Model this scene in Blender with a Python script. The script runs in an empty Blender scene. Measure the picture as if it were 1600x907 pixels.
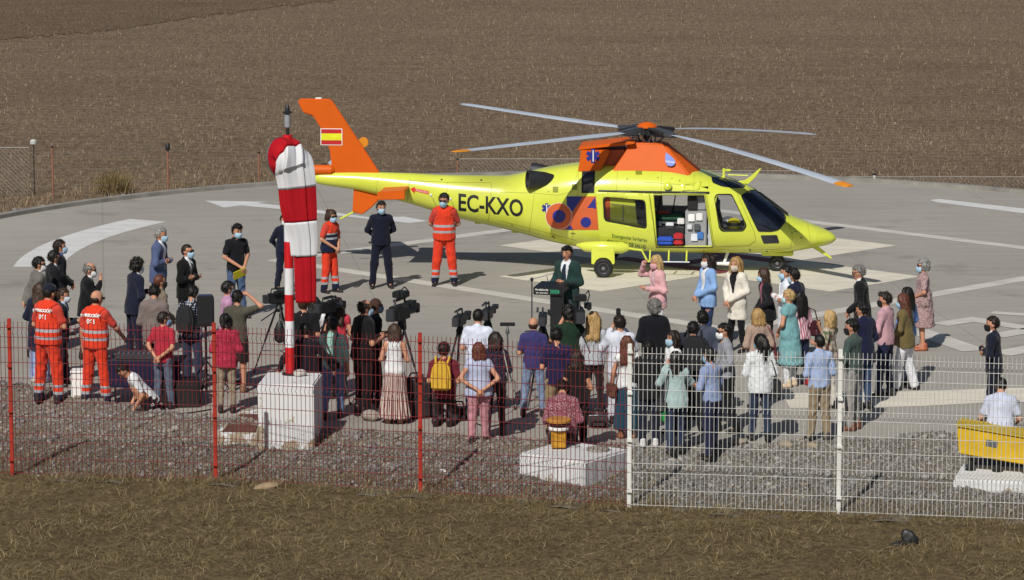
import bpy, bmesh, math, random
import numpy as np
from math import radians, sin, cos, pi, sqrt
from mathutils import Vector, Matrix
from mathutils.bvhtree import BVHTree
from mathutils.geometry import delaunay_2d_cdt
random.seed(7); rng = np.random.default_rng(7)
SC = bpy.context.scene
COL = SC.collection
# ------------------------------------------------------------------ camera
CAM_H, PITCH, FPX = 10.24, radians(8.745), 5350.0      # metres, down tilt, focal length in photo pixels (1600 wide)
cam = bpy.data.cameras.new('camera'); camo = bpy.data.objects.new('camera', cam); COL.objects.link(camo)
cam.sensor_width = 36; cam.lens = 36 * FPX / 1600; cam.clip_start = 1; cam.clip_end = 3000
camo.location = (0, 0, CAM_H); camo.rotation_euler = (pi/2 - PITCH, 0, 0)
SC.camera = camo
# ------------------------------------------------------------------ light
SUN_DIR = Vector((-0.69, -1.89, 1.84)).normalized()     # towards the sun
sun_el = math.asin(SUN_DIR.z); sun_az = math.atan2(SUN_DIR.x, SUN_DIR.y)
w = bpy.data.worlds.new('World'); SC.world = w; w.use_nodes = True
nt = w.node_tree; bgn = nt.nodes['Background']
sky = nt.nodes.new('ShaderNodeTexSky'); sky.sky_type = 'NISHITA'; sky.sun_disc = False
sky.sun_elevation = sun_el; sky.sun_rotation = sun_az; sky.dust_density = 1.5
nt.links.new(sky.outputs[0], bgn.inputs[0]); bgn.inputs[1].default_value = 0.05
sl = bpy.data.lights.new('sun', 'SUN'); slo = bpy.data.objects.new('sun', sl); COL.objects.link(slo)
sl.energy = 4.1; sl.angle = radians(0.5); sl.color = (1.0, 0.955, 0.88)
slo.rotation_euler = SUN_DIR.to_track_quat('Z', 'Y').to_euler(); slo.location = (-20, -30, 60)
SC.view_settings.view_transform = 'Standard'; SC.view_settings.look = 'None'
SC.view_settings.exposure = 0.0; SC.view_settings.gamma = 1.0
# ------------------------------------------------------------------ helpers
def ray(u, v):
    a, b = (u - 800)/FPX, (v - 453.5)/FPX
    return Vector((a, cos(PITCH) - b*sin(PITCH), -sin(PITCH) - b*cos(PITCH)))
def at(u, v, z=0.0):                                   # the place on the level z that the photograph shows at (u, v)
    d = ray(u, v); t = (z - CAM_H)/d.z
    return Vector((d.x*t, d.y*t, z))
def to_px(x, y, z):
    dy = y*cos(PITCH) - (z - CAM_H)*sin(PITCH); up = y*sin(PITCH) + (z - CAM_H)*cos(PITCH)
    return 800 + FPX*x/dy, 453.5 - FPX*up/dy
def lin(h):
    h = h.lstrip('#'); o = []
    for i in (0, 2, 4):
        c = int(h[i:i+2], 16)/255
        o.append(c/12.92 if c <= .04045 else ((c + .055)/1.055)**2.4)
    return (*o, 1.0)
MATS = {}
def new_mat(key):
    m = bpy.data.materials.new(key); m.use_nodes = True; MATS[key] = m
    nt = m.node_tree; b = nt.nodes['Principled BSDF']
    return m, nt, b
def N(nt, t, **kw):
    n = nt.nodes.new(t)
    for k, v in kw.items():
        if k in n.inputs.keys(): n.inputs[k].default_value = v
        else: setattr(n, k, v)
    return n
def mixc(nt, fac, a, b, blend='MIX'):
    n = nt.nodes.new('ShaderNodeMix'); n.data_type = 'RGBA'; n.blend_type = blend
    for s, v in ((n.inputs[0], fac), (n.inputs[6], a), (n.inputs[7], b)):
        if hasattr(v, 'is_linked') or hasattr(v, 'links'): nt.links.new(v, s)
        else: s.default_value = v
    return n.outputs[2]
def ramp(nt, src, stops, mode='LINEAR'):
    r = nt.nodes.new('ShaderNodeValToRGB'); r.color_ramp.interpolation = mode
    e = r.color_ramp.elements
    while len(e) < len(stops): e.new(0.5)
    for el, (p, c) in zip(e, stops):
        el.position = p; el.color = c if len(c) == 4 else (*c, 1)
    nt.links.new(src, r.inputs[0]); return r.outputs[0]
def tc(nt, out='Object'):
    return nt.nodes.new('ShaderNodeTexCoord').outputs[out]
def noise(nt, vec, scale, detail=3, rough=.55):
    n = N(nt, 'ShaderNodeTexNoise', Scale=scale, Detail=detail, Roughness=rough)
    nt.links.new(vec, n.inputs['Vector']); return n.outputs['Fac']
def scaled(nt, vec, s, rot=(0, 0, 0), loc=(0, 0, 0)):
    n = nt.nodes.new('ShaderNodeMapping'); n.inputs['Scale'].default_value = s
    n.inputs['Rotation'].default_value = rot; n.inputs['Location'].default_value = loc
    nt.links.new(vec, n.inputs['Vector']); return n.outputs[0]
def bump(nt, b, h, strength=.3, dist=.01):
    n = N(nt, 'ShaderNodeBump', Strength=strength, Distance=dist); nt.links.new(h, n.inputs['Height'])
    nt.links.new(n.outputs[0], b.inputs['Normal'])
def plain(key, col, rough=.5, metal=0.0, var=.12, vscale=6.0, bmp=0, spec=.5, coat=0):
    """paint, plastic, metal: one colour with slight uneven wear"""
    if key in MATS: return MATS[key]
    m, nt, b = new_mat(key); c = lin(col)
    n = noise(nt, tc(nt), vscale, 4)
    d = tuple(max(0, x*(1 - var)) for x in c[:3]) + (1,); e = tuple(min(1, x*(1 + var)) for x in c[:3]) + (1,)
    nt.links.new(ramp(nt, n, [(.3, d), (.7, e)]), b.inputs['Base Color'])
    b.inputs['Roughness'].default_value = rough; b.inputs['Metallic'].default_value = metal
    b.inputs['Specular IOR Level'].default_value = spec; b.inputs['Coat Weight'].default_value = coat
    if bmp: bump(nt, b, noise(nt, tc(nt), vscale*6, 4), bmp, .01)
    return m
def cloth(col, kind='plain', col2=None, sheen=.1):
    key = 'cloth_%s_%s_%s' % (kind, col, col2)
    if key in MATS: return MATS[key]
    m, nt, b = new_mat(key); o = tc(nt); c = lin(col); c2 = lin(col2) if col2 else c
    n = noise(nt, o, 9, 4)
    if kind == 'plain':
        g_ = sum(c[:3])/3; c = tuple(x*.9 + g_*.1 for x in c[:3]); base = ramp(nt, n, [(.25, tuple(x*.78 for x in c) + (1,)), (.75, tuple(min(1, x*1.1) for x in c) + (1,))])
    elif kind == 'check':
        def bars(ax):
            s = nt.nodes.new('ShaderNodeSeparateXYZ'); nt.links.new(o, s.inputs[0])
            a = N(nt, 'ShaderNodeMath', operation='MULTIPLY'); a.inputs[1].default_value = 24
            nt.links.new(s.outputs[ax], a.inputs[0])
            f = N(nt, 'ShaderNodeMath', operation='FRACT'); nt.links.new(a.outputs[0], f.inputs[0])
            g = N(nt, 'ShaderNodeMath', operation='LESS_THAN'); g.inputs[1].default_value = .3
            nt.links.new(f.outputs[0], g.inputs[0]); return g.outputs[0]
        mx = N(nt, 'ShaderNodeMath', operation='MAXIMUM'); nt.links.new(bars(0), mx.inputs[0]); nt.links.new(bars(2), mx.inputs[1])
        base = mixc(nt, mx.outputs[0], c, c2)
    elif kind in ('stripe', 'vstripe', 'fine'):
        wv = N(nt, 'ShaderNodeTexWave', Scale={'stripe': 5.5, 'vstripe': 7, 'fine': 10}[kind], Distortion=1.2)
        wv.bands_direction = 'Z' if kind == 'stripe' else 'X'
        nt.links.new(o, wv.inputs['Vector'])
        base = ramp(nt, wv.outputs['Fac'], [(.4, c), (.62, c2)])
    elif kind == 'pleat':
        g = tc(nt, 'UV')
        wv = noise(nt, g, 1)
        s = nt.nodes.new('ShaderNodeSeparateXYZ'); nt.links.new(o, s.inputs[0])
        at2 = N(nt, 'ShaderNodeMath', operation='ARCTAN2'); nt.links.new(s.outputs[0], at2.inputs[0]); nt.links.new(s.outputs[1], at2.inputs[1])
        mm = N(nt, 'ShaderNodeMath', operation='MULTIPLY'); mm.inputs[1].default_value = 5.5; nt.links.new(at2.outputs[0], mm.inputs[0])
        fr = N(nt, 'ShaderNodeMath', operation='FRACT'); nt.links.new(mm.outputs[0], fr.inputs[0])
        base = ramp(nt, fr.outputs[0], [(0, c), (.3, lin('#d8d2cc')), (.45, c2), (.6, lin('#d8d2cc')), (.8, lin('#3a3a55')), (.9, c)], 'CONSTANT')
    elif kind == 'dots':
        v = N(nt, 'ShaderNodeTexVoronoi', Scale=38); nt.links.new(o, v.inputs['Vector'])
        base = ramp(nt, v.outputs['Distance'], [(.28, c2), (.36, c)])
    elif kind == 'floral':
        v = N(nt, 'ShaderNodeTexVoronoi', Scale=17); nt.links.new(o, v.inputs['Vector'])
        s = nt.nodes.new('ShaderNodeSeparateColor'); nt.links.new(v.outputs['Color'], s.inputs[0])
        base = ramp(nt, s.outputs[0], [(0, c), (.5, c2), (.68, lin('#8a3a3a')), (.8, lin('#5b6a4a')), (.9, c)], 'CONSTANT')
    elif kind in ('rescue_top', 'rescue_legs', 'rescue_low'):
        s = nt.nodes.new('ShaderNodeSeparateXYZ'); nt.links.new(o, s.inputs[0])
        dv = N(nt, 'ShaderNodeMath', operation='DIVIDE'); dv.inputs[1].default_value = 2.0; nt.links.new(s.outputs[2], dv.inputs[0])
        sv = lin('#9a9da3'); nav = lin('#151a33'); r_ = c
        st = {'rescue_top': [(0, r_), (.533, sv), (.557, r_), (.591, sv), (.615, r_)],
              'rescue_low': [(0, nav), (.53, sv), (.55, nav), (.575, sv), (.59, r_)],
              'rescue_legs': [(0, nav), (.085, sv), (.107, r_), (.14, sv), (.162, r_)]}[kind]
        base = ramp(nt, dv.outputs[0], st, 'CONSTANT')
    if kind != 'plain': base = mixc(nt, .5, base, ramp(nt, n, [(.2, (.55, .55, .55, 1)), (.8, (1, 1, 1, 1))]), 'MULTIPLY') if kind not in ('rescue_top', 'rescue_legs', 'rescue_low') else base
    nt.links.new(base, b.inputs['Base Color'])
    b.inputs['Roughness'].default_value = .9; b.inputs['Specular IOR Level'].default_value = .2
    b.inputs['Sheen Weight'].default_value = sheen
    wr = noise(nt, scaled(nt, o, (1, 1, .7), (.4, .5, .2)), 14, 3)
    bump(nt, b, wr, .45, .03)
    return m
def link(o, parent=None):
    COL.objects.link(o)
    if parent is not None: o.parent = parent
    return o
def tag(o, label=None, cat=None, group=None, kind=None):
    if label: o['label'] = label
    if cat: o['category'] = cat
    if group: o['group'] = group
    if kind: o['kind'] = kind
    return o
def empty(name, loc=(0, 0, 0), rz=0.0):
    o = bpy.data.objects.new(name, None); o.empty_display_size = .2
    o.location = loc; o.rotation_euler = (0, 0, rz); return link(o)
def mesh_np(name, V, F, mat, smooth=True):
    """V (n,3), F (m,3) or (m,4) arrays"""
    me = bpy.data.meshes.new(name); V = np.asarray(V, np.float32); F = np.asarray(F, np.int32)
    me.vertices.add(len(V)); me.vertices.foreach_set('co', V.ravel())
    k = F.shape[1]; me.loops.add(F.size); me.loops.foreach_set('vertex_index', F.ravel())
    me.polygons.add(len(F)); me.polygons.foreach_set('loop_start', np.arange(0, F.size, k, dtype=np.int32))
    me.update(calc_edges=True)
    if smooth: me.polygons.foreach_set('use_smooth', np.ones(len(F), bool))
    if mat is not None: me.materials.append(mat)
    return me
class MB:
    """collects simple shapes into one mesh"""
    def __init__(s): s.V = []; s.F = []
    def add(s, V, F):
        n = len(s.V); s.V += [tuple(v) for v in V]; s.F += [tuple(i + n for i in f) for f in F]; return s
    def box(s, lo, hi, M=None):
        (a, b, c), (d, e, f) = lo, hi
        V = [Vector(v) for v in ((a,b,c),(d,b,c),(d,e,c),(a,e,c),(a,b,f),(d,b,f),(d,e,f),(a,e,f))]
        if M is not None: V = [M @ v for v in V]
        return s.add(V, [(0,3,2,1),(4,5,6,7),(0,1,5,4),(1,2,6,5),(2,3,7,6),(3,0,4,7)])
    def tube(s, pts, r, n=8, cap=True):
        pts = [Vector(p) for p in pts]; rs = r if isinstance(r, (list, tuple)) else [r]*len(pts)
        V = []; up = None
        for i, p in enumerate(pts):
            d = (pts[min(i+1, len(pts)-1)] - pts[max(i-1, 0)]).normalized()
            if up is None or abs(d.dot(up)) > .99: up = Vector((0,0,1)) if abs(d.z) < .9 else Vector((0,1,0))
            a = d.cross(up).normalized(); b = a.cross(d).normalized(); up = b
            V += [p + (a*cos(2*pi*j/n) + b*sin(2*pi*j/n))*rs[i] for j in range(n)]
        F = [(i*n+j, i*n+(j+1)%n, (i+1)*n+(j+1)%n, (i+1)*n+j) for i in range(len(pts)-1) for j in range(n)]
        if cap: F += [tuple(range(n))[::-1], tuple((len(pts)-1)*n + j for j in range(n))]
        return s.add(V, F)
    def lathe(s, prof, M=None, n=24):
        """profile (r, z) turned about z"""
        V = []; M = M or Matrix.Identity(4)
        for r, z in prof: V += [M @ Vector((r*cos(2*pi*j/n), r*sin(2*pi*j/n), z)) for j in range(n)]
        F = [(i*n+j, i*n+(j+1)%n, (i+1)*n+(j+1)%n, (i+1)*n+j) for i in range(len(prof)-1) for j in range(n)]
        F += [tuple(range(n))[::-1], tuple((len(prof)-1)*n + j for j in range(n))]
        return s.add(V, F)
    def prism(s, poly, y0, y1, f=None):
        """polygon in (x, z) between two y values"""
        f = f or (lambda x, y, z: (x, y, z)); n = len(poly)
        V = [f(x, y0, z) for x, z in poly] + [f(x, y1, z) for x, z in poly]
        return s.add(V, [tuple(range(n)), tuple(range(n, 2*n))[::-1]] + [(i, i+n, (i+1)%n+n, (i+1)%n) for i in range(n)])
    def build(s, name, mat, parent=None, bevel=0, smooth=False, seg=2, recalc=True):
        me = bpy.data.meshes.new(name); me.from_pydata(s.V, [], s.F)
        bm = bmesh.new(); bm.from_mesh(me)
        if recalc: bmesh.ops.recalc_face_normals(bm, faces=bm.faces)
        if bevel:
            es = [e for e in bm.edges if len(e.link_faces) == 2 and e.calc_face_angle(0) > .5]
            bmesh.ops.bevel(bm, geom=es, offset=bevel, segments=seg, affect='EDGES', clamp_overlap=True)
        if smooth or bevel:
            for f_ in bm.faces: f_.smooth = True
            for e in bm.edges:
                if len(e.link_faces) == 2 and e.calc_face_angle(0) > .6: e.smooth = False
        bm.to_mesh(me); bm.free(); me.materials.append(mat)
        return link(bpy.data.objects.new(name, me), parent)
def sheet(name, pts, mat, parent=None, z=None):
    me = bpy.data.meshes.new(name); P = [(p[0], p[1], p[2] if z is None else z) for p in pts]
    me.from_pydata(P, [], [tuple(range(len(P)))]); me.materials.append(mat)
    bm = bmesh.new(); bm.from_mesh(me)
    for f_ in bm.faces:
        if f_.normal.z < 0: f_.normal_flip()
    bm.to_mesh(me); bm.free()
    return link(bpy.data.objects.new(name, me), parent)
def vnoise(P, seed=0, scale=1.0, octaves=3):
    """cheap smooth noise, sum of rotated sines, about -1..1"""
    r = np.random.default_rng(seed); o = np.zeros(len(P)); a = 1.0; t = 0
    for k in range(octaves):
        for _ in range(3):
            d = r.normal(size=P.shape[1]); d /= np.linalg.norm(d)
            o += a*np.sin(P @ d * scale * (2**k)*2*pi*r.uniform(.8, 1.25) + r.uniform(0, 6.28))
        t += a*1.7; a *= .55
    return o/t
# ------------------------------------------------------------------ the ground
CX, CY = 2.1, 70.1                                       # middle of the round landing pad
def pad_edge(t, grow=0.0):
    b = 15.46 if sin(t) > 0 else 18.9
    return CX + (15.46 + grow)*cos(t), CY + (b + grow)*sin(t)
def soil(key, c1, c2, c3, sc=1.0, bm=.6):
    m, nt, b = new_mat(key); o = tc(nt)
    n1 = noise(nt, o, .12*sc, 6, .65); n2 = noise(nt, o, 3*sc, 8, .75)
    a = ramp(nt, n1, [(.35, lin(c1)), (.65, lin(c2))])
    c = mixc(nt, ramp(nt, n2, [(.42, (0, 0, 0, 1)), (.62, (1, 1, 1, 1))]), a, lin(c3))
    nt.links.new(c, b.inputs['Base Color']); b.inputs['Roughness'].default_value = 1
    b.inputs['Specular IOR Level'].default_value = .1
    bump(nt, b, noise(nt, o, 9*sc, 6, .7), bm, .08); return m
def field_mat(key, c1, c2, c3, c4):
    m, nt, b = new_mat(key); o = tc(nt)
    n1 = noise(nt, scaled(nt, o, (.6, 1.4, 1), (0, 0, .12)), .07, 6, .6); n2 = noise(nt, o, 5.5, 8, .8); n3 = noise(nt, scaled(nt, o, (.25, 1, 1), (0, 0, .1)), 1.1, 6, .7)
    a = ramp(nt, n1, [(.3, lin(c1)), (.7, lin(c2))])
    a = mixc(nt, ramp(nt, n3, [(.4, (0, 0, 0, 1)), (.65, (.6, .6, .6, 1))]), a, lin(c4))
    wv = N(nt, 'ShaderNodeTexWave', Scale=.42, Distortion=3.5, Detail=4); wv.bands_direction = 'Y'; nt.links.new(scaled(nt, o, (1, 1, 1), (0, 0, .10)), wv.inputs['Vector'])
    a = mixc(nt, ramp(nt, wv.outputs['Fac'], [(.2, (.25, .25, .25, 1)), (.6, (0, 0, 0, 1))]), a, lin(c3))
    c = mixc(nt, ramp(nt, n2, [(.44, (0, 0, 0, 1)), (.6, (1, 1, 1, 1))]), a, lin(c3))
    nt.links.new(c, b.inputs['Base Color']); b.inputs['Roughness'].default_value = 1; b.inputs['Specular IOR Level'].default_value = .05
    bump(nt, b, n2, .9, .12); return m
M_FIELD = field_mat('field_soil', '#7d6c5a', '#92806c', '#5d4e40', '#a08d77')
M_FAR = field_mat('dark_field_soil', '#736251', '#877561', '#55473a', '#94816c')
M_VERGE = soil('verge_soil', '#68593f', '#7a6a4e', '#4b402d', 3)
M_BED = soil('gravel_bed_soil', '#7d766c', '#8b8275', '#635b50', 4)
tag(sheet('field', [(-900, 46, -.22), (900, 46, -.22), (900, 1800, -.22), (-900, 1800, -.22)], M_FIELD), kind='structure')
_k = [(0, 62), (150, 50), (330, 24), (560, -4)]; fe = []
for (u0, v0), (u1, v1) in zip(_k, _k[1:]):
    for j in range(14): t = j/14; fe.append(at(u0 + (u1 - u0)*t, v0 + (v1 - v0)*t + 1.6*sin(j*2.1 + u0) + random.uniform(-1.3, 1.3), -.2))
fe.append(at(560, -4, -.2))
tag(sheet('far_field', [(-900, fe[0].y - 60, -.2), *fe, (60, 185, -.2), (900, 420, -.2), (900, 1790, -.2), (-900, 1790, -.2)], M_FAR), kind='structure')
tag(sheet('grass_verge', [(-300, -40, -.19), (300, -40, -.19), (300, 46.5, -.19), (8, 46.5, -.19), (-8, 50.2, -.19), (-300, 50.2, -.19)], M_VERGE), kind='structure')
# concrete pad
m, nt, b = new_mat('pad_concrete'); o = tc(nt)
n1 = noise(nt, scaled(nt, o, (1, .55, 1), (0, 0, .2)), .22, 6, .6); n2 = noise(nt, scaled(nt, o, (.5, 3.2, 1)), .9, 6, .7); n3 = noise(nt, o, 26, 5, .7)
c = ramp(nt, n1, [(.3, lin('#8f8b84')), (.7, lin('#a7a299'))])
c = mixc(nt, .35, c, ramp(nt, n2, [(.3, lin('#76736e')), (.7, lin('#aba79f'))]))
c = mixc(nt, .2, c, ramp(nt, n3, [(.3, lin('#6b6863')), (.7, lin('#b5b0a8'))]))
sp = noise(nt, scaled(nt, o, (.35, 1.5, 1), loc=(3, 9, 0)), 2.2, 3, .5)
c = mixc(nt, ramp(nt, sp, [(.69, (0, 0, 0, 1)), (.75, (.55, .55, .55, 1))]), c, lin('#5f5b56'))
def joint(ax):
    s = nt.nodes.new('ShaderNodeSeparateXYZ'); nt.links.new(scaled(nt, o, (1, 1, 1), (0, 0, -.12)), s.inputs[0])
    a1 = N(nt, 'ShaderNodeMath', operation='PINGPONG'); a1.inputs[1].default_value = 2.6; nt.links.new(s.outputs[ax], a1.inputs[0])
    a2 = N(nt, 'ShaderNodeMath', operation='LESS_THAN'); a2.inputs[1].default_value = .016; nt.links.new(a1.outputs[0], a2.inputs[0]); return a2.outputs[0]
for ax_ in (0, 1):
    jm = N(nt, 'ShaderNodeMath', operation='MULTIPLY'); jm.inputs[1].default_value = .28; nt.links.new(joint(ax_), jm.inputs[0]); c = mixc(nt, jm.outputs[0], c, lin('#66625d'))
st = noise(nt, scaled(nt, o, (1, 1, 1), loc=(1.5, 4, 0)), .55, 5, .62); c = mixc(nt, ramp(nt, st, [(.57, (0, 0, 0, 1)), (.70, (.45, .45, .45, 1))]), c, lin('#6d6963'))
nt.links.new(c, b.inputs['Base Color']); b.inputs['Roughness'].default_value = .85; b.inputs['Specular IOR Level'].default_value = .25
bump(nt, b, noise(nt, o, 40, 5, .7), .15, .01); M_PAD = m
mb = MB(); n = 120; ring = [pad_edge(2*pi*i/n) for i in range(n)]
mb.add([(x, y, 0) for x, y in ring] + [(x, y, -.5) for x, y in ring], [tuple(range(n))] + [(i, i+n, (i+1) % n+n, (i+1) % n) for i in range(n)])
pad = mb.build('landing_pad', M_PAD); tag(pad, kind='structure')
M_KERB = plain('kerb_concrete', '#84817b', .9, var=.25, vscale=2, bmp=.3)
mb = MB()
for i in range(n):
    t0, t1 = 2*pi*i/n, 2*pi*(i+1)/n
    if not -.35 < (t0 if t0 < pi*1.5 else t0 - 2*pi) < 3.75: continue
    a, b_, c_, d = pad_edge(t0), pad_edge(t1), pad_edge(t1, .22), pad_edge(t0, .22)
    mb.add([(*a, -.3), (*b_, -.3), (*c_, -.3), (*d, -.3), (*a, .09), (*b_, .09), (*c_, .09), (*d, .09)],
           [(4, 5, 6, 7), (0, 1, 5, 4), (2, 3, 7, 6)])
tag(mb.build('kerb', M_KERB), kind='structure')
# painted markings
def paint(key, col, worn, amt):
    m, nt, b = new_mat(key); o = tc(nt)
    n1 = noise(nt, scaled(nt, o, (1, 2.5, 1)), 1.2, 6, .7)
    nt.links.new(ramp(nt, n1, [(.5 - amt, lin(worn)), (.5 + amt*.6, lin(col))]), b.inputs['Base Color'])
    b.inputs['Roughness'].default_value = .75; return m
M_CROSS = paint('cream_paint', '#dcd6c6', '#b9b2a3', .34)
M_LINE = paint('white_line_paint', '#c9c6be', '#aaa69e', .25)
M_WHITE = paint('white_paint', '#d6d6d6', '#b0b0ae', .34)
M_REDP = paint('red_paint', '#7d3a3f', '#6a3338', .3)
X0, Y0 = 3.99, 70.6
def rot45(a, b_): return X0 + (a - b_)*.7071, Y0 + (a + b_)*.7071      # a: right and away, b: left and away
L_, W_ = 4.6, 1.42
cr = [(L_, -W_), (L_, W_), (W_, W_), (W_, L_), (-W_, L_), (-W_, W_), (-L_, W_), (-L_, -W_), (-W_, -W_), (-W_, -L_), (W_, -L_), (W_, -W_)]
marks = empty('pad_marking'); marks['kind'] = 'structure'
sheet('cross', [rot45(*p) for p in cr], M_CROSS, marks, .004)
S = 6.25; t_ = .2
for k in range(4):
    c_, s_ = cos(k*pi/2), sin(k*pi/2)
    q = [(-S - t_, S - t_), (S - t_, S - t_), (S - t_, S + t_), (-S - t_, S + t_)]
    sheet('square_line', [rot45(x*c_ - y*s_, x*s_ + y*c_) for x, y in q], M_LINE, marks, .004)
Hh = [(-1.2, -1.5), (-.75, -1.5), (-.75, -.22), (.75, -.22), (.75, -1.5), (1.2, -1.5), (1.2, 1.5), (.75, 1.5), (.75, .22), (-.75, .22), (-.75, 1.5), (-1.2, 1.5)]
sheet('letter_h', [rot45(x, y) for x, y in Hh], M_REDP, marks, .008)
def arc(name, a0, a1, r0=13.28, r1=14.28, mat=M_WHITE):
    k = 18; A = [radians(a0 + (a1 - a0)*i/k) for i in range(k + 1)]
    sheet(name, [(X0 + r1*cos(a), Y0 + r1*sin(a)) for a in A] + [(X0 + r0*cos(a), Y0 + r0*sin(a)) for a in A[::-1]], mat, marks, .004)
arc('ring_dash', 152.6, 183.8)
def px_sheet(name, pts, mat, z=.004): return sheet(name, [at(u, v)[:2] for u, v in pts], mat, marks, z)
px_sheet('arrow', [(320, 314), (350, 325), (377, 321.5), (450, 328.5), (577, 343), (640, 349), (668, 346), (632, 339), (577, 340), (500, 329), (400, 317.5), (422, 316)], M_WHITE)
px_sheet('ring_dash', [(1452, 313), (1468, 311.5), (1640, 331), (1640, 339), (1463, 316.5)], M_WHITE)
px_sheet('ring_dash', [(1223, 615), (1300, 614), (1380, 613), (1460, 611), (1542, 608), (1660, 605), (1660, 628), (1534, 630), (1442, 635), (1341, 638), (1234, 638)], M_CROSS)
def stroke(pts, wd=.42):
    P = [at(u, v) for u, v in pts]; a, c_ = [], []
    for i, p in enumerate(P):
        d0 = (p - P[i-1]).normalized() if i else (P[1] - p).normalized(); d1 = (P[i+1] - p).normalized() if i < len(P)-1 else d0
        n_ = Vector((-(d0+d1).y, (d0+d1).x, 0)).normalized(); k = wd/2/max(.4, n_.dot(Vector((-d0.y, d0.x, 0))))
        a.append(p + n_*k); c_.append(p - n_*k)
    sheet('numeral_stroke', [x[:2] for x in a] + [x[:2] for x in c_[::-1]], M_LINE, marks, .008)
stroke([(1468, 508), (1520, 500), (1608, 514)]); stroke([(1555, 526), (1640, 511)]); stroke([(1432, 517), (1523, 549)], .5)
stroke([(1562, 554), (1650, 538)], .5); stroke([(1550, 489), (1650, 496)], .3)
# gravel bank between the pad and the fence
FENCE_PX = [(-300, 735), (19, 742), (337, 750), (657, 770), (983, 792), (1310, 803), (1640, 816), (1965, 828)]
FENCE = [at(u, v, -.18) for u, v in FENCE_PX]
def fence_y(x):
    for a, b_ in zip(FENCE, FENCE[1:]):
        if a.x <= x <= b_.x: return a.y + (b_.y - a.y)*(x - a.x)/(b_.x - a.x)
    return FENCE[0].y if x < FENCE[0].x else FENCE[-1].y
def edge_y(x): 
    q = max(-1, min(1, (x - CX)/15.46)); return CY - 18.9*sqrt(max(0, 1 - q*q))
def bank_z(x, y):
    e, f_ = edge_y(x), fence_y(x); t = (y - f_)/max(.5, e - f_)
    s = max(0, min(1, t*1.05))
    hump = (.09 if x < 0 else .09 - min(.07, x*.05))*math.exp(-((e - y - .35)/.45)**2)
    return -.2 + .19*s**1.3 + hump + .02*sin(x*3.1 + y*1.7) + .02*sin(x*7.3 - y*5.1)
gx = np.linspace(-12.5, 14, 170); V = []; nrow = 26
for x in gx:
    e = edge_y(x) - .02; f_ = fence_y(x) - .4
    for j in range(nrow):
        y = f_ + (e - f_)*j/(nrow - 1); V.append((x, y, bank_z(x, y)))
F = [(i*nrow + j, (i+1)*nrow + j, (i+1)*nrow + j + 1, i*nrow + j + 1) for i in range(len(gx)-1) for j in range(nrow-1)]
tag(link(bpy.data.objects.new('gravel_bank', mesh_np('gravel_bank', V, F, M_BED))), kind='structure')
def ico(sub):
    bm = bmesh.new(); bmesh.ops.create_icosphere(bm, subdivisions=sub, radius=1)
    V = np.array([v.co[:] for v in bm.verts]); F = np.array([[v.index for v in f.verts] for f in bm.faces]); bm.free(); return V, F
def island_mat(key, stops, rough=.95):
    m, nt, b = new_mat(key); g = nt.nodes.new('ShaderNodeNewGeometry')
    c = ramp(nt, g.outputs['Random Per Island'], [(p, lin(c_)) for p, c_ in stops])
    n_ = noise(nt, tc(nt), 30, 4, .7); c = mixc(nt, .6, c, ramp(nt, n_, [(.3, (.6, .6, .6, 1)), (.7, (1, 1, 1, 1))]), 'MULTIPLY')
    nt.links.new(c, b.inputs['Base Color']); b.inputs['Roughness'].default_value = rough; b.inputs['Specular IOR Level'].default_value = .15
    return m
M_STONE = island_mat('gravel_stones', [(0, '#646260'), (.3, '#8d8b89'), (.6, '#787572'), (.85, '#a29e98'), (1, '#8c8071')])
def stones(name, count, smin, smax, sub, where):
    bV, bF = ico(sub); VV, FF = [], []; n0 = len(bV)
    variants = [bV*(1 + .42*vnoise(bV, 50 + k, .5, 2))[:, None] for k in range(8)]
    for i in range(count):
        x, y = where(); s = smin + (smax - smin)*rng.random()**2.2
        v = variants[i % 8]*np.array([1, rng.uniform(.6, 1), rng.uniform(.5, .85)])*s
        a = rng.uniform(0, 6.28); c_, s_ = cos(a), sin(a); tl = rng.uniform(-.5, .5)
        v = v @ np.array([[1, 0, 0], [0, cos(tl), -sin(tl)], [0, sin(tl), cos(tl)]]) @ np.array([[c_, -s_, 0], [s_, c_, 0], [0, 0, 1]])
        VV.append(v + np.array([x, y, bank_z(x, y) + s*.22])); FF.append(bF + i*n0)
    o = link(bpy.data.objects.new(name, mesh_np(name, np.concatenate(VV), np.concatenate(FF), M_STONE, smooth=False)))
    return o
def in_bank():
    while True:
        x = rng.uniform(-11.5, 12); e, f_ = edge_y(x), fence_y(x)
        t = rng.random(); lim = .62 if x < -1.5 else (.45 if x < 2 else .2)
        if t < lim and rng.random() > .25 + t*1.2: continue
        return x, f_ + (e - f_ + .05)*t
tag(stones('gravel', 27000, .014, .038, 1, in_bank), 'grey crushed stone gravel between the pad and the mesh fence', 'gravel', kind='stuff')
tag(stones('coarse_gravel', 1350, .035, .075, 1, in_bank), 'larger grey broken stones among the gravel bank', 'gravel', kind='stuff')
def back_edge():
    t = rng.uniform(2.15, 3.3); r = rng.uniform(.25, 1.7); return pad_edge(t, r)
_bz = bank_z; bank_z = lambda x, y: -.2
tag(stones('rubble', 1500, .03, .11, 1, back_edge), 'rubble strip along the rear rim of the pad', 'rubble', kind='stuff')
bank_z = _bz
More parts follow.
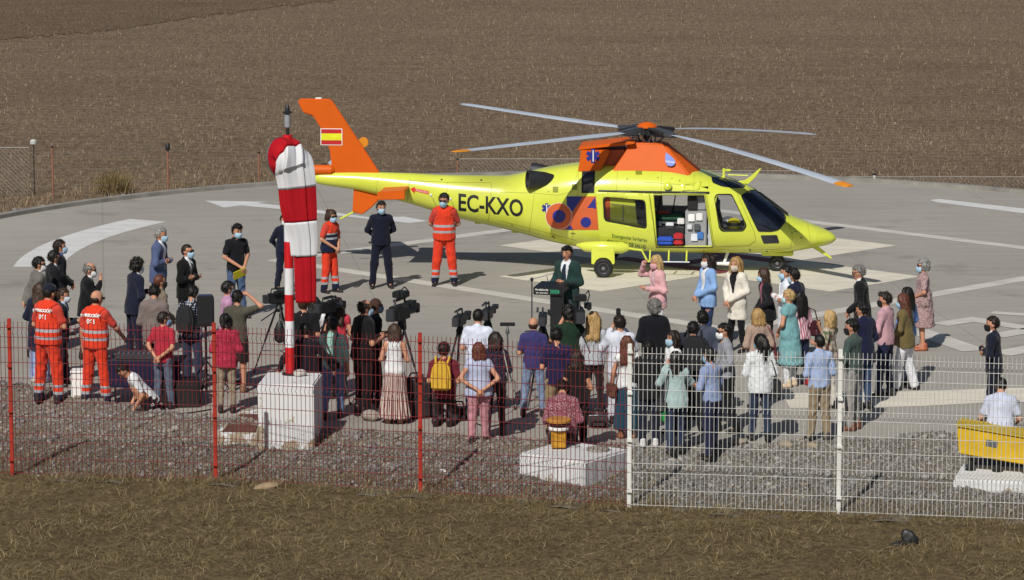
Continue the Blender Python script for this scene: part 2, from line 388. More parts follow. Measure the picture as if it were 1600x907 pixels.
def rock(name, u, v, s, label, col, flat=.6, zz=None, grp=None):
    bV, bF = ico(3); k = int(u); V = bV*(1 + .3*vnoise(bV, k, .3, 3))[:, None]*np.array([s, s*.75, s*flat])
    p = at(u, v); z = bank_z(p.x, p.y) if zz is None else zz; p = at(u, v, z)
    o = link(bpy.data.objects.new(name, mesh_np(name, V, bF, plain('stone_' + col, col, .95, var=.3, vscale=9, bmp=.4), False)))
    o.location = (p.x, p.y, z + s*flat*.35); tag(o, label, 'rock', grp); return o
rock('rock', 414, 763, .17, 'flat tan rock in the dry grass in front of the red fence', '#8d7a5f', .35, -.19)
rock('rock', 580, 655, .16, 'pale boulder at the pad edge beside the striped skirt', '#938c82')
rock('rock', 1155, 693, .12, 'tan stone on the gravel under the white blouse woman', '#857a6a', .5)
rock('rock', 1228, 697, .13, 'tan angular stone on the gravel beyond the first white panel', '#8a7e6c', .5)
rock('rock', 1270, 699, .10, 'small ochre stone at the foot of the man in khaki', '#8f826c', .5)
for i, (u, v) in enumerate([(676, 744), (690, 742), (700, 745), (714, 748)]):
    rock('white_stone', u, v, .07 + .02*(i % 2), ['white limestone lump touching the third red post', 'smaller white lump just past the third red post', 'middle white lump right of the third red post', 'outermost white lump right of the third red post'][i], '#c9c6c0', .6, None, 'white lumps by the third red post')
# ---- dry grass and stubble
def blades(name, P, hgt, wid, lean, mat, flatness=0, two=True):
    n = len(P); a = rng.uniform(0, 2*pi, n); h = rng.uniform(*hgt, n); wd = rng.uniform(*wid, n); l = rng.uniform(*lean, n)*h
    d = np.c_[np.cos(a), np.sin(a), np.zeros(n)]; sd = np.c_[-np.sin(a), np.cos(a), np.zeros(n)]
    # the blade's broad side turns to a random direction of its own
    fa = rng.uniform(0, 2*pi, n); sd = np.c_[np.cos(fa), np.sin(fa), np.zeros(n)]
    up = np.sqrt(np.maximum(1e-4, h**2 - l**2))
    z = np.array([0, 0, 1.0])
    b0 = P - sd*wd[:, None]/2; b1 = P + sd*wd[:, None]/2
    mid = P + d*(l*.35)[:, None] + z*(up*.55)[:, None]; top = P + d*l[:, None] + z*up[:, None]
    m0 = mid - sd*wd[:, None]*.42; m1 = mid + sd*wd[:, None]*.42
    t0 = top - sd*wd[:, None]*.12; t1 = top + sd*wd[:, None]*.12
    V = np.stack([b0, b1, m1, m0, t1, t0], 1).reshape(-1, 3)
    i = np.arange(n)[:, None]*6
    F = np.concatenate([i + np.array([[0, 1, 2, 3]]), i + np.array([[3, 2, 4, 5]])])
    return link(bpy.data.objects.new(name, mesh_np(name, V, F, mat, False)))
def blade_mat(key, stops):
    m = island_mat(key, stops, .8); b = m.node_tree.nodes['Principled BSDF']; return m
M_STUB = blade_mat('stubble_straw', [(0, '#6c5b4b'), (.4, '#84725f'), (.8, '#9d8a74'), (.96, '#b3a189'), (1, '#d0c1a8')])
M_STUBD = blade_mat('dark_stubble_straw', [(0, '#5d4f41'), (.5, '#756453'), (1, '#968470')])
M_DRY = blade_mat('dry_grass', [(0, '#483d2a'), (.3, '#6a5b41'), (.6, '#827150'), (.9, '#a1906b'), (1, '#c8b994')])
M_TUFT = blade_mat('tuft_grass', [(0, '#574a33'), (.5, '#7b6b4d'), (1, '#b09e78')])
M_GREEN = blade_mat('green_grass', [(0, '#4d5230'), (.5, '#62633c'), (1, '#7b7548')])
M_RIM = blade_mat('rim_straw_blades', [(0, '#72604a'), (.5, '#917c5f'), (1, '#b8a688')])
def far_line(x):   # y where the dark field begins
    for a, b_ in zip(fe, fe[1:]):
        if a.x <= x <= b_.x: return a.y + (b_.y - a.y)*(x - a.x)/(b_.x - a.x)
    return fe[0].y if x < fe[0].x else 1e9
def field_pts(n, y0, y1, dark=False):
    out = []
    while len(out) < n:
        k = n*2; y = y0 + (y1 - y0)*rng.random(k); x = (rng.random(k)*2 - 1)*(y*.152 + 2.5)
        row = np.round((x*.94 + y*.34)/.42)*.42      # sown rows, slightly aslant
        x2 = (row - y*.34)/.94 + rng.normal(0, .07, k)
        cl = vnoise(np.c_[x, y], 5, .11, 3)
        keep = rng.random(k) < (.62 + .38*cl)
        for xx, yy in zip(x2[keep], y[keep]):
            r = sqrt((xx - CX)**2 + (yy - CY)**2)
            if r < 15.9 and yy > 60 or yy < 70: continue
            if (yy > far_line(xx)) != dark: continue
            out.append((xx, yy, -.22))
            if len(out) >= n: break
    return np.array(out)
tag(blades('stubble', field_pts(52000, 74, 105), (.04, .14), (.006, .013), (0, .97), M_STUB), 'brown cut stubble covering the field behind the pad', 'stubble', kind='stuff')
def rim_pts(n):
    t = rng.uniform(1.9, 3.3, n); r = 15.46 + .3 + np.abs(rng.normal(0, 2.2, n)); return np.c_[CX + r*np.cos(t), CY + r*np.sin(t), np.full(n, -.21)]
tag(blades('rim_straw', rim_pts(9000), (.08, .24), (.006, .014), (.1, .95), M_RIM), 'paler straw along the rear rim of the pad', 'straw', kind='stuff')
tag(blades('far_stubble', field_pts(46000, 105, 160), (.05, .14), (.008, .016), (0, .97), M_STUB), 'sparser brown stubble farther up the field', 'stubble', kind='stuff')
tag(blades('dark_stubble', field_pts(9000, 128, 160, True), (.06, .16), (.01, .02), (0, .9), M_STUBD), 'dark strip of field at the far corner', 'stubble', kind='stuff')
def verge_pts(n, y0, y1, dens=None):
    x = rng.uniform(-8.5, 9, n*2); y = rng.uniform(y0, y1, n*2)
    c_ = vnoise(np.c_[x, y*1.6], 9, .5, 3); k = rng.random(n*2) < .5 + .75*c_
    return np.c_[x, y][k][:n]
def fence_band(n, lo, hi, xmax=9.0):
    x = rng.uniform(-9, xmax, n); t = lo + (hi - lo)*rng.random(n)**1.6
    y = np.array([fence_y(a) for a in x]) + t
    c_ = vnoise(np.c_[x, y], 12, .6, 3); k = rng.random(n) < .65 + .45*c_
    return x[k], y[k]
x, y = fence_band(22000, -.3, 3.2, 2.2); x2, y2 = fence_band(14000, -.3, 1.0)
x, y = np.r_[x, x2], np.r_[y, y2]
P = np.c_[x, y, [bank_z(a, b_) - .01 for a, b_ in zip(x, y)]]
tag(blades('bank_weeds', P, (.04, .17), (.004, .009), (.4, .98), M_DRY), 'dry weeds growing through the gravel along the fence foot', 'weeds', kind='stuff')
q = verge_pts(150000, 41.3, 49.6); q = q[[b_ < fence_y(a) + .05 for a, b_ in q]]
tag(blades('dry_grass', np.c_[q, np.full(len(q), -.19)], (.04, .14), (.003, .006), (.9, .9995), M_DRY), 'trampled dry grass in front of the fence', 'grass', kind='stuff')
q = verge_pts(20000, 41.3, 49.4); q = q[[b_ < fence_y(a) for a, b_ in q]]
tag(blades('long_straw', np.c_[q, np.full(len(q), -.17)], (.12, .4), (.004, .008), (.97, .999), M_DRY), 'long loose straw lying on the verge', 'straw', kind='stuff')
tufts = []
for _ in range(900):
    cx_, cy_ = rng.uniform(-8.5, 9), rng.uniform(41.3, 49.4)
    if cy_ > fence_y(cx_) - .02 or vnoise(np.array([[cx_, cy_]]), 31, .35, 2)[0] < -.15: continue
    k_ = rng.integers(8, 26); tufts.append(np.c_[rng.normal(cx_, .06, k_), rng.normal(cy_, .06, k_), np.full(k_, -.19)])
tag(blades('grass_tufts', np.concatenate(tufts), (.05, .17), (.003, .007), (.25, .9), M_TUFT), 'low tufts of pale dry grass standing on the verge', 'grass', kind='stuff')
q = verge_pts(16000, 41.3, 49); q = q[vnoise(q, 21, .45, 2) > .3]; q = q[[b_ < fence_y(a) for a, b_ in q]]
tag(blades('green_grass', np.c_[q, np.full(len(q), -.19)], (.03, .10), (.004, .008), (.3, .95), M_GREEN), 'patches of green grass on the verge', 'grass', kind='stuff')
# ------------------------------------------------------------------ the helicopter
HLOC = Vector((2.80, 69.37, 0)); HYAW = radians(-4.7)
heli = empty('helicopter', HLOC, HYAW)
tag(heli, 'yellow and orange rescue helicopter standing on the landing pad with its side door open', 'helicopter')
HM = Matrix.Translation(HLOC) @ Matrix.Rotation(HYAW, 4, 'Z'); HI = HM.inverted()
m, nt, b = new_mat('helicopter_yellow'); o = tc(nt)
c = ramp(nt, noise(nt, o, 1.3, 5), [(.3, lin('#c6cf44')), (.7, lin('#d1d951'))])
gr = noise(nt, scaled(nt, o, (.6, 1, 2.2)), 2.6, 7, .7); c = mixc(nt, ramp(nt, gr, [(.56, (0, 0, 0, 1)), (.8, (.5, .5, .5, 1))]), c, lin('#9b9a45'))
sx_ = nt.nodes.new('ShaderNodeVectorMath'); sx_.operation = 'DISTANCE'; sx_.inputs[1].default_value = (-3.3, -.35, 1.86); nt.links.new(scaled(nt, o, (.45, 1, 1), loc=(-1.8, 0, 0)), sx_.inputs[0])
so_ = ramp(nt, sx_.outputs['Value'], [(.12, (.4, .4, .4, 1)), (.42, (0, 0, 0, 1))]); c = mixc(nt, so_, c, lin('#6f6b3a'))
nt.links.new(c, b.inputs['Base Color']); b.inputs['Roughness'].default_value = .24; b.inputs['Coat Weight'].default_value = .4; b.inputs['Coat Roughness'].default_value = .06
bump(nt, b, noise(nt, o, 5, 3), .04, .02); M_YEL = m
M_ORG = plain('helicopter_orange', '#cb5a10', .5, var=.06, vscale=1.5, spec=.2)
M_BLK = plain('black_rubber', '#141414', .7, var=.2)
M_DGREY = plain('dark_metal', '#3a3c40', .45, .6, var=.2)
M_MGREY = plain('grey_metal', '#80848a', .4, .7, var=.15)
M_BLUE = plain('emblem_blue', '#23297f', .45, var=.05)
M_LOGO = plain('emblem_orange', '#c4592a', .6, var=.05)
M_WHT = plain('white_plastic', '#e4e4e2', .5, var=.05)
M_BLADE = plain('rotor_blade_grey', '#aeb7c4', .4, var=.08, vscale=1)
M_CAB = plain('cabin_lining', '#b9bcbd', .7, var=.08)
M_CABD = plain('cabin_dark', '#33363a', .8)
m, nt, b = new_mat('dark_glass'); b.inputs['Base Color'].default_value = (.008, .011, .022, 1); b.inputs['Roughness'].default_value = .06; b.inputs['Specular IOR Level'].default_value = .6
nt.links.new(ramp(nt, noise(nt, tc(nt), 2), [(.4, (.006, .009, .02, 1)), (.6, (.014, .018, .032, 1))]), b.inputs['Base Color']); M_DGLASS = m
m, nt, b = new_mat('clear_glass'); gl = N(nt, 'ShaderNodeBsdfGlossy', Roughness=.03); tr = nt.nodes.new('ShaderNodeBsdfTransparent'); tr.inputs[0].default_value = (.97, .98, .99, 1)
fr = N(nt, 'ShaderNodeFresnel', IOR=1.45); ms = nt.nodes.new('ShaderNodeMixShader'); nt.links.new(fr.outputs[0], ms.inputs[0]); nt.links.new(tr.outputs[0], ms.inputs[1]); nt.links.new(gl.outputs[0], ms.inputs[2])
nt.links.new(ms.outputs[0], nt.nodes['Material Output'].inputs[0]); M_GLASS = m
ST = np.array([ # x, ztop, zbot, half width, exponent
 (-6.88,1.90,1.72,.07,2.0),(-6.8,1.93,1.69,.10,2.0),(-6.0,1.95,1.57,.17,2.1),(-5.0,1.935,1.33,.26,2.1),(-4.0,1.90,1.04,.37,2.15),(-3.0,1.90,.82,.52,2.3),
 (-2.5,1.99,.70,.63,2.4),(-2.0,2.10,.57,.72,2.6),(-1.4,2.18,.47,.79,2.8),(-.7,2.20,.41,.82,3.0),(.3,2.17,.39,.82,3.0),(1.0,2.07,.38,.815,2.9),
 (1.5,1.92,.38,.79,2.8),(1.95,1.78,.38,.74,2.6),(2.35,1.52,.38,.665,2.4),(2.8,1.19,.40,.55,2.3),(3.2,1.025,.46,.43,2.2),(3.5,.905,.52,.31,2.1),(3.72,.80,.58,.17,2.0),(3.79,.735,.635,.08,2.0),(3.81,.70,.66,.03,2.0)])
def pchip(x, xp, fp):
    h = np.diff(xp); d = np.diff(fp)/h; mt = np.zeros_like(fp)
    for i in range(1, len(xp)-1):
        if d[i-1]*d[i] > 0: mt[i] = 2*d[i-1]*d[i]/(d[i-1]+d[i])
    mt[0], mt[-1] = d[0], d[-1]; i = np.clip(np.searchsorted(xp, x) - 1, 0, len(h)-1); t = (x - xp[i])/h[i]
    return (1+2*t)*(1-t)**2*fp[i] + t*(1-t)**2*h[i]*mt[i] + t*t*(3-2*t)*fp[i+1] + t*t*(t-1)*h[i]*mt[i+1]
xs = np.unique(np.r_[np.linspace(-6.88, 3.4, 100), np.linspace(3.4, 3.81, 16), ST[:, 0]])
NR = 72; V = []
for x_ in xs:
    zt, zb, wd, ex = (float(pchip(x_, ST[:, 0], ST[:, k])) for k in (1, 2, 3, 4))
    zc = zb + (zt - zb)*.5
    for j in range(NR):
        a = 2*pi*j/NR; ca, sa = cos(a), sin(a)
        yy = wd*math.copysign(abs(ca)**(2/ex), ca); zz = zc + (zt - zb)/2*math.copysign(abs(sa)**(2/ex), sa)
        V.append((x_, yy, zz))
mb = MB(); ns = len(xs)
mb.add(V, [(i*NR+j, i*NR+(j+1) % NR, (i+1)*NR+(j+1) % NR, (i+1)*NR+j) for i in range(ns-1) for j in range(NR)] + [tuple(range(NR)), tuple((ns-1)*NR+j for j in range(NR))])
fus = mb.build('fuselage', M_YEL, heli, smooth=True)
BV = BVHTree.FromPolygons([Vector(v) for v in mb.V], mb.F)
def cutter(fn):
    c_ = MB(); fn(c_); return c_.build('cutter', M_CAB, heli)
cuts = [lambda c_: c_.box((-.72, -.70, .53), (1.22, .70, 1.80)), lambda c_: c_.box((1.29, -.60, .62), (2.02, .60, 1.52)),
        lambda c_: c_.prism([(.12, .60), (1.31, .60), (1.15, 1.665), (.12, 1.665)], -1.2, -.5),
        lambda c_: c_.prism([(1.37, 1.40), (1.39, 1.60), (1.45, 1.64), (1.67, 1.64), (1.72, 1.58), (1.96, 1.06), (1.93, .95), (1.88, .93), (1.55, .93), (1.48, .98)], -1.2, 1.2),
        lambda c_: c_.prism([(.25, 1.22), (.98, 1.22), (1.0, 1.60), (.23, 1.60)], .5, 1.2)]
for k, fn in enumerate(cuts):
    co = cutter(fn); md = fus.modifiers.new('cut', 'BOOLEAN'); md.object = co; md.solver = 'EXACT'; md.operation = 'DIFFERENCE'
    try: md.material_mode = 'TRANSFER'
    except Exception: pass
    bpy.context.view_layer.update(); dg = bpy.context.evaluated_depsgraph_get(); me = bpy.data.meshes.new_from_object(fus.evaluated_get(dg))
    fus.modifiers.clear(); fus.data = me; bpy.data.objects.remove(co)
for p_ in fus.data.polygons: p_.use_smooth = True
bm = bmesh.new(); bm.from_mesh(fus.data)
for e in bm.edges:
    if len(e.link_faces) == 2 and e.calc_face_angle(0) > .5: e.smooth = False
bm.to_mesh(fus.data); bm.free()
def cast(u, v):
    o_ = HI @ Vector((0, 0, CAM_H)); d = (HI.to_3x3() @ ray(u, v)).normalized()
    hit = BV.ray_cast(o_, d)
    if hit[0] is None: hit = BV.find_nearest(o_ + d*68.5)
    n_ = hit[1] if hit[1].dot(d) < 0 else -hit[1]
    return hit[0], n_
def inside(pt, loops):
    c_ = False
    for lp in loops:
        for (x1, y1), (x2, y2) in zip(lp, lp[1:] + lp[:1]):
            if (y1 > pt[1]) != (y2 > pt[1]) and pt[0] < (x2-x1)*(pt[1]-y1)/(y2-y1) + x1: c_ = not c_
    return c_
def patch(name, loops, off, mat, parent, step=3.0, thick=0, mirror=False):
    """a skin that follows the hull, outlined as the photograph shows it"""
    vs, es = [], []
    for lp in loops:
        s0 = len(vs)
        for (x1, y1), (x2, y2) in zip(lp, lp[1:] + lp[:1]):
            k = max(1, int(math.hypot(x2-x1, y2-y1)/step))
            vs += [Vector((x1 + (x2-x1)*i/k, y1 + (y2-y1)*i/k)) for i in range(k)]
        n_ = len(vs) - s0; es += [(s0+i, s0+(i+1) % n_) for i in range(n_)]
    xsq = [p[0] for p in loops[0]]; ysq = [p[1] for p in loops[0]]
    for gx_ in np.arange(min(xsq)+step/2, max(xsq), step):
        for gy_ in np.arange(min(ysq)+step/2, max(ysq), step):
            if inside((gx_, gy_), loops): vs.append(Vector((gx_, gy_)))
    o = delaunay_2d_cdt(vs, es, [], 0, 1e-4)
    tri = [f_ for f_ in o[2] if inside(((o[0][f_[0]].x+o[0][f_[1]].x+o[0][f_[2]].x)/3, (o[0][f_[0]].y+o[0][f_[1]].y+o[0][f_[2]].y)/3), loops)]
    V = []
    for q in o[0]:
        p_, n_ = cast(q.x, q.y); V.append(p_ + n_*off)
    me_ = MB(); me_.add(V, tri)
    ob = me_.build(name, mat, parent, smooth=True)
    obs = [ob]
    if mirror: m2 = MB(); m2.add([(v.x, -v.y, v.z) for v in V], [f_[::-1] for f_ in tri]); obs.append(m2.build(name, mat, parent, smooth=True))
    for q in obs:
        if thick: md = q.modifiers.new('thick', 'SOLIDIFY'); md.thickness = thick; md.offset = -1
    return ob
def rounded(pts, r=4, k=4):
    out = []; n_ = len(pts)
    for i, p in enumerate(pts):
        a, b_ = Vector(pts[i-1]), Vector(pts[(i+1) % n_]); p = Vector(p)
        da, db = (a-p), (b_-p); rr = min(r, da.length*.45, db.length*.45); s, e = p + da.normalized()*rr, p + db.normalized()*rr
        for j in range(k+1):
            t = j/k; q = s*(1-t)**2 + p*2*t*(1-t) + e*t*t; out.append((q.x, q.y))
    return out
def grow(lp, d):
    cx = sum(p[0] for p in lp)/len(lp); cy = sum(p[1] for p in lp)/len(lp)
    return [(x_ + d*(x_-cx)/max(1, math.hypot(x_-cx, y_-cy)), y_ + d*(y_-cy)/max(1, math.hypot(x_-cx, y_-cy))) for x_, y_ in lp]
# windshield, roof window, chin window
ws = rounded([(1158, 307), (1172, 298.5), (1181, 298), (1199, 311), (1214, 325), (1226.5, 338), (1226, 347), (1216, 359), (1205, 361.5), (1185, 361)], 3)
f0 = patch('windshield', [ws], .006, M_DGLASS, heli, 3, .004, True)
patch('frame', [grow(ws, 1.3), ws], .010, M_BLK, f0, 3, 0, True)
rw = rounded([(1111, 277), (1126, 277.5), (1150, 283), (1166, 289.5), (1163, 293.5), (1150, 295), (1128, 292), (1113, 286)], 3)
patch('roof_window', [rw], .006, M_DGLASS, heli, 3, 0, True)
cw = rounded([(1188, 368), (1214, 367.5), (1218, 380), (1193, 381)], 2)
patch('chin_window', [cw], .006, M_DGLASS, heli, 3, 0, True)
pw = rounded([(1116.5, 310), (1120, 304.5), (1143, 304.5), (1166, 352), (1161, 361), (1128, 361), (1124, 356)], 4)
patch('window_frame', [grow(pw, 1.2), grow(pw, -.8)], .008, M_BLK, heli, 3, .01, True)
patch('cockpit_window', [pw], .003, M_GLASS, heli, 3, 0, True)
# cockpit door seam and other panel joints
def seam(pts, name='panel_joint', wd=.6, mat=None, off=.004, close=False):
    P = list(pts); A, B = [], []
    for i, p in enumerate(P):
        a, b_ = Vector(P[max(0, i-1)]), Vector(P[min(len(P)-1, i+1)]); d = (b_-a).normalized(); n_ = Vector((-d.y, d.x))*wd/2
        A.append((p[0]+n_.x, p[1]+n_.y)); B.append((p[0]-n_.x, p[1]-n_.y))
    return patch(name, [A + B[::-1]], off, mat or M_SEAM, heli, 4)
M_SEAM = plain('panel_gap', '#7f8416', .6)
seam([(1104, 301), (1116, 386), (1170, 384), (1181, 376), (1178, 362), (1152, 303)], 'cockpit_door_joint', .7)
seam([(768, 286), (766, 330), (762, 346)]); seam([(497+85, 280), (690, 285), (768, 286)]); seam([(868, 306), (895, 300), (905, 258)], wd=.4)
seam([(965, 262), (963, 300)], wd=.4); seam([(1005, 285), (1085, 290)], wd=.4)
seam([(905, 258), (903, 300), (897, 345), (893, 386)], wd=.4); seam([(838, 276), (833, 320), (826, 368)], wd=.35); seam([(700, 284), (694, 334)], wd=.35); seam([(640, 279), (636, 318)], wd=.35); seam([(590, 276), (588, 305)], wd=.35)
seam([(962, 263), (1000, 266), (1075, 271)], wd=.4); seam([(1085, 272), (1083, 300)], wd=.35); seam([(1034, 268), (1033, 300)], wd=.3); seam([(780, 345), (840, 360), (900, 376)], wd=.35)
seam([(1232, 345), (1238, 372), (1234, 396)], wd=.4); seam([(1262, 351), (1268, 386)], wd=.35); seam([(1120, 391), (1180, 391), (1236, 389)], wd=.4); seam([(770, 300), (830, 302), (868, 305)], wd=.35)
for u_, v_, s_ in ((690, 281, 1.4), (752, 282, 1.5), (857, 300, .8), (800, 352, 1.0), (864, 370, 1.2), (866, 372, 1.0), (1240, 358, .9), (1243, 362, .9), (1238, 364, .9), (1252, 372, 1.2), (1172, 391, 1.5), (1028, 278, .9), (1050, 279, .8), (980, 280, 1.0), (1198, 393, 1.3), (1100, 393, 1.0), (945, 298, .9), (720, 318, .8)):
    patch('fastener', [[(u_-s_, v_-s_*.7), (u_+s_, v_-s_*.7), (u_+s_, v_+s_*.7), (u_-s_, v_+s_*.7)]], .005, M_DGREY, heli, 3)
patch('lower_stencil', [[(905, 383), (916, 385), (916, 386.2), (905, 384.2)]], .005, M_DGREY, heli, 3); patch('lower_stencil', [[(892, 364), (899, 365), (899, 366), (892, 365)]], .005, M_DGREY, heli, 3)
# sliding door slid back over the side
dp = rounded([(931, 300.5), (1014.5, 303), (1026, 387.5), (939, 381)], 2)
dw = rounded([(943, 308), (1008, 313), (1010.5, 356), (945, 344)], 6)
door = patch('sliding_door', [dp, dw], .075, M_YEL, heli, 4, .045)
patch('window_frame', [grow(dw, .8), grow(dw, -1.3)], .085, M_BLK, door, 3, .03)
patch('window_pane', [grow(dw, -.6)], .05, M_GLASS, door, 4)
patch('door_rail', [[(935, 297.3), (1108, 300.5), (1108, 303), (935, 299.6)]], .03, M_DGREY, heli, 4, .03)
op = [(1018.5, 303.5), (1103, 302.5), (1116, 387.5), (1024, 387.5)]
patch('door_frame', [op, [(1021.5, 306), (1100.5, 305.5), (1112.5, 384.5), (1027, 384.5)]], .012, M_YEL, heli, 3, .02)
seam([(1020.5, 305), (1101.5, 304.3), (1114, 386), (1026, 386)], 'door_seal', .9, M_BLK, .016)
patch('number_bar', [[(945, 309), (953.5, 310), (953.5, 349), (945, 347)]], .004, M_LOGO, heli, 4)
patch('tinted_pane', [rounded([(992, 311), (1008.5, 312.5), (1010.5, 354), (996, 350)], 3)], .046, M_DGLASS, door, 4)
patch('window_bar', [[(954, 318), (995, 323), (995, 324.2), (954, 319.2)]], .03, M_MGREY, door, 4); patch('window_bar', [[(973, 320), (974.3, 320), (974.3, 345), (973, 345)]], .03, M_MGREY, door, 4)
# markings
def flat_text(s, name, mat, parent, p0, p1, cap, off, bold=.0, sy=1.0):
    """lettering from p0 to p1 along the baseline, cap pixels high, laid on the hull"""
    cu = bpy.data.curves.new('t', 'FONT'); cu.body = s; cu.offset = bold; cu.resolution_u = 3
    ob = bpy.data.objects.new('t', cu); COL.objects.link(ob); dg = bpy.context.evaluated_depsgraph_get()
    me = bpy.data.meshes.new_from_object(ob.evaluated_get(dg)); bpy.data.objects.remove(ob)
    bm = bmesh.new(); bm.from_mesh(me); bmesh.ops.triangulate(bm, faces=bm.faces)
    X = [v.co.x for v in bm.verts]; x0_, x1_ = min(X), max(X); ch = .69
    d = Vector((p1[0]-p0[0], p1[1]-p0[1])); L = d.length
    for it in range(3):
        es = [e for e in bm.edges if e.calc_length() > .25]
        if es: bmesh.ops.subdivide_edges(bm, edges=es, cuts=1); bmesh.ops.triangulate(bm, faces=bm.faces)
    V, F = [], []
    for v in bm.verts:
        t = (v.co.x - x0_)/(x1_ - x0_); u_ = p0[0] + d.x*t; v_ = p0[1] + d.y*t - v.co.y/ch*cap
        q, n_ = cast(u_, v_); V.append(q + n_*off)
    bm.verts.index_update(); F = [tuple(v.index for v in f_.verts) for f_ in bm.faces]; bm.free()
    me_ = MB(); me_.add(V, F); return me_.build(name, mat, parent, recalc=False)
M_INK = plain('black_lettering', '#16181a', .5); M_GREENT = plain('green_lettering', '#2f5a3a', .6); M_REDT = plain('red_sticker', '#d22a22', .5)
flat_text('EC-KXO', 'registration_lettering', M_INK, heli, (716.5, 328.5), (817.5, 338.5), 25.5, .006, .02)
flat_text('Emergencias Sanitarias', 'lettering', M_GREENT, door, (957, 368.5), (1011, 375), 5, .081)
flat_text('CONSEJERÍA DE SALUD', 'lettering', M_GREENT, door, (949, 376.5), (1010, 384.5), 5, .081, .012)
patch('warning_arrow', [[(641, 295.5), (648, 292), (648, 294.5), (670, 299), (670, 304), (648, 299), (648, 303)]], .006, M_REDT, heli, 2)
flat_text('PELIGRO', 'warning_lettering', M_WHT, heli, (650, 298.6), (669, 302.7), 2.6, .009)
def circ(cx, cy, r, n_=28, sy=1.0): return [(cx + r*cos(2*pi*i/n_), cy + r*sy*sin(2*pi*i/n_)) for i in range(n_)]
def lg(pts): return [(840 + x_*.1875, 280 + y_*.1875) for x_, y_ in pts]
emb = patch('number_emblem', [lg([(378, 145), (486, 145), (508, 424), (180, 424), (240, 330), (290, 275)])], .005, M_LOGO, heli, 3)
patch('emblem_field', [lg([(243, 145), (378, 145), (290, 275), (243, 222)])], .007, M_BLUE, emb, 3)
patch('digit_ring', [circ(873.2, 338, 20.3)], .009, M_LOGO, emb, 3)
patch('digit_outline', [circ(873.2, 338, 20.9), circ(873.2, 338, 20.2)], .0085, M_WHT, emb, 3)
patch('digit_core', [circ(873.6, 338.3, 10.2)], .012, M_BLUE, emb, 3)
patch('digit_core', [circ(915.4, 347.6, 8.2)], .008, M_BLUE, emb, 3)
patch('emblem_field', [lg([(480, 150), (413, 242), (455, 240), (488, 250)])], .008, M_BLUE, emb, 3)
patch('emblem_field', [lg([(232, 421), (275, 382), (296, 421)])], .0115, M_BLUE, emb, 3)
def star(cx, cy, r):
    """a six bar star as one outline"""
    out = []; hw = r*.3; ri = hw/sin(pi/6)*1.0
    for k in range(6):
        a = k*pi/3 + pi/2
        ux, uy = cos(a), -sin(a); px_, py_ = -uy, ux
        out += [(cx + ux*r - px_*hw, cy + uy*r - py_*hw), (cx + ux*r + px_*hw, cy + uy*r + py_*hw)]
        an = a + pi/6; out.append((cx + cos(an)*hw*1.75, cy - sin(an)*hw*1.75))
    return out
def star_ok(cx, cy, r):
    pts = []; hw = r*.28
    for k in range(6):
        a = k*pi/3 + pi/2; u_ = (cos(a), -sin(a)); n_ = (-sin(a), -cos(a))
        pts += [(cx + u_[0]*r - n_[0]*hw*-1*-1, cy + u_[1]*r - n_[1]*hw), (cx + u_[0]*r + n_[0]*hw, cy + u_[1]*r + n_[1]*hw)]
        an = a + pi/6; pts.append((cx + cos(an)*hw*2, cy - sin(an)*hw*2))
    return pts
s1 = patch('star_emblem', [star_ok(854.3, 325.6, 7.8)], .008, M_BLUE, heli, 2)
patch('staff_mark', [[(853.7, 319.5), (855.1, 319.5), (855.1, 332), (853.7, 332)]], .011, M_WHT, s1, 3)
ip = patch('air_intake', [[(909.5, 262), (930, 262), (928.5, 302), (908.5, 302)]], .006, M_BLK, heli, 3)
patch('intake_mesh', [[(912.5, 265), (927, 265), (926, 299), (911.5, 299)]], .009, M_DGLASS, ip, 3)
for (u_, v_, s_) in ((868, 297, 5), (897.5, 293, 5), (998, 268.5, 6), (1062, 283, 1.2)):
    patch('vent', [[(u_-s_/1.2, v_-s_), (u_+s_/1.2, v_-s_), (u_+s_/1.2, v_+s_*.8), (u_-s_/1.2, v_+s_*.8)]], .005, M_SEAM, heli, 3)
patch('handhold', [[(1064, 286), (1096, 284), (1092, 297), (1066, 299)], [(1070, 289), (1089, 287.5), (1088, 293.5), (1070, 295)]], .012, M_YEL, heli, 2, .02)
# fairing above the cabin
mb = MB()
lo = [(-.78, -.60, 2.02), (.86, -.56, 1.98), (1.12, -.22, 1.99), (1.12, .22, 1.99), (.86, .56, 1.98), (-.78, .60, 2.02)]
hi_ = [(-.38, -.33, 2.64), (.30, -.30, 2.61), (.36, -.10, 2.61), (.36, .10, 2.61), (.30, .30, 2.61), (-.38, .33, 2.64)]
mb.add(lo + hi_, [(0, 5, 4, 3, 2, 1), (6, 7, 8, 9, 10, 11)] + [(i, (i+1) % 6, (i+1) % 6 + 6, i + 6) for i in range(6)])
fair = mb.build('rotor_fairing', M_ORG, heli, bevel=.025, seg=3)
for s_ in (-1, 1): MB().prism([(-1.42, 2.06), (-.98, 2.06), (-.78, 2.46), (-.78, 2.50), (-1.36, 2.50)], s_*.34, s_*.55).build('intake_cheek', M_ORG, fair, bevel=.012)
MB().prism([(-1.30, 2.08), (-.5, 2.08), (-.5, 2.5), (-1.2, 2.46)], -.38, .38).build('intake_duct', plain('duct_orange', '#a4461a', .6), fair)
MB().prism([(-1.44, 2.49), (-.30, 2.62), (-.26, 2.66), (-.40, 2.68), (-1.40, 2.555)], -.50, .50).build('intake_roof', M_ORG, fair, bevel=.012)
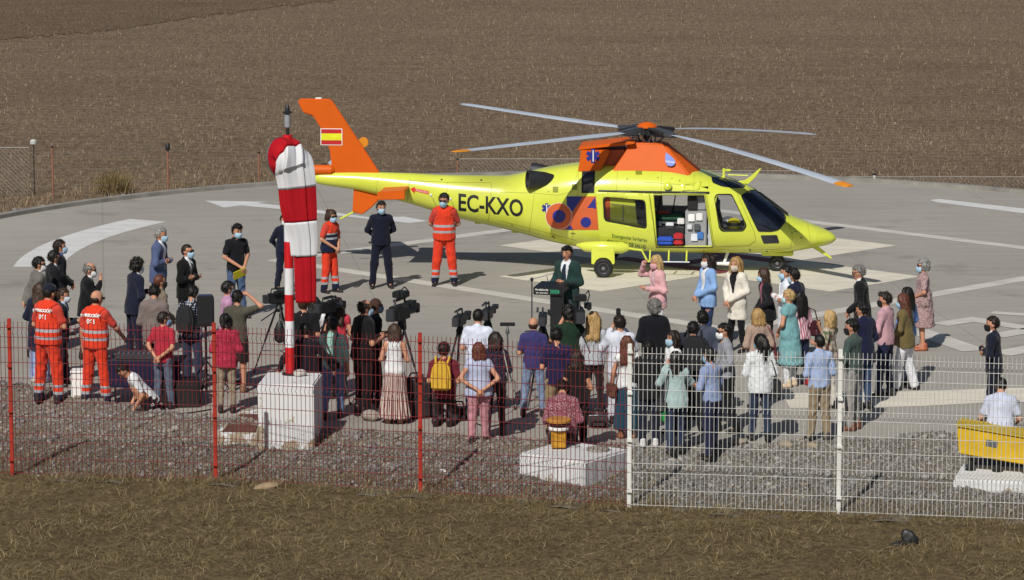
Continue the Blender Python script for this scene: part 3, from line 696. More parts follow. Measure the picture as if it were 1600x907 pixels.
# emblem flats on the fairing
def face_poly(name, lp, y_of, mat, parent):
    P = []
    for u_, v_ in lp:      # meet the plane y = y_of(z)
        o_ = HI @ Vector((0, 0, CAM_H)); d = HI.to_3x3() @ ray(u_, v_); yy = -.45
        for _ in range(6):
            t = (yy - o_.y)/d.y; q = o_ + d*t; yy = y_of(q.z)
        P.append(q)
    me_ = MB(); me_.add(P, [tuple(range(len(P)))]); return me_.build(name, mat, parent)
yside = lambda z: -.60 + (z - 2.02)*.42 - .012
cheek = lambda z: -.556
s2 = face_poly('star_emblem', star_ok(926.5, 244.2, 11), cheek, M_BLUE, fair)
face_poly('staff_mark', [(926, 235), (927.6, 235), (927.6, 253), (926, 253)], lambda z: -.559, M_WHT, s2)
dr = [(1040.5, 238.5), (1047, 243), (1053.5, 249), (1055.5, 254.5), (1053, 258.5), (1048, 260.3), (1042.5, 258.5), (1039.5, 253.5), (1039.3, 246)]
drop_ = face_poly('drop_emblem', dr, yside, plain('drop_blue', '#1c4fb4', .4), fair)
def face_text(s, name, mat, parent, p0, p1, cap, y_of):
    cu = bpy.data.curves.new('t', 'FONT'); cu.body = s; ob = bpy.data.objects.new('t', cu); COL.objects.link(ob); dg = bpy.context.evaluated_depsgraph_get()
    me = bpy.data.meshes.new_from_object(ob.evaluated_get(dg)); bpy.data.objects.remove(ob)
    X = [v.co.x for v in me.vertices]; x0_, x1_ = min(X), max(X); o_ = HI @ Vector((0, 0, CAM_H)); V = []
    for v in me.vertices:
        t = (v.co.x - x0_)/(x1_-x0_); u_ = p0[0] + (p1[0]-p0[0])*t; w_ = p0[1] + (p1[1]-p0[1])*t - v.co.y/.69*cap; d = HI.to_3x3() @ ray(u_, w_); yy = -.45
        for _ in range(6): q = o_ + d*((yy - o_.y)/d.y); yy = y_of(q.z)
        V.append(q)
    me_ = MB(); me_.add(V, [tuple(p_.vertices) for p_ in me.polygons]); return me_.build(name, mat, parent, recalc=False)
face_text('babcock', 'lettering', M_WHT, drop_, (1040.5, 253.5), (1054.5, 255.5), 3.2, lambda z: yside(z) - .004)
# engine exhausts
for s_ in (-1, 1):
    d = Vector((-.93, s_*.35, .05)).normalized(); M_ = Matrix.Translation((-2.05, s_*.52, 1.88)) @ d.to_track_quat('Z', 'Y').to_matrix().to_4x4() @ Matrix.Diagonal((.80, 1.0, 1, 1))
    ex = MB(); n_ = 28
    for r_, z_ in [(.03, -.35), (.10, -.2), (.165, .05), (.19, .30), (.195, .42), (.165, .42), (.15, .3), (.12, .1), (.01, .08)]:
        ex.V += [tuple(M_ @ Vector((r_*cos(2*pi*j/n_), r_*sin(2*pi*j/n_), z_ + (.75*r_*s_*(sin(2*pi*j/n_) if False else -cos(2*pi*j/n_)*s_*0 + 0) if z_ > .1 else 0)))) for j in range(n_)]
    ex.F += [(i*n_+j, i*n_+(j+1) % n_, (i+1)*n_+(j+1) % n_, (i+1)*n_+j) for i in range(8) for j in range(n_)]
    eo = ex.build('exhaust', M_DGREY, heli, smooth=True)
    MB().lathe([(.0, .14), (.15, .15), (.0, .16)], M_, 24).build('exhaust_throat', M_BLK, eo)
# fin, lower fin, stabilisers, tail parts
fin = MB().prism([(-7.21, 3.40), (-7.17, 3.45), (-6.56, 3.45), (-6.50, 3.41), (-5.48, 1.86), (-5.6, 1.80), (-6.62, 1.80), (-6.74, 1.92), (-6.52, 2.08), (-6.56, 2.40), (-6.72, 2.82), (-6.90, 3.10), (-7.10, 3.16)], -.055, .055).build('tail_fin', M_ORG, heli, bevel=.02, seg=3)
flag = MB().box((-6.745, -.060, 2.50), (-6.295, -.058, 2.845)).build('flag', M_WHT, fin)
MB().box((-6.73, -.064, 2.515), (-6.31, -.061, 2.60)).build('flag_stripe', plain('flag_red', '#b81c22', .5), flag)
MB().box((-6.73, -.064, 2.745), (-6.31, -.061, 2.83)).build('flag_stripe', MATS['flag_red'], flag)
MB().box((-6.73, -.064, 2.603), (-6.31, -.061, 2.742)).build('flag_stripe', plain('flag_yellow', '#d8d81e', .5), flag)
MB().lathe([(.02, -.36), (.09, -.34), (.11, -.1), (.11, .2), (.06, .26)], Matrix.Translation((-6.72, -.02, 1.98)) @ Matrix.Rotation(pi/2, 4, 'Y'), 20).build('tail_gearbox', M_ORG, heli, smooth=True)
MB().box((-6.85, -.03, 3.44), (-6.72, .03, 3.475)).build('tail_light', M_WHT, fin, bevel=.008)
MB().prism([(-6.07, 1.60), (-5.53, 1.50), (-5.56, 1.36), (-5.72, 1.20), (-5.90, 1.07), (-6.10, 1.12)], -.045, .045).build('lower_fin', M_ORG, heli, bevel=.015)
MB().tube([(-5.86, 0, 1.28), (-6.05, 0, 1.13), (-6.36, 0, .97)], [.028, .026, .018]).build('tail_skid', M_YEL, heli, smooth=True)
for s_ in (-1, 1):
    st_ = MB(); A = [(-5.42, 1.66), (-4.90, 1.70), (-4.88, 1.66), (-5.42, 1.56)]
    st_.add([(x_, s_*.12, z_) for x_, z_ in A] + [(x_ - .04, s_*1.02, z_ - .02) for x_, z_ in A], [(0, 1, 2, 3), (7, 6, 5, 4)] + [(i, i+4, (i+1) % 4+4, (i+1) % 4) for i in range(4)])
    so = st_.build('stabiliser', M_ORG, heli, bevel=.01)
    MB().prism([(-5.48, 1.50), (-4.90, 1.52), (-4.90, 1.70), (-5.46, 1.66)], s_*1.0, s_*1.04).build('end_plate', M_ORG, so, bevel=.008)
# tail rotor on the far side
tr_ = MB().lathe([(.10, -.10), (.12, 0), (.08, .12), (.03, .16)], Matrix.Translation((-6.70, .17, 1.98)) @ Matrix.Rotation(-pi/2, 4, 'X'), 16).build('tail_rotor', M_DGREY, heli, smooth=True)
for s_ in (0, 1):
    a = math.atan2(.60, .87) + s_*pi; M_ = Matrix.Translation((-6.70, .27, 1.98)) @ Matrix.Rotation(-a, 4, 'Y')
    MB().prism([(.12, -.07), (.7, -.10), (.7, .10), (.12, .07)], -.012, .012, lambda x_, y_, z_: M_ @ Vector((x_, y_, z_))).build('tail_blade', M_BLADE, tr_, bevel=.008)
    MB().prism([(.702, -.10), (.86, -.10), (.86, .10), (.702, .10)], -.012, .012, lambda x_, y_, z_: M_ @ Vector((x_, y_, z_))).build('blade_band', M_WHT, tr_, bevel=.004)
    MB().prism([(.862, -.10), (1.02, -.10), (1.07, -.04), (1.07, .04), (1.02, .10), (.862, .10)], -.012, .012, lambda x_, y_, z_: M_ @ Vector((x_, y_, z_))).build('blade_tip', plain('blade_tip_orange', '#d98a1e', .45), tr_, bevel=.004)
# main rotor
HUB = Vector((-.05, 0, 2.80))
rot = MB().lathe([(.075, -.32), (.08, -.05), (.22, -.02), (.24, .05), (.12, .10)], Matrix.Translation(HUB), 24).build('main_rotor', M_DGREY, heli, smooth=True)
MB().lathe([(.02, .10), (.21, .115), (.205, .15), (.14, .20), (.05, .225), (.005, .23)], Matrix.Translation(HUB), 28).build('rotor_cap', M_ORG, rot, smooth=True)
MB().lathe([(.17, -.24), (.19, -.21), (.19, -.18), (.10, -.15)], Matrix.Translation(HUB), 20).build('swash_plate', M_DGREY, rot, smooth=True)
TIPC = {0: M_BLADE, 1: MATS['blade_tip_orange'], 2: MATS['blade_tip_orange'], 3: M_BLADE}
for k, (ang, ztip) in enumerate(((138.2, 3.0), (230.2, 2.86), (317.7, 2.2), (51.95, 2.34))):
    a = radians(ang); dr_ = Vector((cos(a), sin(a), 0)); sd = Vector((-sin(a), cos(a), 0))
    zz = lambda r_: HUB.z + .06 + (ztip - HUB.z - .06)*(r_/5.5)**1.35
    def pt(r_, c_, t_): return Vector((HUB.x, 0, 0)) + dr_*r_ + sd*c_ + Vector((0, 0, zz(r_) + t_))
    g_ = MB(); S_ = [(.12, .08, .08), (.26, .10, .10), (.48, .10, .085), (.66, .085, .06), (.80, .075, .045)]
    for (r_, c_, t_) in S_: g_.V += [tuple(pt(r_, cc, tt)) for cc, tt in ((-c_, -t_), (c_, -t_), (c_, t_*.8), (-c_, t_*.8))]
    g_.F += [(i*4+j, i*4+(j+1) % 4, i*4+4+(j+1) % 4, i*4+4+j) for i in range(len(S_)-1) for j in range(4)] + [(3, 2, 1, 0), tuple(len(S_)*4-4+j for j in range(4))]
    gr = g_.build('blade_grip', plain('grip_grey', '#4c5158', .5, .3), rot, bevel=.02)
    MB().tube([HUB + Vector((dr_.x*.16, dr_.y*.16, -.2)) + sd*.13, pt(.42, .17, -.03)], .018).build('pitch_link', M_MGREY, rot)
    MB().tube([pt(.2, -.15, .06), pt(.62, -.19, .02)], .035).build('damper', M_DGREY, rot, smooth=True)
    def blade(name, r0, r1, mat, par, kk=14):
        b_ = MB(); prof = [(-.165, 0), (-.1, .018), (.02, .026), (.12, .016), (.165, 0), (.1, -.012), (-.05, -.014)]
        for i in range(kk + 1):
            r_ = r0 + (r1 - r0)*i/kk; ch = 1.0 if r_ > 1.5 else .5 + .5*max(0, (r_ - .7)/.8)
            if r_ > 5.35: ch *= 1 - (r_ - 5.35)/.15*.35
            tw = radians(6 - 1.6*r_/1.0)
            for c_, t_ in prof: b_.V.append(tuple(pt(r_, (c_*cos(tw) + t_*sin(tw))*ch, (-c_*sin(tw) + t_*cos(tw))*ch)))
        n_ = len(prof); b_.F += [(i*n_+j, i*n_+(j+1) % n_, i*n_+n_+(j+1) % n_, i*n_+n_+j) for i in range(kk) for j in range(n_)] + [tuple(range(n_))[::-1], tuple(kk*n_+j for j in range(n_))]
        return b_.build(name, mat, par, smooth=True)
    bl = blade('rotor_blade', .70, 5.2, M_BLADE, rot, 22); blade('blade_tip', 5.2, 5.5, TIPC[k], bl, 5)
for k in range(8):
    a = k*pi/4 + .2; c_ = HUB + Vector((cos(a)*.2, sin(a)*.2, .02))
    MB().lathe([(.03, -.06), (.045, -.05), (.045, .06), (.02, .08)], Matrix.Translation(c_), 10).build('hub_bolt', M_MGREY if k % 2 else M_DGREY, rot, smooth=True)
    MB().tube([HUB + Vector((cos(a)*.15, sin(a)*.15, -.2)), HUB + Vector((cos(a+.3)*.24, sin(a+.3)*.24, .04))], .014).build('control_rod', M_MGREY, rot)
# undercarriage
def wheel(x_, y_, r_, wd, name):
    M_ = Matrix.Translation((x_, y_, r_)) @ Matrix.Rotation(pi/2, 4, 'X')
    ty = MB().lathe([(r_*.55, -wd*.42), (r_*.8, -wd*.5), (r_*.95, -wd*.42), (r_, -wd*.2), (r_, wd*.2), (r_*.95, wd*.42), (r_*.8, wd*.5), (r_*.55, wd*.42)], M_, 32).build(name, M_BLK, heli, smooth=True)
    MB().lathe([(r_*.2, -wd*.5), (r_*.54, -wd*.44), (r_*.56, -wd*.40), (r_*.56, wd*.40), (r_*.54, wd*.44), (r_*.42, wd*.34), (r_*.22, wd*.36), (r_*.18, wd*.52), (0.01, wd*.52)], M_, 24).build('rim', M_MGREY, ty, smooth=True)
for s_ in (-1, 1):
    wheel(-.86, s_*1.22, .195, .17, 'wheel')
    MB().prism([(-1.10, .60), (-.64, .60), (-.63, .30), (-.67, .27), (-.72, .36), (-.80, .41), (-.92, .41), (-1.0, .36), (-1.05, .27), (-1.10, .29)], s_*1.30, s_*1.26).build('wheel_cover', M_YEL, heli, bevel=.008)
    MB().tube([(-1.42, s_*.85, .60), (-1.25, s_*.93, .585), (-.9, s_*.97, .575), (-.5, s_*.97, .575), (-.38, s_*.95, .575)], [.03, .10, .13, .12, .07], 14).build('sponson', M_YEL, heli, smooth=True)
    MB().tube([(-.86, s_*.9, .55), (-.86, s_*1.24, .195)], .045).build('gear_leg', M_MGREY, heli)
    MB().tube([(-.38, s_*1.0, .57), (-.1, s_*1.0, .53), (.0, s_*1.02, .34), (.05, s_*1.02, .30)], .022).build('step_strut', M_YEL, heli, smooth=True)
    for xx in (.06, .44, .80): MB().tube([(xx, s_*.78, .50), (xx, s_*.98, .31)], .018).build('step_strut', M_YEL, heli)
    MB().tube([(.02, s_*.99, .30), (.86, s_*.99, .30)], .018).build('step_bar', M_MGREY, heli)
wheel(2.62, -.06, .17, .13, 'nose_wheel')
MB().tube([(2.55, 0, .55), (2.60, 0, .30), (2.62, -.06, .18)], .04).build('nose_gear_leg', M_MGREY, heli)
MB().tube([(2.62, .06, .19), (2.62, -.14, .19)], .02).build('nose_axle', M_MGREY, heli)
MB().box((2.30, -.2, .33), (2.95, .2, .42)).build('nose_gear_bay', M_YEL, heli, bevel=.02)
MB().tube([(1.62, -.3, .42), (1.55, -.32, .2)], [.03, .03]).build('camera_mast', M_WHT, heli)
MB().tube([(1.40, -.33, .18), (1.72, -.33, .18)], [.03, .045]).build('landing_light', M_WHT, heli, smooth=True)
MB().prism([(3.3, .50), (3.42, .54), (3.74, .28), (3.71, .26)], -.02, .02).build('lower_wire_cutter', M_YEL, heli, bevel=.006)
MB().prism([(1.62, 1.80), (2.02, 1.78), (2.17, 1.93), (2.28, 2.10), (2.24, 2.10), (2.05, 1.93), (1.95, 1.86)], -.02, .02).build('upper_wire_cutter', M_YEL, heli, bevel=.006)
MB().box((1.49, -.03, 1.86), (1.54, .03, 2.10)).box((1.54, -.025, 2.03), (1.66, .025, 2.08)).build('pitot_mast', M_YEL, heli, bevel=.01)
MB().tube([(1.6, 0, 1.96), (2.0, 0, 1.95)], .015).build('roof_rod', M_YEL, heli)
MB().tube([(2.22, -.16, 1.60), (2.50, -.2, 1.40), (2.84, -.22, 1.17)], .014).build('wiper', M_BLK, heli)
MB().tube([(2.24, -.02, 1.62), (2.5, -.02, 1.43), (2.83, -.02, 1.18)], .016).build('windshield_post', M_BLK, heli)
for (u_, v_) in ((1043, 292), ):
    p_, n_ = cast(u_, v_); MB().lathe([(.02, -.06), (.085, -.03), (.085, .04), (.05, .07), (.01, .075)], Matrix.Translation(p_ + n_*.03) @ n_.to_track_quat('Z', 'Y').to_matrix().to_4x4(), 16).build('side_light', M_YEL, heli, smooth=True)
for (u_, v_) in ((676, 310), (706, 316)):
    p_, n_ = cast(u_, v_); q_ = p_ + Vector((0, -.3, .1)); MB().tube([p_, q_], .006).lathe([(.01, -.03), (.035, 0), (.01, .03)], Matrix.Translation(q_), 10).build('static_probe', M_WHT, heli, smooth=True)
for xx, zz_ in ((-3.62, 1.0), (-2.85, .82), (-4.1, 1.1)):
    MB().prism([(xx, zz_ + .05), (xx + .22, zz_), (xx + .18, zz_ - .10), (xx + .05, zz_ - .10)], -.012, .012).build('antenna', M_YEL, heli)
# cabin fittings
MB().box((-.70, -.66, .54), (1.20, .66, .56)).build('cabin_floor', M_CABD, heli)
MB().box((.76, -.62, .57), (1.19, .1, 1.30)).box((.80, -.60, 1.31), (1.17, -.1, 1.60)).build('equipment_cabinet', plain('cabinet_grey', '#8f9194', .6), heli, bevel=.015)
MB().box((.80, -.66, 1.33), (1.0, -.605, 1.55)).build('monitor', M_BLK, heli, bevel=.01)
for q, (x_, z_, c_) in enumerate(((.82, 1.08, '#e8e8e8'), (.98, 1.10, '#dcdcdc'), (.88, .68, '#d8dde8'), (1.0, .72, '#3b6fb0'))):
    MB().box((x_, -.66, z_), (x_ + .13, -.622, z_ + .15)).build('cabinet_panel', plain('panel' + c_, c_, .6), heli, bevel=.01)
MB().box((-.1, -.30, .98), (.75, .35, 1.02)).box((-.1, -.28, .62), (-.04, .33, .98)).box((.6, -.28, .62), (.66, .33, .98)).build('stretcher_frame', M_MGREY, heli, bevel=.01)
MB().box((-.15, -.28, 1.03), (.72, .33, 1.16)).build('stretcher_mattress', plain('stretcher_green', '#1e4b36', .8), heli, bevel=.04)
MB().box((.14, -.66, .60), (.74, -.2, .95)).build('cabinet_shelf', M_DGREY, heli, bevel=.01)
for q, (x_, y_, z_, sx_, sz_, c_) in enumerate(((.30, .45, 1.64, .05, .10, '#d8d8d8'), (.46, .4, 1.62, .04, .12, '#2c4f8f'), (.60, .42, 1.60, .06, .14, '#c8a63a'), (-.02, .2, 1.17, .16, .07, '#d2d4d6'), (.30, -.1, 1.17, .12, .05, '#b8442e'), (.66, -.30, .98, .07, .12, '#e0e0de'), (.18, -.5, .96, .10, .10, '#39424a'), (.44, -.45, .96, .08, .07, '#d8dbe0'), (.85, -.64, .92, .05, .10, '#c9ccd0'), (1.0, -.64, .90, .06, .13, '#4a4d52'), (.90, -.64, 1.56, .09, .03, '#222428'))):
    MB().box((x_ - sx_, y_ - .05, z_), (x_ + sx_, y_ + .05, z_ + sz_)).build('cabin_kit', plain('kit' + c_, c_, .6), heli, bevel=.012)
for xx in (.2, .5): MB().tube([(xx, .1, 1.78), (xx + .03, .05, 1.5), (xx - .02, 0, 1.18)], .012).build('cabin_strap', M_BLK, heli)
def hthing(name, lo_, hi_2, mat, label, cat, bev=.03, extra=None):
    e = empty(name, HM @ Vector(((lo_[0]+hi_2[0])/2, (lo_[1]+hi_2[1])/2, lo_[2])), HYAW); tag(e, label, cat)
    sx, sy_, sz = (hi_2[0]-lo_[0])/2, (hi_2[1]-lo_[1])/2, hi_2[2]-lo_[2]
    MB().box((-sx, -sy_, 0), (sx, sy_, sz)).build('body', mat, e, bevel=bev)
    MB().box((-sx - .004, -sy_ - .006, sz*.45), (sx + .004, sy_ + .006, sz*.55)).build('strap', M_BLK, e)
    MB().tube([(-sx*.4, 0, sz), (-sx*.3, 0, sz + .04), (sx*.3, 0, sz + .04), (sx*.4, 0, sz)], .01).build('handle', M_BLK, e)
    return e
hthing('medical_bag', (.20, -.80, .61), (.52, -.665, .78), plain('bag_blue', '#1f4fb8', .7), 'blue medical bag lying in the open helicopter door', 'bag')
hthing('medical_bag', (.53, -.80, .61), (.72, -.665, .86), plain('bag_red', '#b3202a', .7), 'red medical bag with black strap beside the blue bag in the helicopter', 'bag')
for q, (x_, y_, c_, lb) in enumerate(((1.62, -.25, '#5b6066', 'grey flight helmet behind the yellow one in the cockpit window'), (1.74, -.50, '#d8cf2a', 'yellow flight helmet in the cockpit side window'))):
    e = empty('flight_helmet', HM @ Vector((x_, y_, .92)), HYAW); tag(e, lb, 'helmet')
    MB().lathe([(.02, 0), (.12, .01), (.145, .08), (.13, .16), (.08, .21), (.01, .225)], None, 18).build('shell', plain('helmet' + c_, c_, .35), e, smooth=True)
    MB().lathe([(.125, .06), (.152, .08), (.146, .13), (.12, .14)], None, 18).build('visor', M_DGLASS, e, smooth=True)
    MB().box((-.1, -.1, -.32), (.1, .1, 0)).build('shelf', M_CABD, heli) if False else None
MB().box((1.30, -.58, .62), (2.0, .58, .915)).build('cockpit_seat_base', M_CABD, heli, bevel=.02)
MB().box((1.32, -.5, .92), (1.44, -.08, 1.42)).box((1.32, .08, .92), (1.44, .5, 1.42)).build('pilot_seat', M_CABD, heli, bevel=.03)
# ------------------------------------------------------------------ fences
def wire_panel(a, b_, h, zb, r, pitch, folds, hz):
    """welded mesh from a to b: upright wires with V folds, paired cross wires at the folds"""
    a, b_ = Vector((a.x, a.y, 0)), Vector((b_.x, b_.y, 0)); d = (b_ - a); L = d.length; d.normalize(); nrm = Vector((d.y, -d.x, 0))
    prof = [(0, 0)]
    for f_ in folds: prof += [(f_ - .045, 0), (f_, .04), (f_ + .045, 0)]
    prof += [(h, 0)]
    mb = MB(); n_ = int(L/pitch)
    def add(p, q):
        t = (q - p).normalized(); s = t.cross(nrm if abs(t.dot(nrm)) < .9 else d).normalized()*r; w_ = t.cross(s).normalized()*r
        mb.add([p+s, p+w_, p-s, p-w_, q+s, q+w_, q-s, q-w_], [(0,1,5,4),(1,2,6,5),(2,3,7,6),(3,0,4,7)])
    for i in range(1, n_):
        o = a + d*(L*i/n_); pts = [o + nrm*y_ + Vector((0, 0, zb + z_)) for z_, y_ in prof]
        for p, q in zip(pts, pts[1:]): add(p, q)
    def fy(z_): return float(np.interp(z_, [p[0] for p in prof], [p[1] for p in prof]))
    for z_ in hz:
        add(a + nrm*(fy(z_) + r) + Vector((0, 0, zb + z_)), b_ + nrm*(fy(z_) + r) + Vector((0, 0, zb + z_)))
    return mb
FOLDS = [.555, 1.385, 2.13]
HZ = [.02, .24, .49, .62, .87, 1.10, 1.32, 1.45, 1.68, 1.90, 2.06, 2.20]
def mesh_fence(name, pts, heights, mat, postmat, label, r, pitch, pr, post_ends):
    root = empty(name, (pts[0].x, pts[0].y, -.2)); tag(root, label, 'fence'); I = Matrix.Translation((-pts[0].x, -pts[0].y, .2))
    for i, (a, b_) in enumerate(zip(pts, pts[1:])):
        mb = wire_panel(a, b_, 2.29, -.17, r, pitch, FOLDS, HZ); mb.V = [tuple(I @ Vector(v)) for v in mb.V]
        o = mb.build('mesh_panel', mat, root, recalc=False); o['kind'] = 'stuff'
    for i, p in enumerate(pts):
        if not post_ends[i]: continue
        mb = MB(); mb.box((p.x - pr, p.y - pr + .03, -.45), (p.x + pr, p.y + pr + .03, 2.16)); mb.V = [tuple(I @ Vector(v)) for v in mb.V]
        po = mb.build('post', postmat, root, bevel=.008)
        for zc in (.05, .78, 1.46, 2.05):
            c_ = MB(); c_.box((p.x - pr - .006, p.y - pr - .012, zc - .018), (p.x + pr + .006, p.y - pr + .034, zc + .018)); c_.V = [tuple(I @ Vector(v)) for v in c_.V]
            c_.build('clip', postmat, po)
M_REDW = plain('red_fence_wire', '#701c24', .7, var=.25); M_REDPOST = plain('red_fence_post', '#9c2716', .55, var=.2, vscale=5)
M_WHW = plain('white_fence_wire', '#c3c3bf', .6, var=.12); M_WHP = plain('white_fence_post', '#d4d4d0', .5, var=.12, vscale=5)
mesh_fence('red_mesh_fence', [FENCE[i] for i in range(5)], None, M_REDW, M_REDPOST, 'red welded mesh fence with rusty red posts in front of the crowd', .0046, .066, .028, [1, 1, 1, 1, 0])
mesh_fence('white_mesh_fence', [FENCE[i] for i in range(4, 8)], None, M_WHW, M_WHP, 'white welded mesh fence continuing the red one', .0041, .062, .03, [1, 1, 1, 1])
# rear boundary fence, mostly fallen: thin posts and two pieces of chain link
M_OPOST = plain('faded_orange_post', '#8d5f4a', .8, var=.2); M_LINK = plain('galvanised_wire', '#8f8a83', .6, .4)
def rear_post(u, v0, v1, label, lamp=False, col=None, rr=.022):
    p = at(u, v1, -.2); top = p.z
    for z_ in np.arange(-.2, 4, .01):
        if to_px(p.x, p.y, z_)[1] <= v0: top = z_; break
    e = empty('fence_post', (p.x, p.y, -.2)); tag(e, label, 'post', 'thin posts behind the pad')
    MB().tube([(0, 0, -.2), (0, 0, top + .2)], rr, 8).build('pole', col or M_OPOST, e, smooth=True)
    MB().lathe([(rr + .012, 0), (rr + .012, .03), (.01, .04)], Matrix.Translation((0, 0, top + .195)), 10).build('cap', M_DGREY, e)
    if lamp: MB().lathe([(.03, 0), (.06, .03), (.06, .12), (.04, .17), (.01, .18)], Matrix.Translation((0, 0, top + .22)), 12).build('lamp', M_DGREY, e, smooth=True)
rear_post(83, 231, 309, 'thin faded orange post beside the chain link piece')
rear_post(263, 236, 301, 'thin faded orange post carrying a dark lamp', True)
rear_post(405, 240, 289, 'thin faded orange post just behind the windsock')
rear_post(1366, 274, 287, 'short white post at the rear rim of the pad', False, M_WHT, .035)
rear_post(715, 250, 273, 'short rusty post holding the chain link above the tail boom')
def chain_link(u0, u1, v0, v1, label):
    a, b_ = at(u0, v1, -.2), at(u1, v1, -.2); H_ = 0
    for z_ in np.arange(-.2, 4, .01):
        if to_px(a.x, a.y, z_)[1] <= v0: H_ = z_ + .2; break
    L = (b_ - a).length; mb = MB(); st = .11
    def seg(x0, z0, x1, z1):
        r = .006; mb.add([(x0-r, 0, z0), (x0+r, .004, z0), (x1+r, .004, z1), (x1-r, 0, z1)], [(0, 1, 2, 3)])
    k = -int(H_/st)
    for i in range(-int(H_/st) - 1, int(L/st) + 1):
        for sg in (1, -1):
            x0 = i*st if sg > 0 else (i*st + H_); x1 = x0 + sg*H_; z0, z1 = 0, H_
            (xa, za), (xb, zb) = ((x0, z0), (x1, z1)) if x0 < x1 else ((x1, z1), (x0, z0))
            if xb <= 0 or xa >= L: continue
            if xa < 0: za += (zb-za)*(0-xa)/(xb-xa); xa = 0
            if xb > L: zb = za + (zb-za)*(L-xa)/(xb-xa); xb = L
            seg(xa, za, xb, zb)
    e = empty('chain_link_fence', a, math.atan2((b_-a).y, (b_-a).x)); tag(e, label, 'fence')
    o = mb.build('wire_mesh', M_LINK, e, recalc=False); o['kind'] = 'stuff'
    MB().tube([(0, 0, H_), (L, 0, H_)], .012, 6).build('top_wire', M_LINK, e)
chain_link(-160, 47, 231, 306, 'grey chain link piece at the rear left of the pad')
chain_link(716, 905, 249, 273, 'grey chain link piece behind the tail boom')
chain_link(1000, 1250, 268, 281, 'low chain link piece behind the helicopter nose')
chain_link(1252, 1660, 277, 293, 'low faint chain link piece behind the right half of the pad')
e = empty('wire_strands', at(83, 309, -.2)); tag(e, 'thin sagging wires strung between the orange posts', 'wire'); W0 = at(83, 309, -.2)
for hz_ in (.35, .75, 1.1):
    Pw = [at(47, 309, -.2), at(83, 309, -.2), at(263, 301, -.2), at(405, 289, -.2)]; q_ = []
    for a_, b2 in zip(Pw, Pw[1:]):
        for j in range(6): t = j/6; q_.append(a_.lerp(b2, t) - W0 + Vector((0, 0, hz_ - .10*sin(pi*t))))
    MB().tube(q_ + [Pw[-1] - W0 + Vector((0, 0, hz_))], .005, 4).build('strand', M_LINK, e)
for (u, v, lb, c_) in ((54, 224, 'small white lamp head on the far chain link corner', '#b5b5b2'),):
    p = at(u, 304, -.2); e = empty('marker_lamp', (p.x, p.y, -.2)); tag(e, lb, 'lamp')
    zt = [z_ for z_ in np.arange(-.2, 3, .01) if to_px(p.x, p.y, z_)[1] <= v][0] + .2
    MB().tube([(0, 0, 0), (0, 0, zt - .05)], .012).build('pole', M_DGREY, e); MB().lathe([(.03, -.06), (.085, -.03), (.085, .04), (.05, .08), (.01, .09)], Matrix.Translation((0, 0, zt)), 14).build('lamp_head', plain('lamp' + c_, c_, .4), e, smooth=True)
# dry bush behind the rim
p = at(178, 303, -.2); e = empty('dry_bush', p); tag(e, 'small dry yellow bush at the rim behind the pad', 'bush')
q = rng.normal(0, .2, (1300, 2)); q = q[np.hypot(q[:, 0], q[:, 1]) < .55]
bo = blades('foliage', np.c_[q, np.abs(rng.normal(0, .12, len(q)))], (.15, .5), (.006, .014), (.2, .9), blade_mat('bush_leaf', [(0, '#6a5a3c'), (.5, '#85734e'), (1, '#a08d66')])); bo.parent = e
MB().tube([(0, 0, 0), (.05, .02, .2), (.02, .05, .4)], [.03, .02, .008]).tube([(0, 0, .05), (-.14, 0, .3)], [.02, .006]).build('stem', plain('bush_stem', '#57462f', .9), e)
# ------------------------------------------------------------------ windsock on its block
def painted_block(key, more=0.0):
    m, nt, b = new_mat(key); o = tc(nt); n1 = noise(nt, o, 3.2, 6, .7); n2 = noise(nt, scaled(nt, o, (1, 1, 2)), 9, 5, .7)
    s = nt.nodes.new('ShaderNodeSeparateXYZ'); nt.links.new(o, s.inputs[0])
    mr = N(nt, 'ShaderNodeMapRange'); nt.links.new(s.outputs[2], mr.inputs[0]); mr.inputs[1].default_value = .0; mr.inputs[2].default_value = .34; mr.inputs[3].default_value = .17 + more; mr.inputs[4].default_value = -.03 + more
    ad = N(nt, 'ShaderNodeMath', operation='ADD'); nt.links.new(n1, ad.inputs[0]); nt.links.new(mr.outputs[0], ad.inputs[1])
    c_ = ramp(nt, ad.outputs[0], [(.60, lin('#cfd0d0')), (.615, lin('#948872')), (.75, lin('#a09581'))])
    c_ = mixc(nt, ramp(nt, n2, [(.64, (0, 0, 0, 1)), (.72, (.7, .7, .7, 1))]), c_, lin('#a8a49a'))
    nt.links.new(c_, b.inputs['Base Color']); b.inputs['Roughness'].default_value = .85; bump(nt, b, ad.outputs[0], .4, .02); return m
M_BLOCK = painted_block('flaking_white_paint')
BX = Vector((-3.40, 51.62, 0)); BR = radians(-4)
e = empty('white_concrete_block', (BX.x, BX.y, -.1), BR); tag(e, 'flaking white concrete block carrying the windsock pole', 'concrete block')
mb = MB(); mb.box((-.43, -.52, -.15), (.43, .52, 1.03)); mb.build('block', M_BLOCK, e, bevel=.02)
MB().lathe([(.15, 1.03), (.15, 1.05), (.1, 1.06)], Matrix.Translation((-.02, .34, 0)), 16).build('foot_plate', M_DGREY, e)
o_ = rock('loose_stone', 480, 579, .10, 'small grey stone lying on top of the white windsock block', '#a9a6a0', .6, .95); o_.location = (BX.x + .13, BX.y + .18, .93 + .05)
def px_block(name, pts, z0, z1, mat, parent, origin):
    n_ = len(pts); T = [at(u, v, z1) - origin for u, v in pts]; mb = MB(); mb.add([tuple(t) for t in T] + [(t.x, t.y, z0 - origin.z) for t in T], [tuple(range(n_)), tuple(range(n_, 2*n_))[::-1]] + [(i, i+n_, (i+1) % n_+n_, (i+1) % n_) for i in range(n_)]); return mb.build(name, mat, parent, bevel=.008)
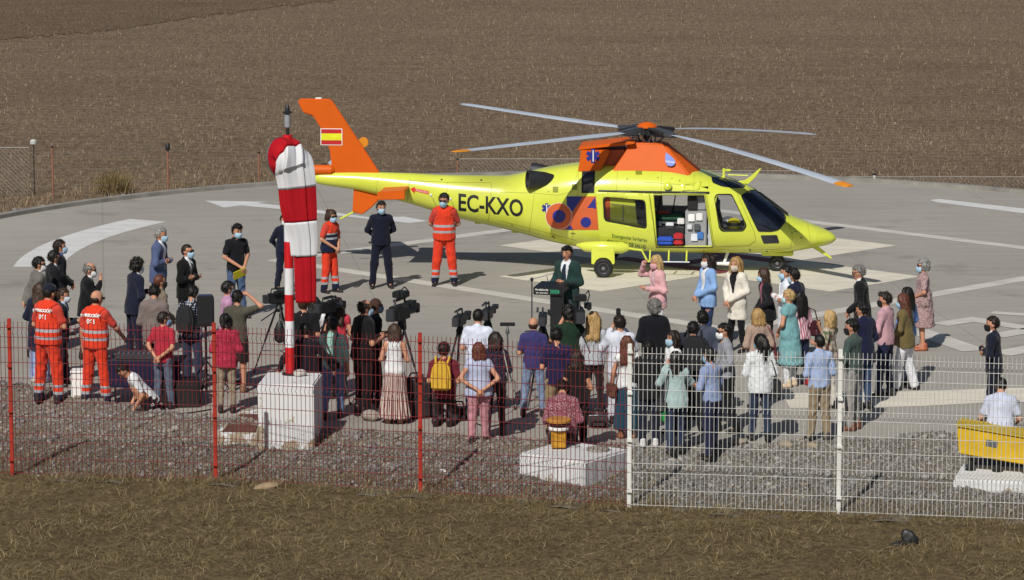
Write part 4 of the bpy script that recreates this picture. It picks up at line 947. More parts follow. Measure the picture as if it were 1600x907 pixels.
og = at(370, 675, 0); e = empty('step_slab', og); tag(e, 'low white slab with two brown covers beside the windsock block', 'slab')
px_block('slab', [(334, 678), (402, 681), (408, 640), (378, 640)], -.2, .06, M_BLOCK, e, og)
M_RUST = plain('brown_cover', '#5b3a2f', .8, var=.25)
px_block('cover_plate', [(346, 674), (400, 674.5), (402, 663), (356, 663)], .06, .075, M_RUST, e, og); px_block('cover_plate', [(363, 657), (403, 657.5), (405, 647), (374, 647)], .06, .075, M_RUST, e, og)
e = empty('windsock', (BX.x - .02, BX.y + .34, .95)); tag(e, 'red and white striped windsock hanging limp from its banded pole', 'windsock')
M_SR = plain('sock_red', '#a3131e', .85, var=.12, vscale=3, spec=.15); M_SW = plain('sock_white', '#cdced2', .85, var=.06, vscale=3, spec=.15)
M_PR = plain('pole_red', '#c31219', .5, var=.1); M_PW = plain('pole_white', '#d8d9dc', .5, var=.08)
z0 = 0.0; k = 0
while z0 < 3.6:
    MB().tube([(0, 0, z0), (0, 0, z0 + .41)], .072, 16).build('pole_band', M_PR if k % 2 == 0 else M_PW, e, smooth=True); z0 += .4102; k += 1
MB().tube([(0, 0, z0), (0, 0, z0 + .10)], .025).build('spindle', M_DGREY, e)
MB().lathe([(.03, 0), (.048, .02), (.048, .20), (.03, .22)], Matrix.Translation((0, 0, z0 + .10)), 14).build('lamp_body', plain('lamp_grey', '#8b9095', .5), e, smooth=True)
MB().lathe([(.07, .33), (.075, .345), (.035, .37), (.035, .43), (.015, .46)], Matrix.Translation((0, 0, z0)), 14).build('lamp_head', M_DGREY, e, smooth=True)
# the sock: a ring mouth that leans towards the camera's left, then cloth falling straight down
ZR = 3.36
C0 = Vector((-.02, -.10, ZR))
axis0 = Vector((-.70, .62, -.10)).normalized()            # the way the mouth faces: left and away
path = [(C0 + axis0*.10, -axis0, .30, .31), (C0, -axis0, .30, .31), (C0 + Vector((.06, -.10, -.03)), Vector((.6, -.5, -.45)), .285, .29), (C0 + Vector((.11, -.16, -.19)), Vector((.3, -.2, -.9)), .268, .21), (C0 + Vector((.145, -.18, -.42)), Vector((.1, 0, -1)), .255, .14),
        (C0 + Vector((.165, -.18, -.70)), Vector((.03, 0, -1)), .250, .12), (C0 + Vector((.20, -.17, -.97)), Vector((.06, 0, -1)), .225, .11), (C0 + Vector((.245, -.15, -1.25)), Vector((.03, 0, -1)), .195, .10),
        (C0 + Vector((.255, -.15, -1.50)), Vector((0, 0, -1)), .185, .09), (C0 + Vector((.27, -.15, -1.46)), Vector((0, 0, -1)), .16, .06), (C0 + Vector((.28, -.15, -1.9)), Vector((0, 0, -1)), .158, .065), (C0 + Vector((.285, -.15, -2.22)), Vector((0, 0, -1)), .15, .06)]
NSK = 64; rows = []; side = Vector((1, 0, 0))
fine = []
for i in range(len(path) - 1):
    kk = 7
    for j in range(kk): t = j/kk; A, B = path[i], path[i+1]; fine.append((A[0].lerp(B[0], t), A[1].lerp(B[1], t).normalized(), A[2] + (B[2]-A[2])*t, A[3] + (B[3]-A[3])*t, i + t))
fine.append((*path[-1], len(path) - 1.0))
def smooth_path(lo_, hi_2):
    sp = np.arange(lo_, hi_2 + 1.0); A_ = np.array([[*path[int(q)][0], *path[int(q)][1], path[int(q)][2], path[int(q)][3]] for q in sp]); ss = np.linspace(lo_, hi_2, int((hi_2 - lo_)*7) + 1)
    return [(Vector([float(pchip(x_, sp, A_[:, k_])) for k_ in range(3)]), Vector([float(pchip(x_, sp, A_[:, k_])) for k_ in range(3, 6)]).normalized(), float(pchip(x_, sp, A_[:, 6])), float(pchip(x_, sp, A_[:, 7])), float(x_)) for x_ in ss]
fine = smooth_path(0, 8) + smooth_path(9, 11)
sx0 = Vector((.59, -.80, 0)).normalized()
for c_, d, ra, rb, s in fine:
    hz = Vector((.66, .75, 0)) if s < 1 else Vector((.66, .75, 0)).lerp(Vector((1, .1, 0)), min(1, (s-1)/2))
    u_ = (hz - d*hz.dot(d)).normalized(); w_ = d.cross(u_).normalized(); row = []; rb = rb*(1 if s < 3 else .72)
    for j in range(NSK):
        a = 2*pi*j/NSK; f_ = 1 + (.10*sin(3*a + .5 + s*.2) + .10*sin(7*a + 1 - s*.12) + .05*sin(13*a + s*.2))*min(1, s/2.5)
        row.append(c_ + u_*cos(a)*ra*f_ + w_*sin(a)*rb*f_)
    rows.append((s, row))
bands = [(0, 1.85, M_SR), (1.85, 4.0, M_SW), (4.0, 5.86, M_SR), (5.86, 8.0, M_SW), (9.0, 11, M_SR)]
for s0, s1, mt in bands:
    rr = [r for r in rows if s0 - 1e-6 <= r[0] <= s1 + .15]
    mb = MB(); mb.V = [tuple(v) for _, r in rr for v in r]; mb.F = [(i*NSK+j, i*NSK+(j+1) % NSK, (i+1)*NSK+(j+1) % NSK, (i+1)*NSK+j) for i in range(len(rr)-1) for j in range(NSK)]
    so = mb.build('sock_band', mt, e, smooth=True); md = so.modifiers.new('cloth', 'SOLIDIFY'); md.thickness = .006
    so.data.polygons.foreach_set('use_smooth', [True]*len(so.data.polygons))
mb = MB(); R0 = rows[0][1]; mb.tube(R0 + [R0[0]], .012, 6, False); mb.build('mouth_ring', M_MGREY, e)
for j in (0, 10, 20, 30): MB().tube([(0, 0, ZR), R0[j]], .008, 6).build('ring_spoke', M_MGREY, e)
# ------------------------------------------------------------------ lamp post on its concrete slab
M_SLAB = painted_block('worn_slab_paint', -.085)
e = empty('lamp_slab', (.84, 49.68, -.2), radians(-36)); tag(e, 'low worn white concrete slab under the yellow lamp stub', 'concrete slab')
MB().box((-.50, -.58, -.1), (.68, .58, .40)).build('slab', M_SLAB, e, bevel=.03)
MB().lathe([(.01, .40), (.17, .405), (.17, .435), (.06, .46), (.01, .46)], Matrix.Translation((.35, .25, 0)), 24).build('cover', plain('cover_concrete', '#8c887f', .9), e, smooth=True)
p = at(873, 699, .22); e = empty('ground_lamp', (p.x, p.y, .22)); tag(e, 'short yellow lamp stub with round amber top on the concrete slab', 'lamp')
M_AMB = plain('lamp_yellow', '#bf8a1c', .5, var=.15)
MB().box((-.11, -.09, 0), (.10, .09, .26)).build('stem', M_AMB, e, bevel=.012)
MB().lathe([(.10, .26), (.15, .27), (.155, .30), (.12, .315)], None, 24).build('collar', M_WHT, e, smooth=True)
MB().lathe([(.13, .315), (.135, .36), (.11, .37)], None, 24).build('gasket', M_BLK, e, smooth=True)
MB().lathe([(.12, .37), (.185, .385), (.19, .42), (.17, .435), (.01, .44)], None, 24).build('top', plain('amber_top', '#b07a34', .5, var=.15), e, smooth=True)
MB().tube([(.12, -.02, .1), (.2, -.06, .14), (.24, 0, .02), (.32, .06, 0)], .008).build('cable', M_BLK, e)
# ------------------------------------------------------------------ yellow approach light on its slab
e = empty('indicator_slab', (7.25, 48.95, -.2), radians(-14)); tag(e, 'worn white concrete slab under the yellow approach light', 'concrete slab')
MB().box((-.75, -.55, -.1), (1.5, .55, .20)).build('slab', M_SLAB, e, bevel=.03)
e = empty('approach_light', (7.12, 49.25, 0), radians(-14)); e.scale = (.9, .9, .9); tag(e, 'yellow approach light box tilted on short black legs', 'approach light')
M_HY = plain('weathered_yellow', '#c6a112', .5, var=.15, vscale=3); M_ = Matrix.Rotation(radians(7), 4, 'Y')
MB().prism([(-.62, .22), (.75, .22), (.75, .66), (-.70, .66), (-.70, .56)], -.32, .30, lambda x, y, z: M_ @ Vector((x, y, z))).build('housing', M_HY, e, bevel=.015)
MB().prism([(-.74, .662), (.78, .662), (.78, .685), (-.74, .685)], -.35, .33, lambda x, y, z: M_ @ Vector((x, y, z))).build('lid', plain('lid_yellow', '#b59a1c', .6, var=.15), e, bevel=.006)
MB().prism([(-.22, .42), (-.03, .42), (-.03, .53), (-.22, .53)], -.326, -.322, lambda x, y, z: M_ @ Vector((x, y, z))).build('name_plate', M_MGREY, e)
MB().lathe([(.04, -.03), (.11, -.02), (.11, .02), (.04, .03)], M_ @ Matrix.Translation((.62, -.33, .42)) @ Matrix.Rotation(pi/2, 4, 'X'), 18).build('lens_cap', M_BLK, e, smooth=True)
for xx in (-.42, .02, .5): 
    MB().tube([(xx, -.15, 0), (xx, -.15, .34)], .045, 12).build('leg', M_BLK, e, smooth=True)
    MB().lathe([(.09, 0), (.09, .02), (.05, .03)], Matrix.Translation((xx, -.15, 0)), 14).build('foot', M_BLK, e)
# black litter on the verge
p = at(1415, 852, -.19); e = empty('black_litter', p); tag(e, 'crumpled black plastic litter on the dry verge', 'litter')
bV, bF = ico(3); e2 = link(bpy.data.objects.new('crumpled_sheet', mesh_np('crumpled_sheet', bV*(1 + .5*vnoise(bV, 3, .5, 3))[:, None]*np.array([.11, .06, .11]) + np.array([.05, 0, .08]), bF, plain('black_film', '#17191c', .5), False)), e)
e2 = link(bpy.data.objects.new('torn_flap', mesh_np('torn_flap', bV*(1 + .5*vnoise(bV, 8, .5, 3))[:, None]*np.array([.10, .06, .035]) + np.array([-.10, -.05, .03]), bF, MATS['black_film'], False)), e)
# ------------------------------------------------------------------ people
class Field:
    """signed distance grid that becomes one continuous surface"""
    def __init__(s, lo, hi, v):
        s.lo = np.array(lo, float); s.v = v; s.n = np.ceil((np.array(hi) - s.lo)/v).astype(int) + 1
        s.F = np.ones(s.n, np.float32)
        s.ax = [s.lo[i] + v*np.arange(s.n[i]) for i in range(3)]
    def cone(s, a, b, ra, rb, k=.03, sc=(1, 1, 1), T=None):
        a = np.array(a, float); b = np.array(b, float); T = np.eye(4) if T is None else T
        wa, wb = T[:3, :3] @ a + T[:3, 3], T[:3, :3] @ b + T[:3, 3]; m = max(ra, rb)*max(sc) + k + 2.5*s.v
        i0 = np.maximum(0, np.floor((np.minimum(wa, wb) - m - s.lo)/s.v).astype(int)); i1 = np.minimum(s.n, np.ceil((np.maximum(wa, wb) + m - s.lo)/s.v).astype(int) + 1)
        if (i1 <= i0).any(): return s
        sl = tuple(slice(p, q) for p, q in zip(i0, i1))
        X, Y, Z = s.ax[0][sl[0]][:, None, None], s.ax[1][sl[1]][None, :, None], s.ax[2][sl[2]][None, None, :]
        R = T[:3, :3]; X = X - T[0, 3]; Y = Y - T[1, 3]; Z = Z - T[2, 3]
        isc = 1/np.array(sc)
        q = [(R[0, i]*X + R[1, i]*Y + R[2, i]*Z - a[i])*isc[i] for i in range(3)]
        d = (b - a)*isc; L = d @ d
        if L < 1e-12: t = 0.0; D = np.sqrt(q[0]**2 + q[1]**2 + q[2]**2) - ra
        else:
            t = np.clip((q[0]*d[0] + q[1]*d[1] + q[2]*d[2])/L, 0, 1)
            D = np.sqrt((q[0]-t*d[0])**2 + (q[1]-t*d[1])**2 + (q[2]-t*d[2])**2) - (ra + (rb-ra)*t)
        D = D*min(sc); F = s.F[sl]
        h = np.clip(.5 + .5*(F - D)/k, 0, 1); s.F[sl] = F + (D - F)*h - k*h*(1-h); return s
    def local(s, T=None):
        X, Y, Z = s.ax[0][:, None, None], s.ax[1][None, :, None], s.ax[2][None, None, :]
        if T is None: return X, Y, Z
        R = T[:3, :3]; X = X - T[0, 3]; Y = Y - T[1, 3]; Z = Z - T[2, 3]
        return [R[0, i]*X + R[1, i]*Y + R[2, i]*Z for i in range(3)]
    def cut(s, fn, T=None):
        """remove where fn < 0"""
        X, Y, Z = s.local(T); s.F = np.maximum(s.F, -fn(X, Y, Z)).astype(np.float32); return s
    def mesh(s):
        F = s.F.copy(); F[0] = F[-1] = 1; F[:, 0] = F[:, -1] = 1; F[:, :, 0] = F[:, :, -1] = 1
        S = F < 0; nx, ny, nz = F.shape
        c = np.zeros((nx-1, ny-1, nz-1), np.int8)
        for i in (0, 1):
            for j in (0, 1):
                for k in (0, 1): c += S[i:nx-1+i, j:ny-1+j, k:nz-1+k]
        I = np.argwhere((c > 0) & (c < 8)); idx = -np.ones(c.shape, np.int32); idx[tuple(I.T)] = np.arange(len(I))
        P = np.zeros((len(I), 3)); cnt = np.zeros(len(I))
        cs = [(i, j, k) for i in (0, 1) for j in (0, 1) for k in (0, 1)]
        for a in cs:
            for ax in range(3):
                if a[ax]: continue
                b = list(a); b[ax] = 1
                fa = F[I[:, 0]+a[0], I[:, 1]+a[1], I[:, 2]+a[2]]; fb = F[I[:, 0]+b[0], I[:, 1]+b[1], I[:, 2]+b[2]]
                m = (fa < 0) != (fb < 0); t = fa[m]/(fa[m]-fb[m]); q = np.tile(np.array(a, float), (m.sum(), 1)); q[:, ax] += t
                P[m] += q; cnt[m] += 1
        V = (I + P/cnt[:, None])*s.v + s.lo; Q = []
        for ax in range(3):
            A, B = [slice(1, -1)]*3, [slice(1, -1)]*3; A[ax] = slice(0, -1); B[ax] = slice(1, None)
            fa, fb = S[tuple(A)], S[tuple(B)]; E = np.argwhere(fa != fb)
            if not len(E): continue
            sg = fa[tuple(E.T)]; E = E.copy()
            for d in range(3):
                if d != ax: E[:, d] += 1
            u, w = (ax+1) % 3, (ax+2) % 3; o = np.eye(3, dtype=int)
            q = np.stack([idx[tuple((E - du*o[u] - dw*o[w]).T)] for du, dw in ((1, 1), (0, 1), (0, 0), (1, 0))], 1)
            q[~sg] = q[~sg][:, ::-1]; Q.append(q)
        return V, np.concatenate(Q)
def normals(V, Q):
    n = np.cross(V[Q[:, 2]] - V[Q[:, 0]], V[Q[:, 3]] - V[Q[:, 1]]); o = np.zeros_like(V)
    for i in range(4): np.add.at(o, Q[:, i], n)
    return o/np.maximum(1e-9, np.linalg.norm(o, axis=1))[:, None]
def rx(a): c, s = cos(a), sin(a); M = np.eye(4); M[1, 1], M[1, 2], M[2, 1], M[2, 2] = c, -s, s, c; return M
def rzm(a): c, s = cos(a), sin(a); M = np.eye(4); M[0, 0], M[0, 1], M[1, 0], M[1, 1] = c, -s, s, c; return M
def trn(x, y, z): M = np.eye(4); M[:3, 3] = (x, y, z); return M
ARMS = {'down': ((.235, -.01, 1.13), (.25, .05, .89)), 'loose': ((.24, -.03, 1.13), (.235, .10, .90)), 'back': ((.265, -.10, 1.16), (.05, -.20, .97)), 'front': ((.26, .0, 1.16), (.045, .22, .98)),
        'cross': ((.265, .03, 1.15), (-.10, .185, 1.18)), 'cam': ((.27, .12, 1.22), (.10, .30, 1.50)), 'chest': ((.24, -.02, 1.13), (.09, .27, 1.18)), 'brow': ((.36, .15, 1.38), (.13, .20, 1.63)),
        'crown': ((.41, .05, 1.50), (.16, .06, 1.70)), 'chin': ((.2, .12, 1.13), (.05, .22, 1.46)), 'out': ((.25, .02, 1.14), (.2, .29, 1.12)), 'lap': ((.25, .06, 1.15), (.16, .32, 1.04)), 'wide': ((.36, .02, 1.18), (.44, .14, .98)), 'reach': ((.28, .14, 1.18), (.25, .40, 1.02))}
HDIR = {'cross': (-1, -.25, .05), 'front': (-.6, .25, -.75), 'back': (-.6, -.2, -.7), 'chest': (-.6, .6, .3), 'chin': (-.3, -.1, .9), 'crown': (-.9, 0, -.2), 'brow': (-.9, .1, .1), 'out': (-.3, .9, -.1)}
LEGS = {'ground': (-.74, ((.2, .30, .42), (.15, .12, .09)), ((.2, .30, .42), (.15, .12, .09))), 'stand': (0, ((.10, .015, .50), (.11, -.01, .09)), ((.10, .015, .50), (.11, -.01, .09))), 'wide': (0, ((.14, .015, .50), (.18, -.01, .09)), ((.14, .015, .50), (.18, -.01, .09))), 'easy': (-.01, ((.10, .03, .50), (.12, .06, .09)), ((.11, .0, .50), (.13, -.05, .09))), 'step': (-.02, ((.10, .10, .50), (.10, .13, .09)), ((.11, -.01, .50), (.12, -.13, .10))),
        'close': (0, ((.08, .01, .50), (.07, -.01, .09)), ((.08, .01, .50), (.07, -.01, .09))), 'kneel': (-.42, ((.12, .24, .07), (.11, -.18, .08)), ((.13, .26, .07), (.12, -.16, .08))), 'squat': (-.56, ((.19, .36, .50), (.14, .06, .09)), ((.19, .36, .50), (.14, .06, .09))),
        'sit': (-.44, ((.14, .43, .50), (.15, .42, .09)), ((.15, .43, .50), (.16, .40, .09)))}
SKINS = {'a': '#b8856a', 'b': '#c4957a', 'c': '#9c6b52'}
HAIRC = {'black': '#15120f', 'dark': '#241a14', 'brown': '#3d2a1e', 'auburn': '#5b3322', 'blonde': '#a58452', 'fair': '#b79a68', 'grey': '#74726f', 'silver': '#8e8d8a'}
def skin_mat(k):
    return plain('skin_' + k, SKINS[k], .6, var=.08, vscale=12, spec=.35)
HAIR_CACHE = {}
def hair_mesh(style):
    if style in HAIR_CACHE: return HAIR_CACHE[style]
    f = Field((-.2, -.26, -.55), (.2, .2, .24), .0125); c = (0, -.002, .02)       # head frame: origin at the middle of the head
    amp, fr = .009, 13
    if style in ('short', 'crop', 'fringe', 'quiff'):
        f.cone((0, -.012, .022), (0, -.012, .022), .113 if style != 'crop' else .107, .1, .01, (.84, 1.0, 1.0)); f.cone((0, -.05, -.02), (0, -.05, -.02), .068, .06, .02, (1, .8, 1))
        if style == 'quiff': f.cone((-.02, .06, .105), (.03, .07, .10), .03, .03, .03)
        f.cut(lambda X, Y, Z: np.maximum(-(Y - (.052 - np.maximum(0, .05 - Z)*.85)), Z - .072)*-1*-1 if False else np.maximum(.012 - Y, Z - .07) + np.zeros_like(X))
        f.cut(lambda X, Y, Z: (Z + .07) + 0*X + 0*Y)
        f.cut(lambda X, Y, Z: np.maximum(np.maximum(-.035 - Y, Z - .01), -(np.abs(X) - .05)) + 0*X)
        if style == 'fringe': f.cut(lambda X, Y, Z: np.sqrt(X**2 + (Y + .0)**2*.8 + (Z - .14)**2) - .098)
        if style == 'crop': amp = .002
    elif style == 'bald':
        f.cone((0, -.03, -.02), (0, -.03, -.02), .098, .1, .01, (.86, .82, .7)); f.cut(lambda X, Y, Z: -.0 - Y + 0*X + 0*Z if False else .0 + np.maximum(.0 - Y, Z - 9) + 0*X)
        amp = .001
    elif style == 'curly':
        f.cone((0, -.02, .03), (0, -.02, .03), .13, .1, .01, (.86, .95, .98)); f.cone((0, -.06, -.03), (0, -.06, -.03), .085, .1, .03)
        f.cut(lambda X, Y, Z: np.maximum(.03 - Y, Z - .065) + 0*X); f.cut(lambda X, Y, Z: Z + .085 + 0*X + 0*Y); amp, fr = .012, 14
    else:   # long styles
        f.cone((0, -.015, .027), (0, -.015, .027), .120, .1, .01, (.86, 1.0, 1.0))
        L = {'bob': -.13, 'long': -.24, 'wavy': -.30, 'tail': -.10, 'bun': -.06, 'volume': -.16}[style]
        for sx in (-.055, 0, .055): f.cone((sx, -.055, 0), (sx*1.15, -.08, L), .062 if style != 'volume' else .085, .042 if style not in ('wavy', 'volume') else .06, .03)
        for sx in (-1, 1):
            if style not in ('tail', 'bun'): f.cone((sx*.075, .0, .02), (sx*.095, .0, max(L, -.2)), .038, .03, .03)
        if style == 'tail': f.cone((0, -.115, .05), (0, -.15, -.05), .045, .06, .03); f.cone((0, -.15, -.05), (0, -.13, -.25), .06, .03, .03)
        if style == 'bun': f.cone((0, -.125, .065), (0, -.125, .065), .055, .05, .02)
        f.cut(lambda X, Y, Z: np.maximum(np.maximum(.035 - Y, Z - .068), np.abs(X) - .072) + 0*X); f.cut(lambda X, Y, Z: np.maximum(.06 - Y, Z - .05) + 0*X)
        amp, fr = (.013, 8) if style in ('wavy', 'volume') else (.008, 9)
    V, Q = f.mesh(); n = normals(V, Q)
    V = V + n*(amp*vnoise(V*np.array([1, 1, .45 if style not in ('curly', 'volume') else 1]), 4, fr, 2))[:, None]
    if style not in ('bald', 'crop'):          # loose locks over the surface
        r = np.random.default_rng(len(style)*13 + 1); m_ = 420 if style in ('wavy', 'volume', 'long', 'bob', 'curly') else 260
        i = r.integers(0, len(V), m_); p0 = V[i]; nn = n[i]; tg = np.cross(nn, r.normal(size=(m_, 3))); tg /= np.linalg.norm(tg, axis=1)[:, None]
        if style in ('short', 'quiff', 'fringe', 'curly'): dr = nn*.55 + tg*.7 + np.array([0, -.1, -.1])
        else: dr = nn*.25 + tg*.35 + np.array([0, 0, -.9])
        dr /= np.linalg.norm(dr, axis=1)[:, None]; L_2 = r.uniform(.02, .045 if style in ('short', 'quiff', 'fringe', 'curly') else .09, m_)[:, None]; sd = np.cross(dr, nn); sd /= np.maximum(1e-6, np.linalg.norm(sd, axis=1))[:, None]; w_2 = r.uniform(.003, .008, m_)[:, None]
        p0 = p0 - nn*.004; q4 = np.stack([p0 - sd*w_2, p0 + sd*w_2, p0 + dr*L_2 + sd*w_2*.2, p0 + dr*L_2 - sd*w_2*.2], 1).reshape(-1, 3)
        Q = np.r_[Q, np.arange(m_*4).reshape(-1, 4) + len(V)]; V = np.r_[V, q4]
    HAIR_CACHE[style] = (V, Q); return HAIR_CACHE[style]
MESHES = {}
def shared(key, V, Q, mat, smooth=True):
    if key not in MESHES: MESHES[key] = mesh_np(key[0], V, Q, mat, smooth)
    return MESHES[key]
def hair_mat(c):
    key = 'hair_' + c
    if key in MATS: return MATS[key]
    m, nt, b = new_mat(key); o = tc(nt); col = lin(HAIRC[c]); n = noise(nt, scaled(nt, o, (60, 60, 9)), 1, 4, .7)
    nt.links.new(ramp(nt, n, [(.3, tuple(x*.45 for x in col[:3]) + (1,)), (.7, tuple(min(1, x*1.35) for x in col[:3]) + (1,))]), b.inputs['Base Color'])
    b.inputs['Roughness'].default_value = .5; b.inputs['Specular IOR Level'].default_value = .35; bump(nt, b, n, .6, .01); return m
def mask_mesh():
    if 'mask' in HAIR_CACHE: return HAIR_CACHE['mask']
    f = Field((-.13, -.03, -.16), (.13, .18, .06), .01)
    f.cone((0, .035, -.055), (0, .035, -.055), .092, .09, .01, (.82, .95, .9)); f.cone((0, .10, -.035), (0, .088, -.075), .034, .034, .03)
    f.cut(lambda X, Y, Z: np.maximum(Z - 9, Y - .038 - .35*np.maximum(0, -Z - .09)) + 0*X); f.cut(lambda X, Y, Z: (-.012 - Z) + .15*np.abs(X) + 0*Y); f.cut(lambda X, Y, Z: Z + .118 + 0*X + 0*Y)
    V, Q = f.mesh(); V = V + normals(V, Q)*(.003*np.sin(V[:, 2]*420))[:, None]; HAIR_CACHE['mask'] = (V, Q); return V, Q
def sweep_hand(w, d, nrm, V, F, k, sgn):
    """five bent fingers on the end of a palm"""
    side = np.cross(d, nrm); n0 = len(V)
    def finger(p, dd, L, r, curl):
        nonlocal V, F
        pts = [p]; q = dd.copy(); pos = p.copy()
        for j, l in enumerate((.45, .32, .23)):
            pos = pos + q*L*l; pts.append(pos); q = q*cos(curl) + nrm*sin(curl); q /= np.linalg.norm(q)
        base = len(V); s2 = np.cross(dd, nrm); s2 /= np.linalg.norm(s2)
        for j, c in enumerate(pts):
            t = pts[min(j+1, 3)] - pts[max(j-1, 0)]; t = t/np.linalg.norm(t); n2 = np.cross(s2, t); rr = r*(1 - .12*j)
            for a in range(5): V.append(c + rr*(s2*cos(a*2*pi/5) + n2*sin(a*2*pi/5)))
        for j in range(3):
            for a in range(5): F.append((base+j*5+a, base+j*5+(a+1) % 5, base+j*5+5+(a+1) % 5, base+j*5+5+a))
        F.append((base+15, base+16, base+17, base+18)); F.append((base+15, base+18, base+19, base+19))
    tip = w + d*.085
    for o, L in ((-.030, .072), (-.010, .082), (.010, .078), (.029, .062)): finger(tip + side*o*sgn - d*.012, d, L, .0095, .38)
    finger(w + d*.03 - side*.030*sgn, (d*.75 - side*.6*sgn + nrm*.15)/1.0, .062, .0105, .25)
def person(h, H=1.70, phi=90, f=None, top=None, legs='stand', arms='down', hair=('short', 'dark'), mask=None, glasses=None, skin='a', bottom=None, label='', fem=False, fat=1.0, lean=0, yaw=0, nod=0, shoes='#1c1a19', hat=None, extra=None, ground=None, group='people gathered on the landing pad', turn=None):
    """h: where the photograph shows the crown of the head; f: the row of the feet where it shows them"""
    pr_ = random.Random(int(h[0])*31 + int(h[1]))
    if legs == 'stand' and bottom[0] != 'skirt' and top[0] != 'dress': legs = pr_.choice(['stand', 'easy', 'easy', 'step'])
    lean = lean or pr_.uniform(-1.5, 5.5); yaw = yaw or pr_.uniform(-14, 14); nod = nod or pr_.uniform(-2, 9)
    dz, (lk, la), (rk, ra_) = LEGS[legs]
    if legs in ('easy', 'step') and pr_.random() < .5: (lk, la), (rk, ra_) = (rk, ra_), (lk, la)
    if f is not None and dz > -.1:
        p = at(h[0], f); z = 1.2
        while to_px(p.x, p.y, z)[1] > h[1]: z += .005
        H = min(1.93, max(1.48, z))
    k = H/1.75; lean = radians(lean)
    hip0 = np.array([0, 0, .92 + dz])
    U = trn(0, 0, dz) @ trn(0, 0, .92) @ rx(-lean) @ trn(0, 0, -.92)
    Hd = U @ trn(0, .005, 1.52) @ rzm(radians(yaw)) @ rx(-radians(nod)) @ trn(0, .008, .115)
    crown = (Hd @ np.array([0, 0, .115, 1]))[:3]; ztop = crown[2]*k
    p = at(h[0], h[1], ztop)
    cphi, sphi = cos(radians(phi - 90)), sin(radians(phi - 90))
    p = Vector((p.x - (crown[0]*cphi - crown[1]*sphi)*k, p.y - (crown[0]*sphi + crown[1]*cphi)*k, 0))
    root = empty('person', (p.x, p.y, ground or 0), radians(phi - 90)); tag(root, label, 'person', group)
    al, ar = (arms, arms) if isinstance(arms, str) else arms
    A = []
    for s, nm in ((-1, al), (1, ar)):
        e_, w_ = ARMS[nm]; sh = np.array([s*(.172 if not fem else .158), 0, 1.405]); e_ = np.array([s*e_[0], e_[1], e_[2]]); w_ = np.array([s*w_[0], w_[1], w_[2]])
        if nm == 'cross' and s < 0: w_ = w_ + np.array([0, .035, .035])
        if nm in ('back', 'front') and s < 0: w_ = w_ + np.array([.02, .015*np.sign(w_[1]), .02])
        if fat > 1.1: e_[0] *= fat*.95
        A.append((sh, e_, w_))
    Lg = [(np.array([-.088, 0, .92 + dz]), np.array([-lk[0], lk[1], lk[2]]), np.array([-la[0], la[1], la[2]])), (np.array([.088, 0, .92 + dz]), np.array([rk[0], rk[1], rk[2]]), np.array([ra_[0], ra_[1], ra_[2]]))]
    pts = np.array([q for a in A for q in a]); pts = np.c_[pts, np.ones(len(pts))] @ U.T; pts = np.r_[pts[:, :3], np.array([q for l in Lg for q in l]), [crown]]
    lo = pts.min(0) - np.array([.36, .36, .16]); hi = pts.max(0) + np.array([.36, .36, .12]); lo[2] = -.03
    def R(x): return x*fat
    # ---- body
    B = Field(lo, hi, .021); hipw = .150 if not fem else .158; wst = .128 if not fem else .112; chs = .152 if not fem else .140
    B.cone((0, 0, .95), (0, 0, 1.08), R(hipw), R(wst), .05, (1, .70, 1), U).cone((0, 0, 1.08), (0, .005, 1.32), R(wst), R(chs), .06, (1, .68, 1), U)
    sx = .145 if not fem else .13
    B.cone((-sx, 0, 1.405), (sx, 0, 1.405), .062, .062, .06, (1, 1, 1), U).cone((0, -.005, 1.42), (0, 0, 1.56), .075, .052, .05, (1, 1, 1), U)
    B.cone((0, -.008, .022), (0, -.008, .022), .102, .1, .02, (.80, 1.0, 1.0), Hd).cone((0, .012, -.03), (0, .048, -.085), .068, .036, .03, (.92, 1, 1), Hd)
    B.cone((0, .088, .005), (0, .112, -.03), .011, .017, .012, (1, 1, 1), Hd)
    for s in (-1, 1): B.cone((s*.08, -.008, -.005), (s*.082, -.008, -.03), .026, .02, .008, (.5, .8, 1), Hd)
    V2, F2 = [], []
    for (sh, e_, w_), s in zip(A, (-1, 1)):
        B.cone(sh, e_, .05, .04, .03, (1, 1, 1), U).cone(e_, w_, .041, .028, .02, (1, 1, 1), U)
        d = (w_ - e_)/np.linalg.norm(w_ - e_); hd = HDIR.get(al if s < 0 else ar)
        if hd is not None: d = d*.35 + np.array([s*hd[0], hd[1], hd[2]])*.65; d /= np.linalg.norm(d)
        B.cone(w_, w_ + d*.075, .027, .032, .02, (1, 1, 1), U)
        cen = np.array([0, .1 if w_[1] > 0 else -.05, w_[2]]); nr = cen - w_; nr -= d*(nr @ d); nr = nr/max(1e-6, np.linalg.norm(nr))
        R3 = U[:3, :3]; w3 = (U @ np.r_[w_, 1])[:3]
        sweep_hand(w3, R3 @ d, R3 @ nr, V2, F2, k, s)
    for hp, kn, an in Lg:
        B.cone(hp, kn, .083*min(fat, 1.2), .055, .03).cone(kn, an, .056, .036, .02).cone(an, an + np.array([0, .09, -.05]), .034, .022, .02)
    V, Q = B.mesh(); n0 = len(V); V = np.r_[V, np.array(V2)]; Q = np.r_[Q, np.array(F2) + n0]
    body = link(bpy.data.objects.new('body', mesh_np('body', V*k, Q, skin_mat(skin))), root)
    def part(name, f, mat, fold=.006, seed=1, fr=7):
        V, Q = f.mesh()
        if not len(V): return None
        if fold:
            n = normals(V, Q); V = V + n*(fold*1.25*vnoise(V*np.array([1.3, 1.3, .75]), seed, fr, 3))[:, None]
        return link(bpy.data.objects.new(name, mesh_np(name, V*k, Q, mat)), root)
    sd = int(h[0])*7 + int(h[1])
